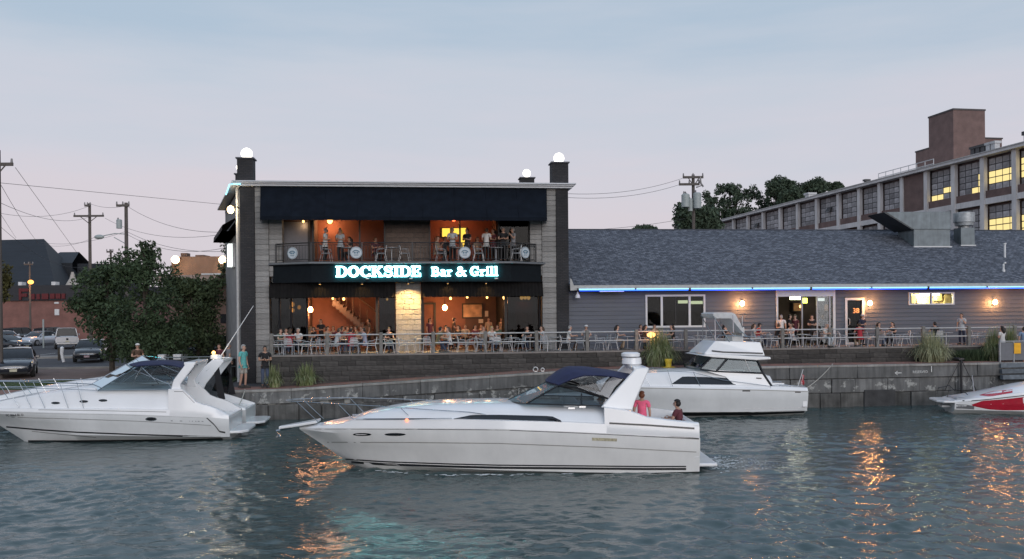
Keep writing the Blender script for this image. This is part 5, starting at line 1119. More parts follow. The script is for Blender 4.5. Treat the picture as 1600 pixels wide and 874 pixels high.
def img_frame(Yc): return Boat(lambda a, s, z: Vector((a, Yc - s, z)), lambda px, py, s: (atY(px, py, Yc - s).x, atY(px, py, Yc - s).z))
def quay_frame(bc): return Boat(lambda a, s, z: W(a, bc - s, z), lambda px, py, s: fa(px, py, bc - s))
def yaw_frame(P, u, n):
    def inv(px, py, s):
        k, m = ray(px, py); a = (k * (P.y - s * n.y) - P.x + s * n.x) / (u.x - k * u.y); return a, H - m * (P.y + a * u.y - s * n.y)
    return Boat(lambda a, s, z: Vector((P.x, P.y, 0)) + u * a - n * s + Vector((0, 0, z)), inv)
def hull(B, sheer, chine, keel, zdeep, deep_from, n=34, a_end=None):
    """hull skin between sheer, chine and keel; returns its builder and the curves"""
    sa_, sz_, ss_ = B.tab(sheer); ca_, cz_, cs_ = B.tab(chine); ka_, kz_, _ = B.tab(keel)
    order = ka_.argsort(); ka_, kz_ = ka_[order], kz_[order]
    st_ = np.linspace(0, 1, n); st_ = sa_[0] + (sa_[-1] - sa_[0]) * (st_ ** 1.25 if B.bow < 0 else 1 - (1 - st_) ** 1.25)
    rings = []
    for a in st_:
        zs, hs = np.interp(a, sa_, sz_), np.interp(a, sa_, ss_); zc, hc = np.interp(a, ca_, cz_), np.interp(a, ca_, cs_)
        zk = np.interp(a, ka_, kz_)
        if (a > ka_[-1]) if B.bow < 0 else (a < ka_[0]): zk = zdeep
        zk = min(zk, zs - .01); zc = min(max(zc, zk + .004), zs - .004); hc = min(hc, hs) if hs > .01 else .004; hs = max(hs, .006); hc = max(hc, .005)
        near = [(a, hs, zs), (a, hs * .97 + hc * .03, zs + (zc - zs) * .18), (a, hs * .55 + hc * .45 + .02 * min(1, hs), zs + (zc - zs) * .5), (a, hc + (hs - hc) * .12, zs + (zc - zs) * .85), (a, hc, zc), (a, hc * .45, zk + (zc - zk) * .42), (a, 0, zk)]
        rings.append(near + [(p[0], -p[1], p[2]) for p in near[-2::-1]])
    g = MB(B.fn); g.loft(rings, closed=True, caps=True)
    B.sz = lambda a: float(np.interp(a, sa_, sz_)); B.ss = lambda a: float(np.interp(a, sa_, ss_)); B.a0, B.a1 = sa_[0], sa_[-1]
    return g
def deck(B, zl, zd, a_from, a_to, n=26, flat=.5):
    la_, lz_, ls_ = B.tab(zl); da_, dz_, _ = B.tab(zd); rings = []
    for a in np.linspace(a_from, a_to, n):
        hs = max(B.ss(a), .006); zs = B.sz(a); z1 = max(np.interp(a, la_, lz_), zs + .01); z2 = max(np.interp(a, da_, dz_), z1 + .004); e = min(1, hs / .5)
        near = [(a, hs, zs), (a, hs - .03 * e, z1), (a, hs - .12 * e, z1 + .012), (a, (hs - .12 * e) * .86, z1 + (z2 - z1) * .62), (a, hs * .62, z1 + (z2 - z1) * .92), (a, hs * .3, z2), (a, 0, z2 + .02 * e)]
        rings.append(near + [(p[0], -p[1], p[2]) for p in near[-2::-1]])
    g = MB(B.fn); g.loft(rings, closed=True, caps=True); B.zl = lambda a: float(np.interp(a, la_, lz_)); B.zd = lambda a: float(np.interp(a, da_, dz_)); return g
CAM = Vector((0, 0, H))
def stick(bvh, px, py, off=.006):
    k, m = ray(px, py); d = Vector((k, 1, -m)).normalized(); p, n, i, t = bvh.ray_cast(CAM, d)
    if p is None: return None
    if n.dot(d) > 0: n = -n
    return p + n * off
def decal(bvh, top, bot, n=16, rows=2, off=.006):
    """panel laid on a surface between two pixel polylines"""
    def samp(pl, t):
        x = np.linspace(0, 1, len(pl)); return float(np.interp(t, x, [p[0] for p in pl])), float(np.interp(t, x, [p[1] for p in pl]))
    g = MB(); grid = []
    for i in range(n + 1):
        a, b = samp(top, i / n), samp(bot, i / n); c = [stick(bvh, a[0] + (b[0] - a[0]) * j / rows, a[1] + (b[1] - a[1]) * j / rows, off) for j in range(rows + 1)]
        if all(q is not None for q in c): grid.append(c)
    vs = [q for c in grid for q in c]; m = rows + 1
    g.add(vs, [(i * m + j, i * m + j + 1, (i + 1) * m + j + 1, (i + 1) * m + j) for i in range(len(grid) - 1) for j in range(rows)]); return g
def line(bvh, pl, w, n=40, off=.007):
    return decal(bvh, [(x, y - w / 2) for x, y in pl], [(x, y + w / 2) for x, y in pl], n, 1, off)
def ellipse_decal(bvh, px, py, rx, ry, off=.008, n=12):
    return decal(bvh, [(px - rx + 2 * rx * i / n, py - ry * math.sqrt(max(0, 1 - (2 * i / n - 1) ** 2))) for i in range(n + 1)], [(px - rx + 2 * rx * i / n, py + ry * math.sqrt(max(0, 1 - (2 * i / n - 1) ** 2))) for i in range(n + 1)], n, 1, off)
def mirror(B, g):
    """the same panel on the far side of the boat"""
    h = MB(); h.f = list(g.f); c = B.fn(0, 0, 0); nrm = (B.fn(0, 1, 0) - c).normalized(); h.v = [p - nrm * 2 * (p - c).dot(nrm) for p in g.v]; return h
def both(B, g, name, m, parent, **k): g.build(name, m, parent, **k); mirror(B, g).build(name, m, parent, **k)
def side_panel(B, pts, th, name, m, parent, far=True, **k):
    """panel from pixel points each with its own offset: (px, py, s)"""
    for sg in ((1, -1) if far else (1,)):
        q = [B.at(*p) for p in pts]; g = MB(B.fn); n = len(q); g.add([(a, o * sg, z) for a, o, z in q] + [(a, (o - th) * sg, z) for a, o, z in q], [tuple(range(n)), tuple(range(n, 2 * n))] + [(i, (i + 1) % n, n + (i + 1) % n, n + i) for i in range(n)]); g.build(name, m, parent, **k)
def tubes(B, pts, r, name, m, parent, far=True, n=6):
    for sg in ((1, -1) if far else (1,)):
        g = MB(B.fn); g.tube([(a, o * sg, z) for a, o, z in [B.at(*p) for p in pts]], r, n); g.build(name, m, parent, smooth=True)
def canopy(B, top, edge, half, name, m, parent, th=.03):
    """curved canvas: pixel profile of its crown (at s=0) and of its near edge (at s=half)"""
    n = 14; rings = []
    ta, tz = zip(*[B.inv(p, y, 0) for p, y in top]); ea, ez = zip(*[B.inv(p, y, half) for p, y in edge])
    for i in range(n + 1):
        t = i / n; x = np.linspace(0, 1, len(top)); x2 = np.linspace(0, 1, len(edge)); a0_, z0_ = np.interp(t, x, ta), np.interp(t, x, tz); a1_, z1_ = np.interp(t, x2, ea), np.interp(t, x2, ez)
        row = []
        for j in range(11):
            s = -1 + j / 5; w = abs(s) ** 2.2; row.append((a0_ + (a1_ - a0_) * w, s * half, z0_ + (z1_ - z0_) * w))
        rings.append(row + [(p[0], p[1] * .985, p[2] - th) for p in row[::-1]])
    g = MB(B.fn); g.loft(rings, closed=True, caps=True); return g.build(name, m, parent, smooth=True, ang=50)
def arch(B, near, halfs, name, m, parent, bar, th=.14):
    """radar arch: leg outline in pixels with base and top half-widths, joined by a cross bar"""
    (hb_, ht_), leg = halfs, near; ys = [p[1] for p in leg]; y0, y1 = max(ys), min(ys)
    for sg in (1, -1):
        g = MB(B.fn); o = [(p, hb_ + (ht_ - hb_) * (y0 - p[1]) / (y0 - y1)) for p in leg]; q = [B.at(p[0], p[1], s) for p, s in o]; n = len(q)
        g.add([(a, s * sg, z) for a, s, z in q] + [(a, (s - th) * sg, z) for a, s, z in q], [tuple(range(n)), tuple(range(n, 2 * n))] + [(i, (i + 1) % n, n + (i + 1) % n, n + i) for i in range(n)]); g.build('arch_leg', m, parent, bevel=.03)
    (p0, q0), (p1, q1) = bar; a_0, z_0 = B.inv(p0, q0, ht_); a_1, z_1 = B.inv(p1, q1, ht_)
    g = MB(B.fn); g.box(a_0, a_1, -ht_ + .01, ht_ - .01, z_1 + .004, z_0 - .004); return g.build(name, m, parent, bevel=.03)
def lettering(bvh, txt, px, py, size, m, parent, name='lettering'):
    p = stick(bvh, px, py, .008); q = stick(bvh, px + 6, py, .008); u = (q - p).normalized(); r = stick(bvh, px, py - 3, .008); v = (r - p).normalized(); n = u.cross(v).normalized(); v = n.cross(u)
    M_ = Matrix(((u.x, v.x, n.x, p.x), (u.y, v.y, n.y, p.y), (u.z, v.z, n.z, p.z), (0, 0, 0, 1))); return link_mesh(name, text_mesh(txt, size, .002), parent, M_, m)
# ---------------------------------------------------------------- 1: the passing express cruiser
Yw = onZ(800, 741.5, 0).y; B = img_frame(Yw + 1.42); B.bow = -1; B1 = B
o1 = thing('express_cruiser', 'cream express cruiser with navy bimini passing in mid harbour', 'boat', B.fn(B.at(800, 741, 0)[0], 0, 0), 0)
hg = hull(B, [(468, 670, 0), (500, 669, .55), (545, 669, .95), (640, 669.2, 1.35), (780, 670.3, 1.58), (900, 675, 1.62), (1000, 680, 1.6), (1094, 684.8, 1.5)],
          [(512, 698, .02), (560, 721, .45), (640, 729, .9), (780, 735, 1.3), (900, 738, 1.4), (1000, 739.5, 1.42), (1087, 737, 1.38)], [(468, 671, 0), (490, 685, 0), (536, 717, 0), (575, 738, 0)], -.45, 0)
hg.build('hull', m_gel2, o1, smooth=True, ang=32); hb = hg.bvh()
a_wb = B.at(945, 633, 1.2)[0]
dg_ = deck(B, [(468, 668.5, 0), (541, 660, .8), (553, 656.5, .95), (702, 655, 1.45), (880, 659, 1.5), (1090, 669, 1.45)], [(468, 667.5, 0), (495, 662.5, .1), (541, 659, .2), (568, 645, .2), (621, 635, .3), (684, 629, .3), (780, 627, .3), (945, 632, .3)], B.a0, a_wb)
dg_.build('foredeck', m_gel, o1, smooth=True, ang=28); db = dg_.bvh()
# cockpit: coamings, sole, transom
def coaming(B, root, zco, a_f, a_t, m, sole, width=.26, n=10):
    ca, cz, _ = B.tab(zco); near = None
    for sg in (1, -1):
        rings = []
        for a in np.linspace(a_f, a_t, n):
            hs, zs, zc = B.ss(a), B.sz(a), float(np.interp(a, ca, cz)); zl = min(B.zl(a), zc - .02)
            rings.append([(a, sg * y, z) for y, z in ((hs - .005, zs), (hs - .03, zl), (hs - .07, zc - .02), (hs - .12, zc), (hs - width, zc), (hs - width - .02, sole), (hs - width - .0, sole - .1))])
        out = MB(B.fn); out.loft(rings, closed=True, caps=True); out.build('coaming', m, root, smooth=True, ang=35); near = near or out
    out = near
    g = MB(B.fn); hs = B.ss(a_t); g.box(a_f - .3, a_t, -hs + width, hs - width, sole - .05, sole); g.build('cockpit_sole', m_vinyl, root)
    zc = float(np.interp(a_t, ca, cz)); g = MB(B.fn); g.box(a_t - .22, a_t + .0, -hs + .04, hs - .04, sole - .1, zc - .03); g.build('transom', m, root, bevel=.03)
    return out
SOLE = .5
cg = coaming(B, o1, [(935, 634, 1.4), (985, 641, 1.4), (1009, 651, 1.45), (1050, 657, 1.45), (1092, 661, 1.4)], a_wb - .05, B.a1 - .01, m_gel, SOLE); cb_ = cg.bvh()
g = MB(B.fn); hs = B.ss(B.a1); g.box(B.a1 - .85, B.a1 - .25, -hs + .35, hs - .35, SOLE, SOLE + .42); g.build('bench_seat', m_vinyl, o1, bevel=.04)
x_ = B.at(1086, 722, 1.2)[0]; xz = B.at(1120, 726, 1.2); g = MB(B.fn); g.box(B.a1 - .05, xz[0], -1.3, 1.3, xz[2] - .04, xz[2] + .05); g.build('swim_platform', m_gel, o1, bevel=.03)
# lines and windows laid on hull and deck
both(B, line(hb, [(492, 669.9), (545, 669.8), (640, 670.2), (780, 671.3), (900, 676), (1000, 681), (1092, 685.8)], 2.2), 'rub_rail', m_trim, o1)
for w, dy in ((2.0, 0), (3.4, 4.0)): both(B, line(hb, [(540, 717.5 + dy), (600, 721.5 + dy), (700, 725 + dy), (780, 727 + dy), (900, 728 + dy), (1000, 729 + dy), (1072, 729 + dy)], w), 'hull_stripe', m_trim, o1)
both(B, line(hb, [(497, 691), (640, 691.5), (780, 693), (940, 699), (1088, 706.5)], 1.3), 'hull_crease', mat('crease_grey', (.30, .29, .27), .5), o1)
both(B, line(db, [(556, 655.8), (640, 655.2), (706, 655)], 2.4), 'deck_stripe', m_trim, o1); both(B, line(cb_, [(952, 661.5), (1010, 664.5), (1085, 669.8)], 2.8), 'deck_stripe', m_trim, o1)
both(B, decal(db, [(709, 654.5), (738, 648.6), (780, 648.5), (862, 650.5), (876, 657)], [(709, 655.2), (738, 655.4), (780, 656), (862, 658.6), (878, 660)], 18, 2), 'cabin_window', m_tint, o1)
for px in (566, 617.5): both(B, ellipse_decal(hb, px, 679, 15 if px < 600 else 17, 2.2), 'porthole', m_tint, o1)
both(B, decal(hb, [(925, 684), (964, 685.5)], [(925, 688.5), (964, 690)], 6, 1), 'name_plate', mat('faded_gold', (.42, .38, .26), .5, var=.4, scale=20), o1)
# anchor pulpit and bow rail
p0, p1 = B.at(498, 657, 0), B.at(437, 667.5, 0); g = MB(B.fn); g.loft([[(p[0], s, p[2] + dz) for s, dz in ((w, -.05), (w, .03), (-w, .03), (-w, -.05))] for p, w in ((p0, .3), (B.at(470, 662, 0), .26), (p1, .12))]); g.build('pulpit', m_gel, o1, bevel=.02)
p2 = B.at(432, 669, 0); g = MB(B.fn); g.tube([(p1[0] + .35, 0, p1[2] - .02), (p2[0], 0, p2[2] - .08), (p2[0] + .1, 0, p2[2] - .25)], .035, 6); g.tube([(p2[0] + .06, -.2, p2[2] - .22), (p2[0] + .06, .2, p2[2] - .22)], .03, 5); g.build('anchor', m_ss, o1)
for sg in (1, -1):
    q = [(B.at(px, py, -s), s) for px, py, s in ((458, 624, .25), (500, 622, .6), (546, 621.7, .85), (610, 623, 1.05), (672, 625.5, 1.2), (740, 628.5, 1.3), (780, 634, 1.32))]
    g = MB(B.fn); g.tube([(p[0], s * sg, p[2]) for p, s in q], .011, 6); g.build('bow_rail', m_ss, o1, smooth=True)
    for (px, py, s, bx, by) in ((472, 623.5, .35, 494, 661), (546, 621.7, .85, 556, 655), (640, 624, 1.12, 646, 650)):
        g = MB(B.fn); p, q_ = B.at(px, py, -s), B.at(bx, by, .6); g.tube([(p[0], s * sg, p[2]), (q_[0], min(s, B.ss(q_[0]) - .1) * sg, q_[2])], .009, 5); g.build('stanchion', m_ss, o1)
g = MB(B.fn); p = B.at(458, 624, -.25); g.tube([(p[0], .25, p[2]), (p[0] - .15, 0, p[2]), (p[0], -.25, p[2])], .011, 6); g.build('bow_rail', m_ss, o1)
# windscreen
def ws(B, root, cb0, ct0, nb, nt_, ab, at_, sb, st2, frame=m_trim, r=.022, gl=None):
    """centre base/top, near base/top corner, aft base/top (pixels); sb/st2 half widths at base and top"""
    C0, C1 = B.at(*cb0, 0), B.at(*ct0, 0); N0, N1 = B.at(*nb, sb), B.at(*nt_, st2); A0, A1 = B.at(*ab, sb + .04), B.at(*at_, st2 + .06)
    for sg in (1, -1):
        f = lambda p: (p[0], p[1] * sg, p[2]); g = MB(B.fn); g.add([f(C0), f(N0), f(N1), f(C1)], [(0, 1, 2, 3)]); g.build('windscreen', gl or m_wsg, root)
        g = MB(B.fn); g.add([f(N0), f(A0), f(A1), f(N1)], [(0, 1, 2, 3)]); g.build('side_window', m_wsg, root)
        g = MB(B.fn); g.tube([f(C1), f(N1), f(A1), f(A0), f(N0), f(C0)], r, 6); g.tube([f(N0), f(N1)], r * 1.3, 6); g.build('window_frame', frame, root)
    g = MB(B.fn); g.tube([C0, C1], r, 6); g.build('window_frame', frame, root)
ws(B, o1, (789, 627.5), (855, 596.5), (822, 631), (872, 602.5), (941, 634.5), (944, 622), 1.22, 1.02, gl=m_wsh)
canopy(B, [(852, 594), (868, 581), (885, 572.5), (915, 573), (950, 578), (992, 586)], [(873, 601), (893, 592), (910, 586.5), (935, 586), (962, 588.5), (988, 596)], 1.12, 'bimini', m_navy, o1)
side_panel(B, [(899, 605, 1.1), (921, 588, 1.12), (974, 592, 1.12), (950, 622, 1.14)], .006, 'clear_curtain', m_clear, o1)
tubes(B, [(872, 602.5, 1.06), (900, 606, 1.1), (951, 623.5, 1.14), (962, 606, 1.13), (976, 592, 1.12)], .03, 'curtain_trim', m_bcan, o1)
ab_ = arch(B, [(939, 637), (988, 641), (992, 628), (1014, 578), (1009, 574.5), (994, 575.5), (968, 604)], (1.42, 1.18), 'arch_bar', m_gel, o1, ((990, 574.5), (1014, 581)))
a_, z_ = B.inv(987, 573, 0); R0 = abs(B.inv(1003, 565, 0)[0] - B.inv(972, 565, 0)[0]) / 2
g = MB(B.fn); z1 = B.inv(987, 559, 0)[1]; g.tube([(a_, 0, z_ - .05), (a_, 0, z_ + .02), (a_, 0, z_ + .09), (a_, 0, z1)], [R0 * .5, R0 * .62, R0, R0 * .95], 18); pd = g.build('radar_pedestal', m_gel, o1, smooth=True, ang=40)
zt = B.inv(985, 550.5, 0)[1]; g = MB(B.fn); g.tube([(a_ - .03, 0, z1 + .02), (a_ - .03, 0, z1 + .05), (a_ - .03, 0, zt - .03), (a_ - .03, 0, zt)], [R0 * .85, R0 * .95, R0 * .95, R0 * .7], 18); g.build('radome', m_gel, o1, smooth=True, ang=40); g = MB(B.fn); g.tube([(a_, 0, z1 - .01), (a_, 0, z1 + .03)], R0 * .5, 10); g.build('radar_neck', m_trim, o1)
p = stick(db, 636, 657, .02) or stick(hb, 636, 662, .02)
g = MB(); g.ball(p, .05, 8, 6); g.build('bow_light', emat('nav_red', (1, .25, .15), 2.5), o1)
for px, py in ((893, 639), (910, 637), (556, 650)):
    p = stick(cb_, px, py, .0) or stick(db, px, py, 0)
    if p: g = MB(); g.box(p.x - .1, p.x + .1, p.y - .02, p.y + .02, p.z - .01, p.z + .05); g.build('cleat', m_ss, o1, bevel=.01)
# helm seat and console under the canvas
g = MB(B.fn); a_, z_ = B.inv(958, 620, .5); g.box(a_ - .25, a_ + .25, .2, .8, SOLE, z_ - .25); g.box(a_ + .15, a_ + .28, .2, .8, z_ - .248, z_ + .2); g.build('helm_seat', m_vinyl, o1, bevel=.05)
a_, z_ = B.inv(890, 622, .5); g = MB(B.fn); g.box(a_ - .2, a_ + .25, -1.0, 1.0, SOLE, B.inv(890, 628, .5)[1]); g.build('helm_console', m_gel, o1, bevel=.05); g = MB(B.fn); g.tube([(a_ + .33, .5 + .17 * math.cos(t), z_ - .05 + .17 * math.sin(t)) for t in np.linspace(0, 6.28, 16, endpoint=False)], .015, 5, closed=True); g.build('steering_wheel', m_trim, o1)
fo = MB(); rf_ = np.random.default_rng(5); x0, yc = B.a1, Yw + 1.42
for i in range(300):
    t = rf_.random() ** 1.6; x = x0 + .5 + 2.0 * t; y = yc + rf_.normal(0, .45 + .35 * t) ; r = rf_.uniform(.008, .028) * (1.3 - t); fo.ball((x, y, .015), r, 6, 4, (rf_.uniform(1, 3), 1, .35))
for i in range(90):
    t = rf_.random(); a = B.at(560 + 330 * t, 738, 1.0)[0]; y = yc - 1.36 * min(1, .35 + t * 1.6) - .05 - abs(rf_.normal(0, .09)); r = rf_.uniform(.01, .03); fo.ball((a, y, .012), r, 6, 4, (rf_.uniform(1.5, 4), 1, .3))
tag(fo.build('wake_foam', mat('foam', (.62, .66, .68), .6), fm=Matrix.Translation((x0, yc, 0)), smooth=True), 'thin white wake foam along and behind the passing cruiser', 'foam', kind='stuff')
# ---------------------------------------------------------------- 2: moored cruiser at the left, nearest
def cruiser2(root_name, label, bc, dx, dy, half, full=True):
    B = quay_frame(bc); B.bow = -1; s = lambda x, y: (x + dx, y + dy)
    T3 = lambda L: [(p[0] + dx, p[1] + dy, p[2] * half / 1.3) for p in L]
    root = thing(root_name, label, 'boat', B.fn(B.at(200 + dx, 688 + dy, 0)[0], 0, 0), FR, 'cruisers moored at the left')
    hg = hull(B, T3([(-48, 640, 0), (-25, 641, .45), (20, 643, .85), (80, 645, 1.12), (188, 647, 1.3), (322, 652, 1.28), (358, 655, 1.22)]), T3([(0, 664, .03), (40, 672, .45), (120, 680, 1.0), (215, 681.5, 1.14), (352, 683, 1.12)]), T3([(-48, 641, 0), (-15, 657, 0), (8, 670, 0), (42, 692, 0)]), -.45, 0)
    hg.build('hull', m_hullgrey, root, smooth=True, ang=32); hb = hg.bvh()
    aw = B.at(268 + dx, 609 + dy, 1.0)[0]
    dg = deck(B, T3([(-48, 639, 0), (20, 638, .8), (188, 639, 1.25), (322, 641, 1.25), (358, 650, 1.2)]), T3([(-48, 637, 0), (-15, 630, .1), (25, 621, .2), (67, 613.5, .3), (110, 607, .3), (148, 601.5, .3), (268, 603, .3)]), B.a0, aw)
    dg.build('foredeck', m_gel, root, smooth=True, ang=28); db = dg.bvh()
    cg = coaming(B, root, T3([(262, 612, 1.15), (276, 624, 1.15), (284, 631, 1.15), (319, 640, 1.15), (358, 652, 1.15)] if not full else [(262, 608, 1.15), (284, 607, 1.15), (296, 617, 1.15), (308, 629, 1.15), (334, 636, 1.15), (358, 649, 1.15)]), aw - .05, B.a1 - .01, m_gel, .5, .22); cb = cg.bvh()
    xz = B.at(388 + dx, 673 + dy, half * .6); g = MB(B.fn); x0 = B.a1 - .05; g.loft([[(x, s_ * w, xz[2] + dz) for s_, dz in ((1, -.05), (1, .04), (-1, .04), (-1, -.05))] for x, w in ((x0, half * .85), (x0 + (xz[0] - x0) * .7, half * .8), (xz[0], half * .55))]); g.build('swim_platform', m_gel, root, bevel=.025)
    ws(B, root, (140 + dx, 602 + dy), (196 + dx, 570 + dy), (153 + dx, 610 + dy), (206 + dx, 577 + dy), (268 + dx, 608.5 + dy), (264 + dx, 600.5 + dy), half * .80, half * .68, frame=m_ss, r=.016)
    if full: canopy(B, [(205 + dx, 568 + dy), (222 + dx, 564 + dy), (262 + dx, 563 + dy), (294 + dx, 569 + dy)], [(210 + dx, 572.5 + dy), (225 + dx, 570.5 + dy), (262 + dx, 569.5 + dy), (290 + dx, 575 + dy)], half * .75, 'bimini', m_navy, root)
    if full: side_panel(B, [(207 + dx, 578 + dy, half * .7), (214 + dx, 572 + dy, half * .74), (288 + dx, 575.5 + dy, half * .74), (264 + dx, 600 + dy, half * .73)], .006, 'clear_curtain', m_clear, root)
    if full: tubes(B, [(186 + dx, 587 + dy, half * .70), (212 + dx, 572 + dy, half * .74)], .022, 'curtain_trim', m_bcan, root); tubes(B, [(206 + dx, 602 + dy, half * .7), (222 + dx, 573 + dy, half * .74)], .016, 'bimini_pole', m_ss, root); tubes(B, [(222 + dx, 575 + dy, half * .74), (248 + dx, 600 + dy, half * .7)], .016, 'bimini_pole', m_ss, root)
    if full: arch(B, [(266 + dx, 612 + dy), (284 + dx, 613 + dy), (281 + dx, 601 + dy), (303 + dx, 573 + dy), (303 + dx, 567 + dy), (292 + dx, 566 + dy), (271 + dx, 594 + dy)], (half * .88, half * .78), 'arch_bar', m_gel, root, ((287 + dx, 566 + dy), (305 + dx, 571 + dy)), .12)
    if full:
        both(B, line(hb, [(-40, 641.5), (20, 643.6), (80, 645.3), (188, 647.3), (322, 652.2)], 2.4), 'rub_rail', m_trim, root); both(B, line(hb, [(322, 652.2), (335, 664), (343, 674.5), (352, 676)], 2.4, 16), 'rub_rail', m_trim, root)
        both(B, line(hb, [(10, 667), (60, 671.5), (120, 675.5), (215, 679.3), (345, 683)], 2.2), 'chine_line', m_trim, root); both(B, line(hb, [(18, 652), (120, 655), (220, 658.5), (330, 665)], .8), 'hull_crease', mat('crease_dark', (.2, .2, .2), .5), root)
        both(B, line(hb, [(50, 674), (100, 679), (150, 683.5)], .8), 'spray_rail', mat('crease_dark', (.2, .2, .2)), root)
        both(B, decal(hb, [(44, 688), (120, 688), (215, 687), (348, 684.5)], [(44, 699), (120, 699), (215, 697), (348, 692)], 24, 2, .007), 'boot_stripe', m_boot, root)
        for px, py in ((87, 630), (131, 627.6), (161, 626)): both(B, ellipse_decal(db, px, py, 7, 2.0), 'porthole', m_tint, root)
        g = ellipse_decal(hb, 236, 655, 9.5, 3.1, .006); both(B, g, 'porthole_rim', m_ss, root); both(B, ellipse_decal(hb, 236, 655, 7.6, 2.2, .010), 'porthole', m_tint, root)
        lettering(hb, 'FC 8864 BL D', 23, 648.8, .115, m_trim, root, 'registration'); 
        for px, w in ((267, 3), (281, 4), (296, .8), (300, 1.5), (305, 2), (309, 3), (315, 3)): line(hb, [(px, 657.6 + (px - 267) * .02), (px + w, 657.8 + (px - 267) * .02)], 1.2, 3, .008).build('name_mark', mat('mark_grey', (.25, .26, .27), .5), root)
        both(B, line(cb, [(272, 612), (286, 612), (304, 630)], .9, 14), 'deck_line', mat('crease_dark', (.2, .2, .2)), root); both(B, line(db, [(60, 640.5), (160, 642), (260, 644)], .8, 20), 'deck_line', mat('crease_dark', (.2, .2, .2)), root)
        # bow rails with slanted stanchions
        for sg in (1, -1):
            pr = [(-52, 596, .12), (-20, 596, .5), (20, 596.8, .75), (67, 597.5, .92), (110, 598.8, 1.0), (145, 600.5, 1.03), (160, 607, 1.05)] if sg > 0 else [(-52, 597, .12), (-20, 598.5, .5), (20, 600, .75), (67, 600, .92), (110, 600.5, 1.0), (140, 601.5, 1.03)]
            q = [B.at(px, py, s_ * (1 if sg > 0 else 1)) for px, py, s_ in pr]; g = MB(B.fn); g.tube([(p[0], p[1] * sg, p[2]) for p in q], .018, 6); g.build('bow_rail', m_ss, root, smooth=True)
            g = MB(B.fn); g.tube([(p[0] + .2, p[1] * sg, p[2] - .22) for p in q[:-1]], .012, 5); g.build('bow_rail', m_ss, root, smooth=True)
            for (px, s_, bx) in ((-25, .48, -2), (5, .68, 32), (30, .8, 50), (52, .87, 72), (93, .97, 108), (120, 1.0, 132)):
                p = B.at(px, 597.5, s_); a2_ = B.at(bx, 630, s_)[0]; g = MB(B.fn); g.tube([(p[0], p[1] * sg, p[2]), (a2_, (B.ss(a2_) - .1) * sg, B.zl(a2_) + .02)], .012, 5); g.build('stanchion', m_ss, root)
    g = MB(B.fn); a_, z_ = B.inv(246 + dx, 600 + dy, .3); g.box(a_ - .25, a_ + .2, -.3, .4, .5, 1.15); g.box(a_ + .12, a_ + .22, -.3, .4, 1.151, 1.6); g.build('helm_seat', m_vinyl, root, bevel=.04)
    return B, root, hb
bn = WI(onZ(200, 688.5, 0)).y
B2, o2, hb2 = cruiser2('moored_cruiser', 'white express cruiser with bow rail moored at the left, nearest the camera', bn + 1.15 - .55, 0, 0, 1.3)
B3, o3, hb3 = cruiser2('moored_cruiser', 'white cruiser with taller arch and black curtains moored behind the left one', BQ - 1.35, 26, -14, 1.2, False)
arch(B3, [(284, 606), (309, 628), (322, 600), (349, 566), (346, 562), (332, 562), (305, 585)], (1.0, .9), 'tall_arch', m_gel, o3, ((330, 562.5), (349, 567)), .12)
side_panel(B3, [(308, 616, .95), (318, 590, .9), (336, 574, .86), (344, 590, .9), (340, 622, 1.0)], .01, 'clear_curtain', glass('shade_tinted_vinyl', (.3, .31, .32), 1.3), o3); side_panel(B3, [(333, 572, .9), (341, 568, .9), (352, 624, 1.02), (341, 624, 1.02)], .02, 'black_curtain', m_bcan, o3); tubes(B3, [(307, 612, .97), (311, 598, .93), (322, 580, .9), (336, 570, .88)], .03, 'curtain_trim', m_bcan, o3)  # clear curtain tinted dark to paint in the shaded cabin behind it
a_, z_ = B3.inv(338, 562, .2); g = MB(B3.fn); g.tube([(a_, .2, z_), (a_, .2, z_ + .04), (a_, .2, z_ + .16), (a_, .2, z_ + .19)], [.15, .23, .22, .14], 14); g.build('radome', m_gel, o3, smooth=True); 
g = MB(B3.fn); g.ball((a_ - .1, .2, z_ + .27), .07, 10, 8); g.build('anchor_light', m_warm, o3); point_light('light', o3, B3.fn(a_ - .1, .45, z_ + .33), (1, .75, .4), 4, .05)
p0, p1 = B3.at(343, 560, -.2), B3.at(396, 478, -.2); g = MB(B3.fn); g.tube([p0, p1], .022, 6, .01); g.build('antenna', m_gel, o3)
# ---------------------------------------------------------------- 4: flybridge cruiser at the quay
bn = WI(onZ(1130, 648.5, 0)).y; B = quay_frame(BQ - 1.5); B.bow = -1; B4 = B
o4 = thing('flybridge_boat', 'white flybridge boat with dark cabin windows moored against the quay', 'boat', B.fn(B.at(1130, 648, 0)[0], 0, 0), FR)
hg = hull(B, [(932, 600, 0), (955, 602, .6), (1000, 605, 1.05), (1080, 607, 1.3), (1180, 608.5, 1.32), (1263, 611, 1.25)], [(950, 628, .03), (985, 640, .6), (1060, 644, 1.05), (1180, 644, 1.15), (1257, 642, 1.12)], [(932, 601, 0), (945, 622, 0), (958, 648, 0)], -.4, 0, 28)
hg.build('hull', m_hullgrey, o4, smooth=True, ang=32); hb4 = hg.bvh()
aw = B.at(1085, 585, 1.)[0]
dg = deck(B, [(932, 598, 0), (1000, 603, 1.0), (1100, 605, 1.25), (1263, 608, 1.2)], [(932, 596, 0), (965, 586, .2), (1010, 580, .3), (1050, 577.5, .3), (1095, 577, .3), (1150, 580, .3), (1206, 586, .3)], B.a0, B.at(1206, 600, 1.)[0]); dg.build('cabin_trunk', m_gel, o4, smooth=True, ang=28); db4 = dg.bvh()
coaming(B, o4, [(1195, 603, 1.2), (1263, 606, 1.2)], B.at(1204, 604, 1.2)[0], B.a1 - .01, m_gel, .45, .2)
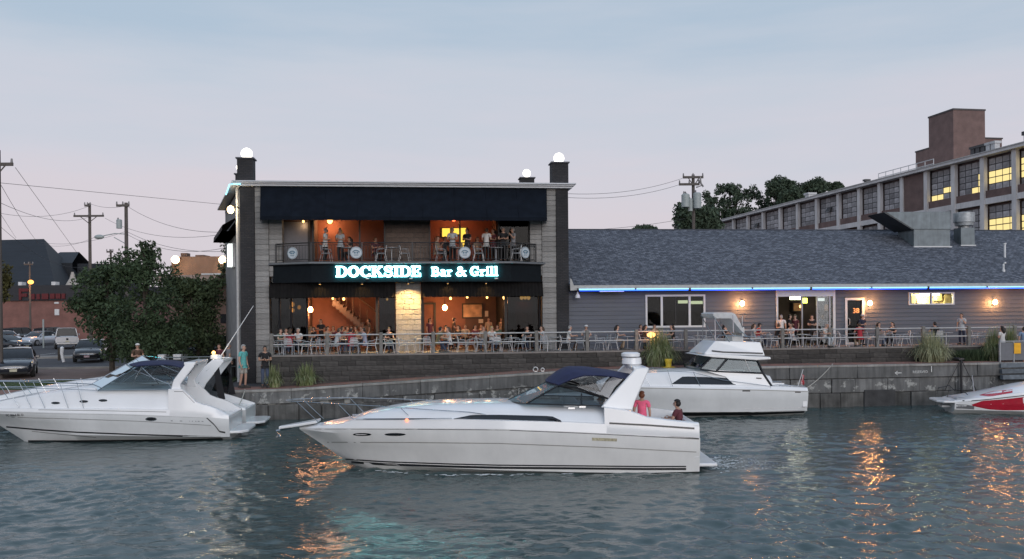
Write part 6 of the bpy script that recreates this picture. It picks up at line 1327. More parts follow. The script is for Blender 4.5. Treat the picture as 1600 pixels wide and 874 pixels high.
both(B, decal(db4, [(1050, 599.5), (1067, 588.3), (1134, 590.5), (1146, 598)], [(1051, 600.5), (1068, 600.8), (1134, 601.5), (1150, 601.5)], 16, 2), 'cabin_window', m_tint, o4)
# deckhouse: sides, windows, roof, bridge
hs_ = 1.05
side_panel(B, [(1094, 577, hs_), (1192, 583, hs_), (1206, 604, hs_ + .1), (1150, 604, hs_ + .12), (1134, 589, hs_ + .02)], .06, 'house_side', m_gel, o4)
side_panel(B, [(1095, 576, hs_ - .02), (1111.5, 559.5, hs_ - .12), (1136, 561, hs_ - .12), (1119, 579, hs_)], .012, 'side_window', m_wsg, o4); side_panel(B, [(1121, 579, hs_), (1137, 561.5, hs_ - .12), (1182, 563, hs_ - .12), (1190.5, 582, hs_)], .012, 'side_window', m_wsg, o4)
tubes(B, [(1094, 577, hs_), (1111.5, 559, hs_ - .12)], .03, 'window_frame', m_trim, o4); tubes(B, [(1119.5, 580, hs_ + .01), (1136.5, 560.5, hs_ - .11)], .045, 'window_frame', m_trim, o4); tubes(B, [(1094, 577.5, hs_ + .01), (1119, 580.5, hs_ + .01), (1192, 583.5, hs_ + .01)], .035, 'window_frame', m_trim, o4); tubes(B, [(1183, 562.5, hs_ - .1), (1192, 583, hs_), (1206, 604, hs_ + .1)], .05, 'house_post', m_trim, o4); tubes(B, [(1164, 562, hs_ - .12), (1172, 581, hs_)], .02, 'window_frame', m_wfrm, o4)
C0, C1 = B.at(1090, 575, .9), B.at(1108, 559, .8); g = MB(B.fn); g.add([(C0[0], .98, C0[2]), (C0[0] - .12, 0, C0[2]), (C1[0] - .08, 0, C1[2]), (C1[0], .86, C1[2]), (C0[0], -.98, C0[2]), (C1[0], -.86, C1[2])], [(0, 1, 2, 3), (1, 4, 5, 2)]); g.build('windscreen', m_wsg, o4)
q = [B.at(*p, .95) for p in ((1094, 555.5), (1106, 552.5), (1202, 558), (1203, 561.5), (1180, 563), (1112, 558.5))]; g = MB(B.fn); g.prism([(p[0], p[2]) for p in q], 1, -1.08, 1.08); g.build('house_roof', m_gel, o4, bevel=.03)
q = [B.at(*p, .9) for p in ((1099, 553), (1119, 533), (1189, 535), (1194, 556))]; g = MB(B.fn)
g.loft([[(q[0][0], s, q[0][2]) for s in (.98, -.98)] + [(q[3][0], s, q[3][2]) for s in (-1.0, 1.0)], [(q[1][0], s, q[1][2]) for s in (.78, -.78)] + [(q[2][0], s, q[2][2]) for s in (-.85, .85)]]); fb = g.build('flybridge', m_gel, o4, bevel=.03); fbb = g.bvh()
for pl in ([(1112, 548.5), (1130, 550.5), (1192, 552.5)],): both(B, line(fbb, pl, 2.2, 20, .012), 'bridge_stripe', m_trim, o4)
both(B, line(hb4, [(1160, 611), (1172, 611)], 2, 4), 'vent', m_trim, o4); both(B, line(hb4, [(1242, 613), (1251, 613.2)], 1.6, 4), 'name_mark', m_trim, o4); both(B, line(hb4, [(990, 606.5), (1080, 608), (1180, 609.8), (1262, 612.2)], 1.0), 'rub_rail', mat('crease_grey', (.3, .29, .27)), o4)
g = MB(B.fn)                                               # boot top as its own thin skin just outside the hull
both(B, decal(hb4, [(1010, 643.5), (1080, 644.8), (1180, 643.6), (1257, 640.8)], [(1010, 650), (1080, 650), (1180, 648.5), (1257, 645)], 24, 2, .008), 'boot_stripe', m_boot, o4); both(B, line(hb4, [(1163, 638.5), (1256, 637)], 1.6, 12), 'spray_rail', m_wht, o4)
side_panel(B, [(1182, 590.2, hs_ + .06), (1190, 590.6, hs_ + .06), (1190, 592.2, hs_ + .06), (1182, 591.8, hs_ + .06)], .02, 'badge', m_trim, o4, far=False)
# folded bimini, its poles, seat and wheel on the bridge
q = [B.at(*p, .6) for p in ((1112, 490), (1117, 488.5), (1141, 488.5), (1147, 491), (1162, 518), (1159, 521), (1140, 498), (1117, 498), (1113, 494))]; g = MB(B.fn); g.prism([(p[0], p[2]) for p in q], 1, -.75, .75); g.build('folded_bimini', mat('white_canvas', (.6, .6, .6), .8, var=.15, bump=.2, bscale=10), o4, bevel=.02)
for pl in (((1114, 494), (1140, 535)), ((1117, 497), (1118, 533)), ((1158, 518), (1178, 535)), ((1160, 512), (1157, 497)), ((1145, 492), (1146, 520))): tubes(B, [(*pl[0], .74), (*pl[1], .8)], .02, 'bimini_pole', m_ss, o4)
tubes(B, [(1160, 494, .5), (1159.5, 533, .5)], .012, 'antenna', m_wht, o4, far=False); a_, z_ = B.inv(1150, 530, .2); g = MB(B.fn); g.box(a_ - .25, a_ + .25, -.4, .4, z_ - .3, z_ + .12); g.box(a_ + .2, a_ + .3, -.4, .4, z_ + .121, z_ + .5); g.build('bridge_seat', m_vinyl, o4, bevel=.04)
tubes(B, [(1119, 530, .75), (1124, 524, .75), (1190, 527, .84), (1190, 534, .84)], .014, 'bridge_rail', m_ss, o4)
# rails
tubes(B, [(1000, 586, .85), (960, 583, .6), (936, 582, .1)], .014, 'bow_rail', m_ss, o4)
for px, bx, py in ((1004, 1016, 588), (1043, 1051, 584), (1083, 1094, 586)): tubes(B, [(px, py - 5, 1.08), (bx, 604, 1.18)], .011, 'stanchion', m_ss, o4)
tubes(B, [(1000, 583, .9), (1043, 580, 1.05), (1083, 582, 1.1), (1130, 594, 1.15), (1206, 604, 1.2)], .010, 'side_rail', m_ss, o4); tubes(B, [(1206, 603, 1.15), (1215, 601.5, 1.15), (1258, 604, 1.15)], .014, 'stern_rail', m_ss, o4)
fl = thing('flag', 'small red and white flag on a staff at the stern of the flybridge boat', 'flag', B.fn(*B.at(1246, 606, .3)), FR)
tubes(B, [(1246, 606, .3), (1255, 577, .3)], .012, 'staff', m_wht, fl, far=False)
m_fl = mat('flag_red', (.45, .05, .06), .8); q = [B.at(*p, .3) for p in ((1254, 581), (1257, 590), (1256, 601), (1251, 603), (1248, 599), (1250, 590))]
g = MB(B.fn); n = 7; g.loft([[(q[0][0] - .02 - .06 * k / n, .3 + .03 * math.sin(k), q[0][2] - .1 - .42 * k / n), (q[0][0] + .06, .3 + .05 * math.sin(k * 1.3 + 1), q[0][2] - .16 - .4 * k / n)] for k in range(n + 1)], closed=False); g.build('cloth', m_fl, fl)
g = MB(B.fn); g.loft([[(q[0][0] - .01 - .05 * k / n, .32 + .03 * math.sin(k), q[0][2] - .13 - .42 * k / n), (q[0][0] + .01 - .05 * k / n, .32 + .03 * math.sin(k), q[0][2] - .13 - .42 * k / n)] for k in range(n + 1)], closed=False); g.build('white_stripe', m_wht, fl)
# ---------------------------------------------------------------- 5: red and white runabout at the right edge
_u = Vector((math.cos(R_(-10)), math.sin(R_(-10)), 0)); _n = Vector((-_u.y, _u.x, 0)); B = yaw_frame(onZ(1560, 649, 0) + _n * .95, _u, _n); B.bow = 1; B5 = B
o5 = thing('red_runabout', 'red and white sport boat with its bow out of the picture', 'boat', B.fn(B.at(1560, 648, 0)[0], 0, 0), FR)
m_red = mat('red_gelcoat', (.48, .018, .04), .25, var=.1, coat=.3)
hg = hull(B, [(1492, 629, .85), (1505, 627.5, .95), (1540, 623.5, 1.05), (1600, 617, 1.08), (1680, 609, .9), (1730, 604, .5), (1760, 601, 0)], [(1494, 640, .8), (1540, 641.5, .92), (1600, 643, .9), (1680, 638, .5), (1720, 630, .05)], [(1760, 602, 0), (1735, 620, 0), (1705, 655, 0)], -.3, 0, 26)
hg.build('hull', m_gel, o5, smooth=True, ang=32); hb5 = hg.bvh()
dg = deck(B, [(1492, 626, .8), (1540, 620.5, 1.0), (1600, 613, 1.0), (1760, 600, 0)], [(1492, 624, .3), (1520, 617, .3), (1560, 609, .3), (1600, 600, .3), (1660, 592, .3), (1760, 599, .3)], B.a0, B.a1 - .02); dg.build('deck', m_gel, o5, smooth=True, ang=28); db5 = dg.bvh()
both(B, decal(hb5, [(1518, 632.5), (1535, 626.5), (1570, 624), (1640, 616)], [(1520, 634.5), (1545, 640), (1570, 641.5), (1640, 641)], 20, 2), 'red_side_panel', m_red, o5)
both(B, decal(db5, [(1530, 617.5), (1552, 611.5), (1582, 609)], [(1532, 618.5), (1548, 620), (1582, 614)], 12, 2), 'red_deck_panel', m_red, o5); both(B, line(hb5, [(1496, 628.5), (1540, 624.8), (1600, 618.2), (1640, 614)], 1.3, 24), 'rub_rail', m_trim, o5)
both(B, decal(hb5, [(1494, 632), (1510, 632.5), (1522, 635)], [(1494, 638.5), (1510, 639), (1522, 640)], 8, 1), 'grey_quarter', mat('grey_quarter', (.2, .2, .21), .4), o5)
xz = B.at(1463, 626.5, .5); g = MB(B.fn); g.loft([[(x, s_ * w, xz[2] + dz) for s_, dz in ((1, -.05), (1, .03), (-1, .03), (-1, -.05))] for x, w in ((B.a0 + .05, .85), (B.a0 - .4, .8), (xz[0], .55))]); g.build('swim_platform', m_gel, o5, bevel=.02)
g = MB(B.fn); p = B.at(1476, 634, .2); g.box(p[0] - .15, p[0] + .2, -.1, .35, p[2] - .05, p[2] + .03); g.build('step', m_wht, o5)
tubes(B, [(1480, 621, .7), (1482, 611, .7), (1500, 607, .7), (1512, 617, .8)], .018, 'stern_rail', m_trim, o5)
g = MB(B.fn); p = B.at(1500, 622, 0); g.box(p[0] - .35, p[0] + .35, -.7, .7, p[2] - .3, p[2] + .06); g.build('sun_pad', mat('grey_vinyl', (.35, .35, .36), .6), o5, bevel=.05)
for px, w, py in ((1504, 3, 626.5), (1514, 3, 626), (1518, 2, 626.5), (1521, 5, 626)): line(db5, [(px, py), (px + w, py - .3)], 1.6, 3, .008).build('name_mark', m_trim, o5)
tubes(B, [(1522, 612, .2), (1519, 587, .2)], .018, 'pole', mat('grey_pole', (.4, .4, .42), .4), o5, far=False)
# ---------------------------------------------------------------- quay furniture and ropes
def rope(p, q, sag, label, r=.014):
    n = 12; g = MB(); g.tube([p.lerp(q, i / n) - Vector((0, 0, sag * 4 * (i / n) * (1 - i / n))) for i in range(n + 1)], r, 6); tag(g.build('mooring_rope', m_rope, fm=Matrix.Translation(p), smooth=True), label, 'rope', 'mooring ropes')
rope(B4.fn(*B4.at(1261, 606, .3)), W(A(1303, BQ), BQ + .15, quay_z(A(1303, BQ)) + .05), .08, 'taut mooring rope from the flybridge boat stern up to the quay')
rope(B4.fn(*B4.at(945, 600, 0)), W(A(915, BQ), BQ + .2, quay_z(A(915, BQ)) + .05), .05, 'mooring rope from the flybridge boat bow to the quay')
rope(W(A(381, BQ), BQ + .1, quay_z(A(380, BQ)) + .03), B3.fn(*B3.at(371, 636, .2)), .1, 'dark mooring rope below the man in the teal shirt', .02)
m_yelp = mat('yellow_paint', (.62, .44, .03), .5, var=.15)
a_, b_ = A(1046.5, BQ), BQ + .28; zq = quay_z(a_); o = thing('mooring_bollard', 'yellow painted mooring bollard on the quay below the big grass clump', 'bollard', W(a_, b_, zq), FR)
g = MB(W); g.tube([(a_, b_, zq), (a_, b_, zq + .02), (a_, b_, zq + .2), (a_, b_, zq + .34), (a_, b_, zq + .38)], [.14, .12, .13, .17, .15], 14); g.build('post', m_yelp, o, smooth=True, ang=50); g = MB(W); g.box(a_ - .26, a_ + .26, b_ - .13, b_ + .16, zq + .001, zq + .035); g.build('base_plate', m_yelp, o, bevel=.01)
for px, lb in ((836, 'larger pale rope ring lying on the promenade edge'), (847, 'smaller pale rope ring lying on the promenade edge')):
    a_ = A(px, BQ + .3); zq = quay_z(a_) + .02; o = thing('mooring_ring', lb, 'ring', W(a_, BQ + .3, zq), FR, 'rings on the promenade'); r = .10 if px == 836 else .07
    g = MB(W); g.tube([(a_ + r * math.cos(t), BQ + .3, zq + r + r * math.sin(t)) for t in np.linspace(0, 6.28, 16, endpoint=False)], .02, 6, closed=True); g.build('ring', m_wht, o, smooth=True); g = MB(W); g.box(a_ - .05, a_ + .05, BQ + .25, BQ + .35, zq - .02, zq + .03); g.build('staple', m_ss, o)
# hand ladder at the quay by the flybridge boat
o = thing('quay_ladder', 'curved pale grab rail of a ladder on the quay beside the flybridge boat', 'ladder', W(A(1095, BQ), BQ, 1.8), FR)
for px in (1092.5, 1103):
    a_ = A(px, BQ); zq = quay_z(a_); zt = Zf(1098, 545, BQ); g = MB(W); g.tube([(a_, BQ - .1, .2), (a_, BQ - .1, zt - .15), (a_, BQ - .02, zt), (a_, BQ + .25, zt), (a_, BQ + .35, zt - .15), (a_, BQ + .35, zq)], .022, 7); g.build('rail', mat('brass_rail', (.45, .40, .28), .4), o, smooth=True)
for k in range(6):
    z = .3 + .28 * k; g = MB(W); g.tube([(A(1092.5, BQ), BQ - .1, z), (A(1103, BQ), BQ - .1, z)], .016, 6); g.build('rung', m_ss, o)
# dark tripod post standing on the quay at the right
a_ = A(1499, BQ - .06); zq = quay_z(a_); zt = Zf(1499, 563, BQ); o = thing('quay_post', 'black mooring post with two slanted struts on the quay at the right', 'post', W(a_, BQ - .1, 0), FR)
g = MB(W); g.tube([(a_, BQ - .16, -.5), (a_, BQ - .16, zt)], .05, 8); g.build('post', m_irn, o); g = MB(W); g.box(a_ - .14, a_ + .14, BQ - .2, BQ + .3, zt, zt + .1); g.build('head', m_irn, o, bevel=.02)
for e in (-1, 1): 
    g = MB(W); g.tube([(a_ + .06 * e, BQ - .14, zt - .05), (a_ + .75 * e, BQ - .09, .65)], .016, 5); g.build('strut', m_irn, o)
# grey gate box with a yellow plate at the right edge
BG = BQ + .25; x0, x1 = A(1561, BG), A(1622, BG); zq = quay_z(x0); zt = Zf(1580, 534, BG); o = thing('gate_screen', 'grey panel gangway screen with a yellow plate at the right edge', 'screen', W(x0, BG, zq), FR)
for p0, p1 in ((1561, 1583), (1583.6, 1622)):
    g = MB(W); g.box(A(p0, BG) + .03, A(p1, BG) - .03, BG - .02, BG + .02, zq + .08, zt - .03); g.build('panel', mat('grey_panel', (.14, .145, .16), .5, var=.1), o)
for p in (1561.5, 1583, 1620):
    g = MB(W); g.box(A(p, BG) - .025, A(p, BG) + .025, BG - .04, BG + .04, zq, zt); g.build('post', mat('galv_post', (.32, .33, .34), .4), o)
g = MB(W); g.box(x0, x1, BG - .045, BG + .045, zt + .001, zt + .04); g.build('top_rail', mat('galv_post', (0, 0, 0)), o)
(xa, za), (xb, zb) = fa(1584.5, 553, BG - .06), fa(1595, 536, BG - .06); g = MB(W); g.box(xa, xb, BG - .07, BG - .046, za, zb); g.build('yellow_plate', mat('yellow_plate', (.85, .42, .01), .5), o, bevel=.01)
g = MB(W); xw = A(1582, BQ); o = thing('floating_gangway', 'blue-grey timber gangway and fender boards below the gate screen', 'gangway', W(xw, BQ, 1), FR)
for k in range(3):
    g = MB(W); zt_ = quay_z(xw) - .03 - .26 * k; g.box(A(1560, BQ), A(1640, BQ), BQ - .16 - .06 * k, BQ - .045, zt_ - .2, zt_); g.build('board', mat('blue_grey_timber', (.13, .15, .17), .8, var=.3, rand=.2), o, bevel=.01)
# ================================================================ parked cars
m_tyre = mat('tyre_rubber', (.018, .018, .018), .85); m_rim = mat('alloy_rim', (.42, .43, .44), .3, metal=.8); m_cglass = mat('car_glass', (.012, .014, .016), .12, spec=.25, var=0); m_hl = mat('headlight_glass', (.6, .62, .64), .12, spec=.8); m_tl = mat('tail_light', (.35, .015, .015), .25); m_plate = mat('number_plate', (.45, .43, .32), .5); m_chrome = mat('chrome', (.6, .61, .62), .15, metal=1.)
def car(name, label, loc, rz, paint, kind='sedan', group='cars in the car park', plate=m_plate):
    """x forward, y left; body shell, glasshouse, roof, wheels, lamps, bumpers"""
    o = thing(name, label, 'car' if kind != 'pickup' else 'pickup truck', loc, rz, group); fm = frame_of(o)
    xf = lambda x, y, z: fm @ Vector((x, y, z))
    if kind == 'pickup': L, Wd, Hh = 5.7, 2.0, 1.9; body = [(-.5, .95, .5, 1.12), (-.49, .97, .42, 1.15), (-.13, 1.0, .42, 1.16), (-.125, 1.0, .42, 1.16), (.2, 1.0, .40, 1.16), (.24, .99, .40, 1.18), (.42, .96, .42, 1.12), (.485, .9, .45, 1.02), (.5, .82, .5, .8)]; cab = [(-.14, 1.14, 1.16), (-.12, 1.14, 1.86), (.05, 1.16, 1.9), (.12, 1.16, 1.86), (.235, 1.16, 1.18)]
    elif kind == 'suv': L, Wd, Hh = 4.8, 1.9, 1.75; body = [(-.5, .86, .5, .95), (-.49, .95, .36, 1.05), (-.3, 1.0, .3, 1.08), (.2, 1.0, .3, 1.06), (.3, .98, .3, 1.03), (.44, .93, .32, .95), (.49, .85, .38, .84), (.5, .78, .45, .7)]; cab = [(-.485, 1.04, 1.08), (-.44, 1.04, 1.62), (-.3, 1.06, 1.73), (.02, 1.06, 1.75), (.1, 1.06, 1.68), (.25, 1.04, 1.06)]
    else: L, Wd, Hh = 4.75, 1.82, 1.45; body = [(-.5, .80, .42, .82), (-.488, .9, .3, .95), (-.42, .96, .25, 1.0), (-.3, 1.0, .22, 1.0), (.1, 1.0, .22, .96), (.22, .99, .22, .93), (.36, .95, .24, .86), (.46, .88, .27, .76), (.49, .8, .3, .68), (.5, .72, .36, .58)]; cab = [(-.40, .97, .99), (-.27, .97, 1.30), (-.17, .97, 1.42), (-.02, .96, 1.45), (.06, .96, 1.40), (.24, .92, .94)]
    hw = Wd / 2; g = MB(xf); rings = []
    for x, w, zb, zt in body:
        n_ = [(x * L, w * hw * .90, zb), (x * L, w * hw * .985, zb + (zt - zb) * .22), (x * L, w * hw, zb + (zt - zb) * .5), (x * L, w * hw * .97, zb + (zt - zb) * .8), (x * L, w * hw * .90, zt - .015), (x * L, w * hw * .5, zt + .02), (x * L, 0, zt + .03)]
        rings.append(n_ + [(p[0], -p[1], p[2]) for p in n_[-2::-1]])
    g.loft(rings); bo = g.build('body', paint, o, smooth=True, ang=40)
    g = MB(xf); rings = []
    for x, zb, zt in cab:
        f = (zt - zb) / max(.01, (Hh - zb)); n_ = [(x * L, hw * .90, zb - .03), (x * L, hw * (.90 - .16 * f), zt), (x * L, hw * .35, zt + .025 * f)]; rings.append(n_ + [(p[0], -p[1], p[2]) for p in n_[::-1]])
    g.loft(rings); gh = g.build('glasshouse', m_cglass, o, smooth=True, ang=30)
    mid = [c for c in cab if c[2] - c[1] > .4 * (Hh - c[1]) + .05] or cab[1:-1]; g = MB(xf); rings = []
    for x, zb, zt in mid:
        y = hw * (.90 - .16 * (zt - zb) / (Hh - zb)) + .012; rings.append([(x * L, y, zt - .05), (x * L, y - .02, zt + .012), (x * L, hw * .35, zt + .04), (x * L, -hw * .35, zt + .04), (x * L, -y + .02, zt + .012), (x * L, -y, zt - .05)])
    g.loft(rings); g.build('roof', paint, o, smooth=True, ang=50)
    for sg in (1, -1):
        for (i0, i1) in ((0, 1), (-1, -2)):
            c0_, c1_ = cab[i0], cab[i1]; g = MB(xf); g.tube([(c0_[0] * L, sg * hw * .91, c0_[1] - .01), (c1_[0] * L, sg * (hw * (.90 - .16 * (c1_[2] - c1_[1]) / (Hh - c1_[1])) + .01), c1_[2] - .02)], .035, 6); g.build('pillar', paint, o)
        xb = (cab[1][0] * .4 + cab[-2][0] * .6) * L - .2; g = MB(xf); g.tube([(xb, sg * hw * .905, cab[2][1] - .02), (xb - .05, sg * hw * .76, Hh - .06)], .03, 5); g.build('pillar', m_tyre, o)
        g = MB(xf); g.box(cab[-1][0] * L - .42, cab[-1][0] * L - .22, sg * (hw + .02) - .02, sg * (hw + .02) + sg * .16 + .02, cab[-1][1] + .02, cab[-1][1] + .17); g.build('mirror', paint, o, bevel=.03)
        for x in (-.31 * L, .315 * L):
            r = .39 if kind != 'sedan' else .33; y = sg * (hw - .1)
            g = MB(xf); g.tube([(x, y - sg * .11, r), (x, y - sg * .09, r), (x, y + sg * .09, r), (x, y + sg * .11, r)], [r * .8, r, r, r * .86], 22); wv = g.build('wheel', m_tyre, o, smooth=True, ang=35); g = MB(xf); g.tube([(x, y + sg * .112, r), (x, y + sg * .118, r)], r * .62, 18); g.build('rim', m_rim, wv)
        xe, we, zb, zt = body[-2]; g = MB(xf); g.loft([[(xe * L - .28, sg * hw * .88, zt - .02), (xe * L - .25, sg * hw * .9, zt - .14), (xe * L - .2, sg * hw * .9, zt - .02)], [(xe * L + .02, sg * hw * .5, zt - .06), (xe * L + .035, sg * hw * .5, zt - .17), (xe * L - .02, sg * hw * .5, zt - .04)]]); g.build('headlight', m_hl, o)
        xe, we, zb, zt = body[1]; g = MB(xf); g.box(xe * L - .045, xe * L + .1, sg * hw * .62 if sg > 0 else -hw * .93, hw * .93 if sg > 0 else -hw * .62, zt - (.35 if kind == 'pickup' else .2), zt - .06); g.build('tail_light', m_tl, o, bevel=.02)
    xe, we, zb, zt = body[-1]; X = xe * L
    g = MB(xf); g.box(X - .06, X + .02, -.42, .42, zb + .12, zt - .02); g.build('grille', m_chrome if kind == 'sedan' else m_tyre, o, bevel=.03); g = MB(xf); g.box(X - .05, X + .035, -.36, .36, zb + .145, zt - .1); g.build('grille_opening', m_tyre, o)
    g = MB(xf); g.box(X - .02, X + .045, -.16, .16, zb - .02, zb + .11); g.build('number_plate', plate, o); g = MB(xf); g.box(X - .12, X + .01, -hw * .7, hw * .7, zb - .14, zb - .03); g.build('bumper', m_tyre, o, bevel=.03)
    xe, we, zb, zt = body[0]; X = xe * L; g = MB(xf); g.box(X - .05, X + .1, -hw * .85, hw * .85, zb - .05, zb + .12); g.build('rear_bumper', m_tyre if kind != 'pickup' else m_rim, o, bevel=.03); g = MB(xf); g.box(X - .06, X + .02, -.16, .16, zb + .14, zb + .27); g.build('rear_plate', m_plate, o)
    if kind == 'pickup':
        g = MB(xf); g.box(X - .03, X - .005, -hw * .78, hw * .78, zb + .15, zt - .03); g.build('tailgate', paint, o, bevel=.02); g = MB(xf); g.box(X - .045, X - .029, -.09, .09, zt - .3, zt - .12); g.build('badge', m_tyre, o); g = MB(xf); g.box(X + .1, -.14 * L, -hw * .85, hw * .85, zt + .03, zt + .045); g.build('bed_cover', m_tyre, o)
    return o
def gp(px, py, dz=0): p = onZ(px, py, ZG); return Vector((p.x, p.y, ZG + dz))
def back(g, dy): f = (g.y + dy) / g.y; return Vector((g.x * f, g.y + dy, ZG - .018))
P_dk = mat('dark_blue_paint', (.016, .02, .028), .18, coat=.8, var=.03); P_blk = mat('black_paint_car', (.012, .013, .015), .18, coat=.8, var=.03); P_sil = mat('silver_paint', (.58, .61, .66), .25, metal=.4, coat=.6, var=.03); P_wht = mat('white_paint', (.72, .74, .77), .25, coat=.6, var=.03); P_gry = mat('grey_paint', (.46, .47, .49), .28, metal=.4, coat=.5, var=.03)
g0 = gp(22, 592); car('parked_car', 'dark blue sedan with a chrome grille facing the harbour at the left edge', g0 + Vector((-1.0, 2.0, .012)), R_(-64), P_dk)
g0 = gp(139, 567); car('parked_car', 'black compact sedan facing the harbour next to the trees', g0 + Vector((-.8, 2.1, .012)), R_(-72), P_blk, plate=mat('pink_plate', (.4, .28, .3), .5))
g0 = gp(62, 541); car('parked_car', 'silver sedan parked with its headlight towards the camera', back(g0, 2.6), R_(-100), P_sil)
g0 = gp(104, 546); car('parked_pickup', 'silver pickup truck seen from behind its tailgate', back(g0, 2.9), R_(118), P_gry, 'pickup')
g0 = gp(8, 539); car('parked_car', 'white sedan cut by the left picture edge', back(g0, 2.0), R_(-36), P_wht)
g0 = gp(6, 546); car('parked_car', 'dark sedan behind the near blue one at the left edge', back(g0, -3), R_(-12), P_dk)
for px, lb, rz in ((31, 'dark SUV close to the store wall behind the white sedan', 85), (80, 'dark SUV close to the store wall left of the pickup', 88)):
    p = atY(px, 520, 99); car('parked_car', lb, Vector((p.x, 99, ZG - .018)), R_(rz), P_blk, 'suv')
p = atY(334, 530, 57); car('parked_car', 'large dark SUV with a bright roof rail beside the bar', Vector((p.x, 57, ZG - .018)), R_(186), P_blk, 'suv')
p = atY(352, 530, 66); car('parked_car', 'dark car half hidden behind the SUV beside the bar', Vector((p.x, 66, ZG - .018)), R_(170), P_dk)
# white mooring stub / marker post on the plaza and thin sign posts
p = gp(99.5, 566); o = thing('marker_post', 'leaning white marker post in front of the black compact sedan', 'post', p, 0); g = MB(); g.tube([p, p + Vector((-.12, 0, .55)), p + Vector((-.1, 0, .85))], [.09, .1, .13], 8); g.build('post', m_wht, o, smooth=True); g = MB(); g.ball(p + Vector((-.1, 0, .9)), .13, 8, 6); g.build('cap', m_wht, o, smooth=True)
p = gp(92.5, 563); o = thing('marker_post', 'short brown stake beside the white marker post', 'post', p, 0); g = MB(); g.box(p.x - .07, p.x + .07, p.y - .07, p.y + .07, p.z - .1, p.z + .8); g.build('stake', m_bark, o, bevel=.01)
p = gp(68, 544); o = thing('sign_post', 'thin grey post in front of the silver sedan', 'post', p, 0); g = MB(); g.tube([p, p + Vector((0, 0, 2.7))], .08, 8); g.build('post', m_grey, o)
p = gp(92.5, 562.5)
# low dark hedge wall and railing by the bar's left side, where people lean
o = thing('quay_guard_rail', 'grey guard rail before the trees left of the bar', 'railing', W(A(300, 2.6), 2.6, ZG), FR)
for px in (262, 285, 310, 335, 360):
    a = A(px, 2.6); g = MB(W); g.tube([(a, 2.6, ZG), (a, 2.6, ZG + 1.1)], .03, 6); g.build('post', m_galv, o)
for z in (.6, 1.08):
    g = MB(W); g.tube([(A(255, 2.6), 2.6, ZG + z), (A(367, 2.6), 2.6, ZG + z)], .03, 6); g.build('rail', m_galv, o)
g = MB(W); g.box(A(258, 3), A(366, 3), 2.75, 3.3, ZG, ZG + .95); tag(g.build('planter_wall', mat('planter_dark', (.03, .032, .034), .8, var=.3), bevel=.03), 'low dark planter wall behind the guard rail left of the bar', 'wall')
# white crates seen past the bimini
for px, py, w, lb in ((248, 551, .30, 'small white cooler behind the bimini'), (273, 554, .36, 'wider white cooler right of the small one behind the bimini')):
    a, z = fa(px, py, 2.45); zz = ZG + 1.0; o = thing('cooler_box', lb, 'cooler', W(a, 3., ZG + .95), FR); g = MB(W); g.box(a - w / 2, a + w / 2, 2.85, 3.2, ZG + .952, ZG + 1.15); g.build('body', m_wht, o, bevel=.02); g = MB(W); g.box(a - w / 2 - .01, a + w / 2 + .01, 2.84, 3.21, ZG + 1.151, ZG + 1.2); g.build('lid', m_wht, o, bevel=.01)
# ================================================================ ornamental grasses
m_gr1 = mat('grass_green', (.17, .21, .085), .75, var=.45, scale=2.5); m_gr2 = mat('grass_pale', (.33, .34, .20), .8, var=.4, scale=2.5)
def grass_clump(px, b, zbase, hgt, spread, n, label, m=m_gr1, seed=1):
    r = np.random.default_rng(seed); a = A(px, b); o = thing('grass_clump', label, 'plant', W(a, b, zbase), FR, 'ornamental grasses on the promenade')
    for part_i, (mm, k0) in enumerate(((m, n), (m_gr2, n // 3))):
        g = MB(W)
        for i in range(k0):
            t = r.uniform(0, 6.28); L = hgt * r.uniform(.75, 1.25); out = spread * r.uniform(.15, 1.15); w = r.uniform(.012, .022); bx, by = r.normal(0, .2 * spread), r.normal(0, .2 * spread)
            prev = []
            for j in range(5):
                f = j / 4; rad = out * f ** 1.25; z = L * (f - .8 * (out / spread) * f ** 2.6); ww = w * (1 - f * .85); c, s = math.cos(t), math.sin(t)
                prev.append([(a + bx + c * rad - s * ww, b + by + s * rad + c * ww, zbase + z), (a + bx + c * rad + s * ww, b + by + s * rad - c * ww, zbase + z)])
            g.loft(prev, closed=False)
        g.build('leaves' if part_i == 0 else 'dry_leaves', mm, o)
bgp = (BQ + BT) / 2 + .2
grass_clump(427, BT - .35, quay_z(A(427, BT)), 1.05, .42, 360, 'narrow grass clump beside the man in black', seed=2)
grass_clump(478, BT - .4, quay_z(A(478, BT)), 1.0, .62, 460, 'small spiky grass clump at the foot of the terrace wall', seed=3)
grass_clump(1030, BT - .45, quay_z(A(1030, BT)), 1.75, .85, 900, 'large grass clump behind the yellow bollard', seed=4)
grass_clump(1455, BT - .45, quay_z(A(1455, BT)), 1.45, .95, 950, 'rounded pale grass clump above the RESERVED lettering', m=m_gr2, seed=5)
grass_clump(1552, BT - .45, quay_z(A(1552, BT)), 1.6, .6, 560, 'grass clump beside the grey gate screen', seed=6); grass_clump(1578, BT - .3, quay_z(A(1578, BT)), 1.7, .6, 420, 'grass clump behind the person at the gate screen', seed=7)
g = MB(W); 
vs, fs = blades(2600, (A(1490, BT), A(1550, BT), BT - .5, BT - .05), .3, .62, .02, quay_z(20), .35)
me = bpy.data.meshes.new('ground_cover'); me.from_pydata(vs.tolist(), [], fs); me.materials.append(m_lf1); tag(link_mesh('ground_cover', me), 'dark green ground cover at the foot of the terrace wall by the right clump', 'ground cover', kind='stuff')
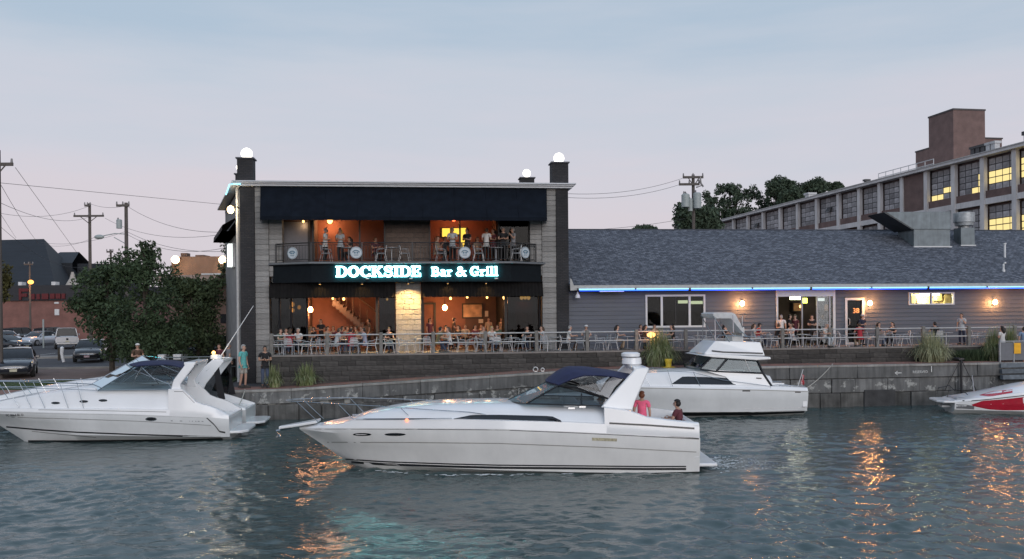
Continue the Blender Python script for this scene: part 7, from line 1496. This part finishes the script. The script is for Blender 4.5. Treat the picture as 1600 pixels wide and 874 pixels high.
# lamp on the fence by the big clump
a_, z_ = fa(1017, 523.5, BF - .1); o = thing('fence_lamp', 'glowing orange lamp on the terrace rail above the big grass clump', 'lamp', W(a_, BF - .1, z_), FR)
g = MB(W); g.ball((a_, BF - .16, z_), .15, 12, 8, (1.3, .9, .8)); g.build('globe', emat('fence_globe', (1, .42, .12), 4.), o, smooth=True); g = MB(W); g.tube([(a_, BF - .06, z_ - .1), (a_, BF, zr2)], .02, 6); g.build('bracket', m_irn, o); point_light('light', o, W(a_, BF - .45, z_ + .05), ORNG, 14, .1)
# ================================================================ tables and chairs
m_alu = mat('aluminium', (.45, .46, .475), .35, metal=.35, var=.08); m_slat = mat('chair_slat', (.38, .39, .405), .4, metal=.2, var=.1)
def chair_proto():
    o = thing('patio_chair', 'tmp', 'chair', Vector((0, 0, 0)), 0, 'patio chairs on the terrace')      # faces -y
    g = MB(); g.box(-.2, .2, -.2, .2, .435, .455); g.build('seat', m_slat, o, bevel=.01)
    for k in range(3):
        g = MB(); g.box(-.19, .19, .215 + .02 * k, .232 + .02 * k, .60 + .085 * k, .655 + .085 * k); g.build('back_slat', m_slat, o)
    for sg in (1, -1):
        g = MB(); g.tube([(sg * .22, -.27, .0), (sg * .23, -.2, .44), (sg * .24, -.16, .66), (sg * .24, .15, .68)], .014, 6); g.build('leg', m_alu, o, smooth=True)
        g = MB(); g.tube([(sg * .22, .30, .0), (sg * .21, .2, .44), (sg * .20, .25, .7), (sg * .16, .285, .86)], .014, 6); g.build('leg', m_alu, o, smooth=True)
    g = MB(); g.tube([(-.16, .285, .86), (-.1, .29, .88), (.1, .29, .88), (.16, .285, .86)], .014, 6); g.build('back_rail', m_alu, o, smooth=True)
    g = MB(); g.tube([(-.22, -.2, .43), (.22, -.2, .43), (.21, .2, .43), (-.21, .2, .43)], .012, 5, closed=True); g.build('seat_frame', m_alu, o); return o
def table_proto():
    o = thing('patio_table', 'tmp', 'table', Vector((0, 0, 0)), 0, 'patio tables on the terrace'); g = MB(); g.tube([(0, 0, .715), (0, 0, .72), (0, 0, .742), (0, 0, .745)], [.36, .375, .375, .36], 22); g.build('table_top', m_slat, o)
    g = MB(); g.tube([(0, 0, .03), (0, 0, .715)], .03, 8); g.build('pedestal', m_alu, o)
    for k in range(4):
        t = math.pi / 4 + k * math.pi / 2; g = MB(); g.tube([(0, 0, .08), (.3 * math.cos(t), .3 * math.sin(t), .015)], .016, 6); g.build('foot', m_alu, o)
    return o
ch0, tb0 = chair_proto(), table_proto(); used = {'c': 0, 't': 0}
ORD = ['first', 'second', 'third', 'fourth', 'fifth', 'sixth', 'seventh', 'eighth', 'ninth', 'tenth', 'eleventh', 'twelfth', 'thirteenth', 'fourteenth', 'fifteenth', 'sixteenth', 'seventeenth', 'eighteenth', 'nineteenth', 'twentieth', 'twenty-first', 'twenty-second', 'twenty-third', 'twenty-fourth', 'twenty-fifth', 'twenty-sixth', 'twenty-seventh', 'twenty-eighth', 'twenty-ninth', 'thirtieth', 'thirty-first', 'thirty-second', 'thirty-third', 'thirty-fourth', 'thirty-fifth', 'thirty-sixth', 'thirty-seventh', 'thirty-eighth', 'thirty-ninth', 'fortieth']
def place(proto, kind, a, b, z, rz, label, group=None):
    mw = Matrix.Translation(W(a, b, z)) @ Matrix.Rotation(FR + rz, 4, 'Z') @ Matrix.Scale(.82 if z < ZB - .5 else .88, 4)
    if not used[kind]: used[kind] = 1; proto.matrix_world = mw; proto['label'] = label; FRM[proto.name] = mw; o = proto
    else: o = copy_tree(proto, mw, label)
    if group: o['group'] = group
    return o
# (photo column, depth, turn in degrees: 0 faces the water, 90 faces right, -90 left)
CH = [(432, -1.9, 70), (451, -2.1, 175), (478, -1.8, -80), (490, -2.1, -60), (503, -1.9, -110), (522, -2.0, 80), (553, -2.1, 180), (580, -1.9, -85), (608, -1.9, 90), (629, -2.0, 100), (641, -1.7, -80), (669, -2.0, 160), (722, -1.9, 95), (735, -1.8, -100), (752, -2.1, 80), (775, -2.1, 185), (790, -1.8, -80), (812, -2.0, -70), (852, -2.0, 150), (882, -1.7, 90), (905, -1.8, -95), (938, -2.0, 60), (945, -1.5, -70), (957, -1.7, -100), (1005, -1.8, 90), (1056, -1.7, -90), (1079, -2.0, 80), (1108, -1.9, -95), (1184, -1.7, 90), (1207, -2.1, 100), (1240, -2.0, 85), (1268, -2.0, -80), (1290, -1.9, 95), (1317, -2.0, 80), (1356, -2.0, 110), (1372, -2.1, -75), (1398, -1.9, 90), (1413, -2.0, -100), (1448, -1.5, 80), (1464, -1.8, 180), (1522, -1.9, 90), (1536, -2.0, -80)]
for i, (px, b, rz) in enumerate(CH):
    where = 'before the bar' if px < 865 else 'before the clapboard wing'; k = i if px < 865 else i - sum(1 for c in CH if c[0] < 865)
    place(ch0, 'c', A(px, b), b, ZD, R_(rz), f'{ORD[k]} silver patio chair along the rail {where}, counted from its left end')
TB = [(440, -1.5), (466, -1.55), (508, -1.5), (540, -1.5), (594, -1.5), (618, -1.6), (655, -1.6), (700, -1.5), (745, -1.5), (800, -1.6), (828, -1.5), (868, -1.4), (918, -1.5), (980, -1.5), (1030, -1.4), (1092, -1.6), (1150, -1.4), (1198, -1.5), (1224, -1.5), (1255, -1.7), (1303, -1.6), (1335, -1.6), (1383, -1.5), (1425, -1.6), (1478, -1.5), (1530, -1.5)]
for i, (px, b) in enumerate(TB):
    where = 'before the bar' if px < 865 else 'before the clapboard wing'; k = i if px < 865 else i - sum(1 for c in TB if c[0] < 865)
    place(tb0, 't', A(px, b), b, ZD, 0, f'{ORD[k]} round patio table along the terrace {where}, counted from its left end')
for i, (px, b, rz) in enumerate(((510, -.55, 80), (595, -.5, -80), (632, -.5, 100), (690, -.5, 80), (748, -.5, 90), (806, -.55, -90))):
    place(ch0, 'c', A(px, b, 400), b, ZB, R_(rz), f'{ORD[i]} metal chair on the balcony behind the railing, counted from the left', 'chairs on the balcony')
for i, (px, b) in enumerate(((545, -.45), (612, -.4), (716, -.45), (775, -.45))): place(tb0, 't', A(px, b, 400), b, ZB, 0, f'{ORD[i]} round table on the balcony, counted from the left', 'tables on the balcony')
for i, (px, b, rz) in enumerate(((497, 1.5, 60), (530, 1.8, -60), (555, 1.6, 90), (700, 1.8, 60), (735, 2.0, -70), (770, 1.6, 90))):
    place(ch0, 'c', A(px, b), b, ZD + .02, R_(rz), f'{ORD[i]} chair inside the open bar front, counted from the left', 'chairs inside the bar')
for i, (px, b) in enumerate(((512, 1.7), (545, 1.8), (716, 1.9), (755, 1.9))): place(tb0, 't', A(px, b), b, ZD + .02, 0, f'{ORD[i]} table inside the open bar front, counted from the left', 'tables inside the bar')
# ================================================================ people
def skin_mesh(name, joints, edges, root, sub=1):
    """joints {key: (pos, rx, ry)}; grown with a Skin modifier into one continuous surface"""
    keys = list(joints); bm = bmesh.new(); lay = bm.verts.layers.skin.verify(); vs = {}
    for k in keys:
        p, rx, ry = joints[k]; v = bm.verts.new(p); v[lay].radius = (rx, ry); v[lay].use_root = (k == root); vs[k] = v
    for a, b in edges: bm.edges.new((vs[a], vs[b]))
    me = bpy.data.meshes.new(name); bm.to_mesh(me); bm.free(); o = bpy.data.objects.new(name, me); COL.objects.link(o)
    s = o.modifiers.new('skin', 'SKIN'); s.use_smooth_shade = True; s.branch_smoothing = .3; u = o.modifiers.new('sub', 'SUBSURF'); u.levels = sub; u.render_levels = sub
    dg = bpy.context.evaluated_depsgraph_get(); r = bpy.data.meshes.new_from_object(o.evaluated_get(dg)); r.name = name; bpy.data.objects.remove(o); bpy.data.meshes.remove(me); r.materials.clear()
    r.polygons.foreach_set('use_smooth', [True] * len(r.polygons)); return r
def join_mb(me, g):
    bm = bmesh.new(); bm.from_mesh(me); n = len(bm.verts); vs = [bm.verts.new(p) for p in g.v]
    for f in g.f:
        try: bm.faces.new([vs[i] for i in f]).smooth = True
        except ValueError: pass
    bm.to_mesh(me); bm.free(); return me
V = Vector
def pose(sit=False, arms='hang', lean=0., turn=0., stride=0., female=False):
    """joint positions of a 1.74 m figure facing -y, feet at z=0 (sit: on a 0.46 m seat)"""
    J = {}; zp = .56 if sit else .95; yl = -lean
    J['pelvis'] = V((0, 0, zp)); J['waist'] = V((0, yl * .25, zp + .17)); J['chest'] = V((0, yl * .6, zp + .36)); J['collar'] = V((0, yl * .85, zp + .49)); J['neck'] = V((0, yl * .95 - .015, zp + .555)); J['jaw'] = V((0, yl - .045, zp + .62)); J['skull'] = V((0, yl - .025, zp + .705)); J['top'] = V((0, yl - .015, zp + .755))
    sw = .165 if female else .19
    for s, e in (('l', 1), ('r', -1)):
        sh = J['sh' + s] = V((e * sw, yl * .8, zp + .465))
        if arms == 'hang' or (arms == 'drink' and e < 0) or (arms == 'phone' and e < 0): el = sh + V((e * .05, .02, -.28)); wr = el + V((-e * .01, -.07, -.24)); hd = wr + V((0, -.03, -.075))
        elif arms == 'front': el = sh + V((e * .06, .0, -.27)); wr = el + V((-e * .14, -.19, .03)); hd = wr + V((-e * .06, -.03, .0))
        elif arms == 'table': el = sh + V((e * .07, -.10, -.24)); wr = el + V((-e * .06, -.22, .03)); hd = wr + V((-e * .03, -.07, -.01))
        elif arms == 'fold': el = sh + V((e * .05, -.04, -.26)); wr = el + V((-e * .2, -.12, .04)); hd = wr + V((-e * .07, .0, .02))
        else: el = sh + V((e * .05, -.06, -.26)); wr = el + V((-e * .04, -.15, .19)); hd = wr + V((-e * .02, -.04, .06))
        J['el' + s], J['wr' + s], J['hd' + s] = el, wr, hd
        hp = J['hp' + s] = V((e * .09, .0, zp - .05)) if not sit else V((e * .10, -.06, zp - .03))
        if sit: kn = V((e * .13, -.46, .52)); an = V((e * .12, -.40 + .12 * (e > 0), .09)); to = an + V((e * .02, -.15, -.05))
        else: st = stride * e; kn = V((e * .10, -.02 - st * .5, .5)); an = V((e * .10, .04 - st, .085)); to = an + V((e * .03, -.16, -.045))
        J['kn' + s], J['an' + s], J['to' + s] = kn, an, to
    return J
def figure(pz, female=False):
    J = pose(**pz, female=female); fat = .9 if female else 1.0
    R = {'pelvis': (.145, .115), 'waist': (.125 * fat, .10), 'chest': (.155 * fat, .115), 'collar': (.09, .075), 'neck': (.052, .055), 'jaw': (.062, .072), 'skull': (.076, .092), 'top': (.05, .062)}
    for s in 'lr': R.update({'sh' + s: (.062 * fat, .06), 'el' + s: (.043 * fat, .043), 'wr' + s: (.03, .028), 'hd' + s: (.038, .02), 'hp' + s: (.092, .09), 'kn' + s: (.058, .058), 'an' + s: (.04, .042), 'to' + s: (.04, .03)})
    E = [('pelvis', 'waist'), ('waist', 'chest'), ('chest', 'collar'), ('collar', 'neck'), ('neck', 'jaw'), ('jaw', 'skull'), ('skull', 'top')]
    for s in 'lr': E += [('collar', 'sh' + s), ('sh' + s, 'el' + s), ('el' + s, 'wr' + s), ('wr' + s, 'hd' + s), ('pelvis', 'hp' + s), ('hp' + s, 'kn' + s), ('kn' + s, 'an' + s), ('an' + s, 'to' + s)]
    body = skin_mesh('body', {k: (J[k], *R[k]) for k in J}, E, 'pelvis')
    # nose, ears, five fingers a hand
    g = MB(); h = J['jaw']; g.tube([h + V((0, -.062, .065)), h + V((0, -.088, .028)), h + V((0, -.066, .018))], [.010, .015, .008], 6)
    for e in (1, -1): g.ball(h + V((e * .077, .012, .05)), .024, 6, 5, (.4, .8, 1.2))
    for s, e in (('l', 1), ('r', -1)):
        d = (J['hd' + s] - J['wr' + s]).normalized(); side = d.cross(V((e, .2, .1))).normalized()
        for k, (off, L) in enumerate(((-.028, .062), (-.010, .075), (.009, .07), (.026, .055))):
            b = J['hd' + s] + d * .02 + side * off; m1 = b + d * L * .55; g.tube([b, m1, m1 + (d * .6 + V((-e * .5, -.1, -.3))).normalized() * L * .5], [.010, .0095, .007], 5)
        b = J['wr' + s] + d * .035 - side * .03; g.tube([b, b + (d - side * .8).normalized() * .04, b + (d - side * .4).normalized() * .075], [.011, .011, .008], 5)
    join_mb(body, g)
    def sub(keys, E2, add, name, over=None):
        jj = {k: (J[k], R[k][0] + add, R[k][1] + add) for k in keys}
        if over: jj.update(over)
        return skin_mesh(name, jj, E2, 'pelvis')
    ov = {}
    for s in 'lr': ov['sl' + s] = (J['sh' + s].lerp(J['el' + s], .62), .062 * fat, .062)
    ov['collar'] = (J['collar'] + V((0, 0, -.015)), .105, .085); ov['hem'] = (J['pelvis'] + V((0, 0, -.05)), .165, .135)
    shirt = sub(['pelvis', 'waist', 'chest', 'shl', 'shr'], [('hem', 'pelvis'), ('pelvis', 'waist'), ('waist', 'chest'), ('chest', 'collar'), ('collar', 'shl'), ('collar', 'shr'), ('shl', 'sll'), ('shr', 'slr')], .017, 'shirt', ov)
    ov2 = {'belt': (J['pelvis'] + V((0, 0, .09)), .142, .115)}; ov3 = dict(ov2)
    for s in 'lr': ov2['cu' + s] = (J['an' + s] + V((0, 0, .02)), .062, .062); ov3['cu' + s] = (J['hp' + s].lerp(J['kn' + s], .92), .088, .088)
    tr = sub(['pelvis', 'hpl', 'hpr', 'knl', 'knr'], [('belt', 'pelvis'), ('pelvis', 'hpl'), ('pelvis', 'hpr'), ('hpl', 'knl'), ('hpr', 'knr'), ('knl', 'cul'), ('knr', 'cur')], .014, 'trousers', ov2)
    sh = sub(['pelvis', 'hpl', 'hpr'], [('belt', 'pelvis'), ('pelvis', 'hpl'), ('pelvis', 'hpr'), ('hpl', 'cul'), ('hpr', 'cur')], .014, 'shorts', ov3)
    def cap(long):
        g = MB(); c = J['skull'] + V((0, .012, .005)); g.ball(c, .1, 12, 8, (.92, 1.08, .98), .12)
        g.ball(c + V((0, .03, -.035)), .092, 12, 8, (1.0, .86, 1.0))
        if long: g.tube([c + V((0, .05, .0)), c + V((0, .085, -.1)), c + V((0, .095, -.22)), c + V((0, .085, -.3))], [.085, .095, .085, .03], 10)
        return g.mesh('hair', None, True, 60)
    g = MB(); c = J['skull'] + V((0, 0, .02)); g.ball(c, .105, 12, 8, (1, 1.1, .9), .0); g.box(-.07, .07, c.y - .2, c.y - .07, c.z + .005, c.z + .02); hat = g.mesh('cap', None, True, 40)
    g = MB()
    for e in (1, -1): g.ball(J['jaw'] + V((e * .03, -.067, .068)), .010, 6, 5)
    eyes = g.mesh('eyes'); g = MB(); g.box(-.025, .025, J['jaw'].y - .078, J['jaw'].y - .06, J['jaw'].z - .005, J['jaw'].z + .004); mouth = g.mesh('mouth')
    g = MB()
    for s, e in (('l', 1), ('r', -1)):
        a, t = J['an' + s], J['to' + s]; g.loft([[(p.x - w, p.y + dy, zb), (p.x + w, p.y + dy, zb), (p.x + w * .8, p.y + dy, zt), (p.x - w * .8, p.y + dy, zt)] for p, w, dy, zb, zt in ((a, .045, .06, max(a.z - .085, 0), a.z + .02), (a, .05, -.02, max(a.z - .085, 0), a.z + .03), (t, .05, .02, max(t.z - .04, 0), t.z + .04), (t, .04, -.06, max(t.z - .04, 0), t.z + .015))])
    shoes = g.mesh('shoes', None, True, 50)
    return dict(body=body, shirt=shirt, trousers=tr, shorts=sh, hair=cap(False), long=cap(True), cap=hat, eyes=eyes, mouth=mouth, shoes=shoes)
FIG = {}
POSES = {'hang': dict(arms='hang', stride=.06), 'front': dict(arms='front', lean=.03), 'drink': dict(arms='drink', lean=.02, stride=-.05), 'fold': dict(arms='fold'), 'sit': dict(sit=True, arms='table', lean=.08), 'sitlean': dict(sit=True, arms='front', lean=.16), 'sitback': dict(sit=True, arms='hang', lean=-.05), 'situp': dict(sit=True, arms='phone', lean=.05)}
def fig(p, f):
    if (p, f) not in FIG: FIG[(p, f)] = figure(POSES[p], f)
    return FIG[(p, f)]
COLR = dict(teal=(.12, .42, .40), black=(.014, .014, .016), navy=(.02, .025, .05), white=(.60, .59, .57), red=(.38, .03, .045), pink=(.95, .16, .28), grey=(.22, .22, .23), pale=(.42, .45, .47), lav=(.33, .34, .44), blue=(.20, .28, .40), khaki=(.40, .38, .34), denim=(.06, .08, .13), brown=(.10, .06, .04), tan=(.35, .26, .18), green=(.08, .12, .08), maroon=(.12, .03, .04), olive=(.12, .11, .06))
HAIR = dict(dark=(.015, .011, .009), brown=(.06, .035, .02), blond=(.45, .30, .12), grey=(.30, .29, .28), red=(.16, .05, .02))
SKIN = dict(a=(.50, .30, .22), b=(.42, .24, .165), c=(.22, .12, .08))
def person(loc, rz, label, p='sit', shirt='grey', legs='denim', hair='dark', female=False, skin='a', short=False, hat=None, h=1.0, group=None):
    f = fig(p, female); o = thing('person', label, 'person', loc, rz, group); mw = frame_of(o) @ Matrix.Scale(h, 4); L = lambda n, me, m: link_mesh(n, me, o, mw, m)
    def cm(n): return mat('cloth_' + n, COLR[n], .85, var=.15, scale=9)
    L('body', f['body'], mat('skin_' + skin, SKIN[skin], .55, var=.08)); L('shirt', f['shirt'], cm(shirt)); L('shorts' if short else 'trousers', f['shorts' if short else 'trousers'], cm(legs))
    L('shoes', f['shoes'], mat('shoe', (.05, .045, .04), .6)); L('eyes', f['eyes'], mat('eye', (.02, .015, .012), .2)); L('mouth', f['mouth'], mat('lip', (.3, .12, .1), .5))
    L('hair', f['long' if female else 'hair'], mat('hair_' + hair, HAIR[hair], .6, var=.3, scale=40))
    if hat: L('cap', f['cap'], cm(hat))
    return o
def onF(px, b, z, rz, *a, py=530, **k): return person(W(A(px, b, py), b, z), FR + R_(rz), *a, **k)
# on the quay (rz 0 faces the water, 90 faces right, -90 left)
onF(380, BT - .55, quay_z(-10) + .007, 65, 'man in a teal T-shirt and pale shorts standing on the quay edge', 'hang', 'teal', 'khaki', 'grey', short=True, h=1.04, py=570)
onF(414, BT - .5, quay_z(-10) + .007, 15, 'man in a black shirt and jeans with folded hands beside the terrace wall', 'front', 'black', 'denim', 'dark', skin='b', h=1.0, py=570)
onF(215, 2.0, ZG + .03, 20, 'person in a pale hat and dark top seen past the left bimini', 'front', 'brown', 'black', 'dark', hat='white', py=560)
onF(343, 2.1, ZG + .012, -30, 'person in a maroon top behind the lamp of the tall arch', 'hang', 'maroon', 'denim', 'brown', h=.97, py=560)
onF(357, 2.15, ZG + .012, 120, 'person in a grey top next to the maroon one behind the tall arch', 'hang', 'grey', 'black', 'grey', h=.98, py=560)
# terrace before the bar
ZS = ZD
G1 = 'guests on the terrace before the bar'
for px, b, rz, lb, p, sh, hr, fem in (
 (436, -1.2, 60, 'guest in a dark green shirt at the left end of the terrace', 'sit', 'green', 'dark', False), (447, -.9, 10, 'pale-faced guest in white behind the red shirt', 'sit', 'white', 'brown', False), (453, -2.0, 180, 'guest in a bright red shirt with the back to the rail', 'sit', 'red', 'brown', True), (467, -1.0, -20, 'bald guest in a white shirt right of the red one', 'sit', 'white', 'grey', False),
 (525, -1.9, 120, 'guest in a pale grey shirt leaning over the table', 'sitlean', 'pale', 'brown', False), (548, -2.0, 185, 'guest in a red shirt on the chair by the second rail bay', 'sit', 'red', 'dark', False), (571, -1.8, -100, 'guest in a lavender shirt facing left', 'sit', 'lav', 'dark', False), (607, -1.0, 20, 'woman in dark clothes by the stone pillar', 'sit', 'black', 'dark', True),
 (684, -1.6, 120, 'man in a dark jacket bent over the table right of the pillar', 'sitlean', 'olive', 'dark', False), (703, -1.7, -80, 'woman in white facing the man in the dark jacket', 'sit', 'white', 'brown', True), (756, -1.0, -10, 'guest in a tan top under the picture', 'sit', 'tan', 'red', True), (768, -1.2, 15, 'blond guest in white beside the tan top', 'sit', 'white', 'blond', True), (825, -1.2, -30, 'guest in black before the dark window', 'sit', 'black', 'dark', False), (848, -1.6, -70, 'woman in a pale blouse by the right stone pier', 'situp', 'pale', 'brown', True)):
    onF(px, b, ZS, rz, lb, p, sh, 'denim', hr, female=fem, group=G1, h=.83)
G2 = 'guests inside the open bar front'
for px, b, rz, lb, p, sh, hr, fem in (
 (484, 1.0, 40, 'woman with long fair hair lit orange under the big globe lamp', 'sit', 'tan', 'blond', True), (502, 1.4, -20, 'standing guest in black inside the staircase bay', 'front', 'black', 'dark', False), (511, 1.1, 30, 'guest in tan beside the standing one in black', 'sit', 'tan', 'brown', True), (521, 1.9, 0, 'guest in maroon at the back of the staircase bay', 'sit', 'maroon', 'dark', True), (538, 1.3, 60, 'guest in grey leaning below the stairs', 'sitlean', 'grey', 'dark', False), (559, 1.3, -70, 'guest in tan at the foot of the stairs', 'sit', 'tan', 'brown', False), (567, 1.1, -60, 'guest in grey behind the lavender shirt', 'sit', 'grey', 'red', True),
 (709, 3.0, 90, 'server in dark clothes standing by the orange lamp', 'front', 'brown', 'dark', False), (727, 2.2, 0, 'guest in tan seated below the picture', 'sit', 'tan', 'brown', False), (741, 1.6, 30, 'guest in maroon right of the one below the picture', 'sit', 'maroon', 'dark', True), (752, 2.6, 0, 'guest with an orange-lit face below the notices', 'sit', 'brown', 'red', True), (785, 2.4, -60, 'standing man with a raised arm at the end of the right bay', 'drink', 'tan', 'dark', False), (779, .9, -40, 'guest in dark green below the standing man', 'sit', 'green', 'dark', False), (493, .7, -60, 'guest in black facing the fair-haired woman', 'sit', 'black', 'dark', False), (530, .8, 100, 'guest in maroon turned towards the stairs', 'sitlean', 'maroon', 'brown', True), (549, 1.7, 10, 'guest in black below the middle of the stairs', 'sit', 'black', 'dark', False), (577, 1.8, -90, 'standing guest in dark clothes at the foot of the stairs', 'hang', 'brown', 'dark', False), (672, 2.4, 30, 'standing guest in the doorway left of the orange lamp', 'hang', 'maroon', 'brown', True), (696, .6, 20, 'guest in dark brown below the orange lamp', 'sit', 'brown', 'dark', False), (718, .7, -50, 'guest in black in front of the picture', 'sit', 'black', 'brown', True), (764, 2.9, -20, 'standing guest in tan right of the notices', 'drink', 'tan', 'brown', True)):
    onF(px, b, ZD + .02, rz, lb, p, sh, 'black', hr, female=fem, group=G2, skin='b', h=.84)
G3 = 'guests on the balcony'
for px, b, rz, lb, p, sh, hr, fem in (
 (508, .3, 80, 'man in a white shirt standing on the balcony facing right', 'front', 'white', 'grey', False), (532, .4, -20, 'blond woman in a pale dress on the balcony', 'front', 'pale', 'blond', True), (682, .3, 70, 'woman in a tan top left of the yellow panels', 'situp', 'tan', 'red', True), (695, .6, 20, 'guest in black before the small yellow panel', 'situp', 'black', 'dark', False), (707, .0, -10, 'man in a pale shirt before the yellow panels', 'front', 'pale', 'grey', False), (730, .4, -40, 'guest in black silhouetted beside the tall yellow panel', 'fold', 'black', 'dark', False),
 (760, .1, 150, 'man in a white vest seen from behind on the balcony', 'front', 'white', 'brown', False), (771, .5, -50, 'woman in maroon right of the white vest', 'fold', 'maroon', 'dark', True), (786, -.2, 10, 'man in a black polo shirt leaning on the balcony rail', 'front', 'black', 'grey', False), (802, -.1, -70, 'man in a grey shirt at the right end of the balcony', 'drink', 'grey', 'grey', False), (548, .9, -60, 'seated guest in black right of the blond woman', 'situp', 'black', 'dark', True), (585, 1.2, 40, 'seated guest in maroon left of the upper stone panel', 'sit', 'maroon', 'brown', False), (745, .9, 20, 'seated guest in tan between the black silhouette and the white vest', 'sit', 'tan', 'dark', True)):
    onF(px, b, ZB, rz, lb, p, sh, 'black', hr, female=fem, group=G3, py=380, skin='b', h=.92)
G4 = 'guests before the clapboard wing'
for px, b, rz, lb, p, sh, lg, hr, fem, ht in (
 (888, -1.7, 80, 'man in a pale pink shirt seated by the dark column', 'sit', 'white', 'brown', 'grey', False, None), (916, -1.0, -10, 'guest with a white cap left of the bare clapboards', 'sit', 'grey', 'black', 'dark', False, 'white'), (962, -1.5, 75, 'dark-haired woman in a tank top before the bare clapboards', 'sit', 'grey', 'tan', 'dark', True, None), (999, -.9, 40, 'guest in maroon left of the fence lamp', 'sit', 'maroon', 'denim', 'brown', False, None), (1006, -1.6, 80, 'guest in brown close to the fence lamp', 'sit', 'brown', 'denim', 'dark', True, None), (1052, -1.5, -80, 'woman in a black dress under the wide window', 'sit', 'black', 'black', 'dark', True, None), (1022, -.7, 0, 'guest in brown behind the fence lamp', 'sit', 'brown', 'denim', 'brown', False, None),
 (1131, -.9, 40, 'dark-haired guest seen through the folded bimini', 'sit', 'black', 'black', 'dark', True, None), (1158, -1.0, -60, 'guest in grey right of the folded bimini', 'sit', 'grey', 'denim', 'grey', False, None), (1184, -.9, 80, 'man in a red shirt and dark cap left of the sliding door', 'sit', 'red', 'denim', 'dark', False, 'black'), (1176, -1.5, 60, 'guest in pale clothes below the red shirt', 'sit', 'pale', 'khaki', 'brown', True, None), (1213, -1.5, 100, 'guest in dark clothes at the left jamb of the sliding door', 'sitlean', 'black', 'black', 'brown', False, None), (1238, -1.4, -70, 'man in a white shirt seated before the sliding door', 'sit', 'white', 'denim', 'brown', False, None), (1289, -2.0, 20, 'guest in pale clothes right of the sliding door', 'sitlean', 'white', 'pale', 'grey', True, None),
 (1344, -2.0, 175, 'guest in bright red before the white door', 'sit', 'red', 'tan', 'brown', False, None), (1371, -1.6, 30, 'dark-haired woman right of the white door', 'sit', 'brown', 'denim', 'dark', True, None), (1396, -1.3, -60, 'woman with long dark hair in black below the wall lamp', 'sit', 'black', 'black', 'dark', True, None), (1462, -1.8, 175, 'guest in black below the kitchen transom', 'sit', 'black', 'black', 'dark', False, None)):
    onF(px, b, ZD, rz, lb, p, sh, lg, hr, female=fem, hat=ht, group=G4, h=.83)
G5 = 'people standing at the clapboard wing'
for px, b, rz, lb, p, sh, lg, hr, fem, ht in (
 (1221, .0, 150, 'standing man in a white shirt at the left jamb of the sliding door', 'hang', 'white', 'black', 'grey', False, None), (1233, .6, 60, 'standing guest in black just inside the sliding door', 'front', 'black', 'black', 'dark', False, None), (1243, .5, -60, 'standing guest in maroon just inside the sliding door', 'hang', 'maroon', 'black', 'dark', True, None), (1269, -.3, -30, 'standing woman in black with folded arms at the sliding door', 'fold', 'black', 'black', 'dark', True, None), (1286, .7, -20, 'standing man in a blue shirt behind the door glass', 'hang', 'blue', 'denim', 'grey', False, None), (1347, -.6, 20, 'standing man in a navy T-shirt and pale cap by the white door', 'front', 'navy', 'black', 'brown', False, 'white'), (1503, -1.2, -60, 'standing man in a pale checked shirt near the right grasses', 'drink', 'pale', 'navy', 'brown', False, None)):
    onF(px, b, ZD, rz, lb, p, sh, lg, hr, female=fem, hat=ht, group=G5, h=.86)
onF(1566, BQ + .75, quay_z(20) + .007, 200, 'dark-haired person in a white shirt behind the grey gate screen', 'fold', 'white', 'denim', 'dark', female=True, py=530, h=.93); onF(1600, BQ + .8, quay_z(20) + .007, 160, 'person in a pale blue shirt cut by the right picture edge', 'hang', 'blue', 'denim', 'dark', h=.9)
# aboard
def aboard(B, px, s, z, rz, lb, *a, **k): return person(B.fn(B.inv(px, 640, s)[0], s, z), R_(rz), lb, *a, **k)
aboard(B1, 1003, .55, SOLE, 160, 'person in a bright pink top standing in the cockpit of the passing cruiser', 'hang', 'pink', 'denim', 'red', female=False, h=.93)
aboard(B1, 1063, .1, SOLE - .02, -120, 'person in a dark maroon top seated at the stern of the passing cruiser', 'sit', 'maroon', 'black', 'dark', h=1.0)
aboard(B1, 945, .35, SOLE + .12, -90, 'helmsman in a pale shirt under the navy bimini of the passing cruiser', 'sit', 'pink', 'khaki', 'grey', h=1.02)
person(B2.fn(B2.inv(243, 600, .25)[0], .25, .52), FR + R_(-60), 'person in dark clothes under the bimini of the nearest moored cruiser', 'sit', 'black', 'black', 'dark', female=True, h=1.0)
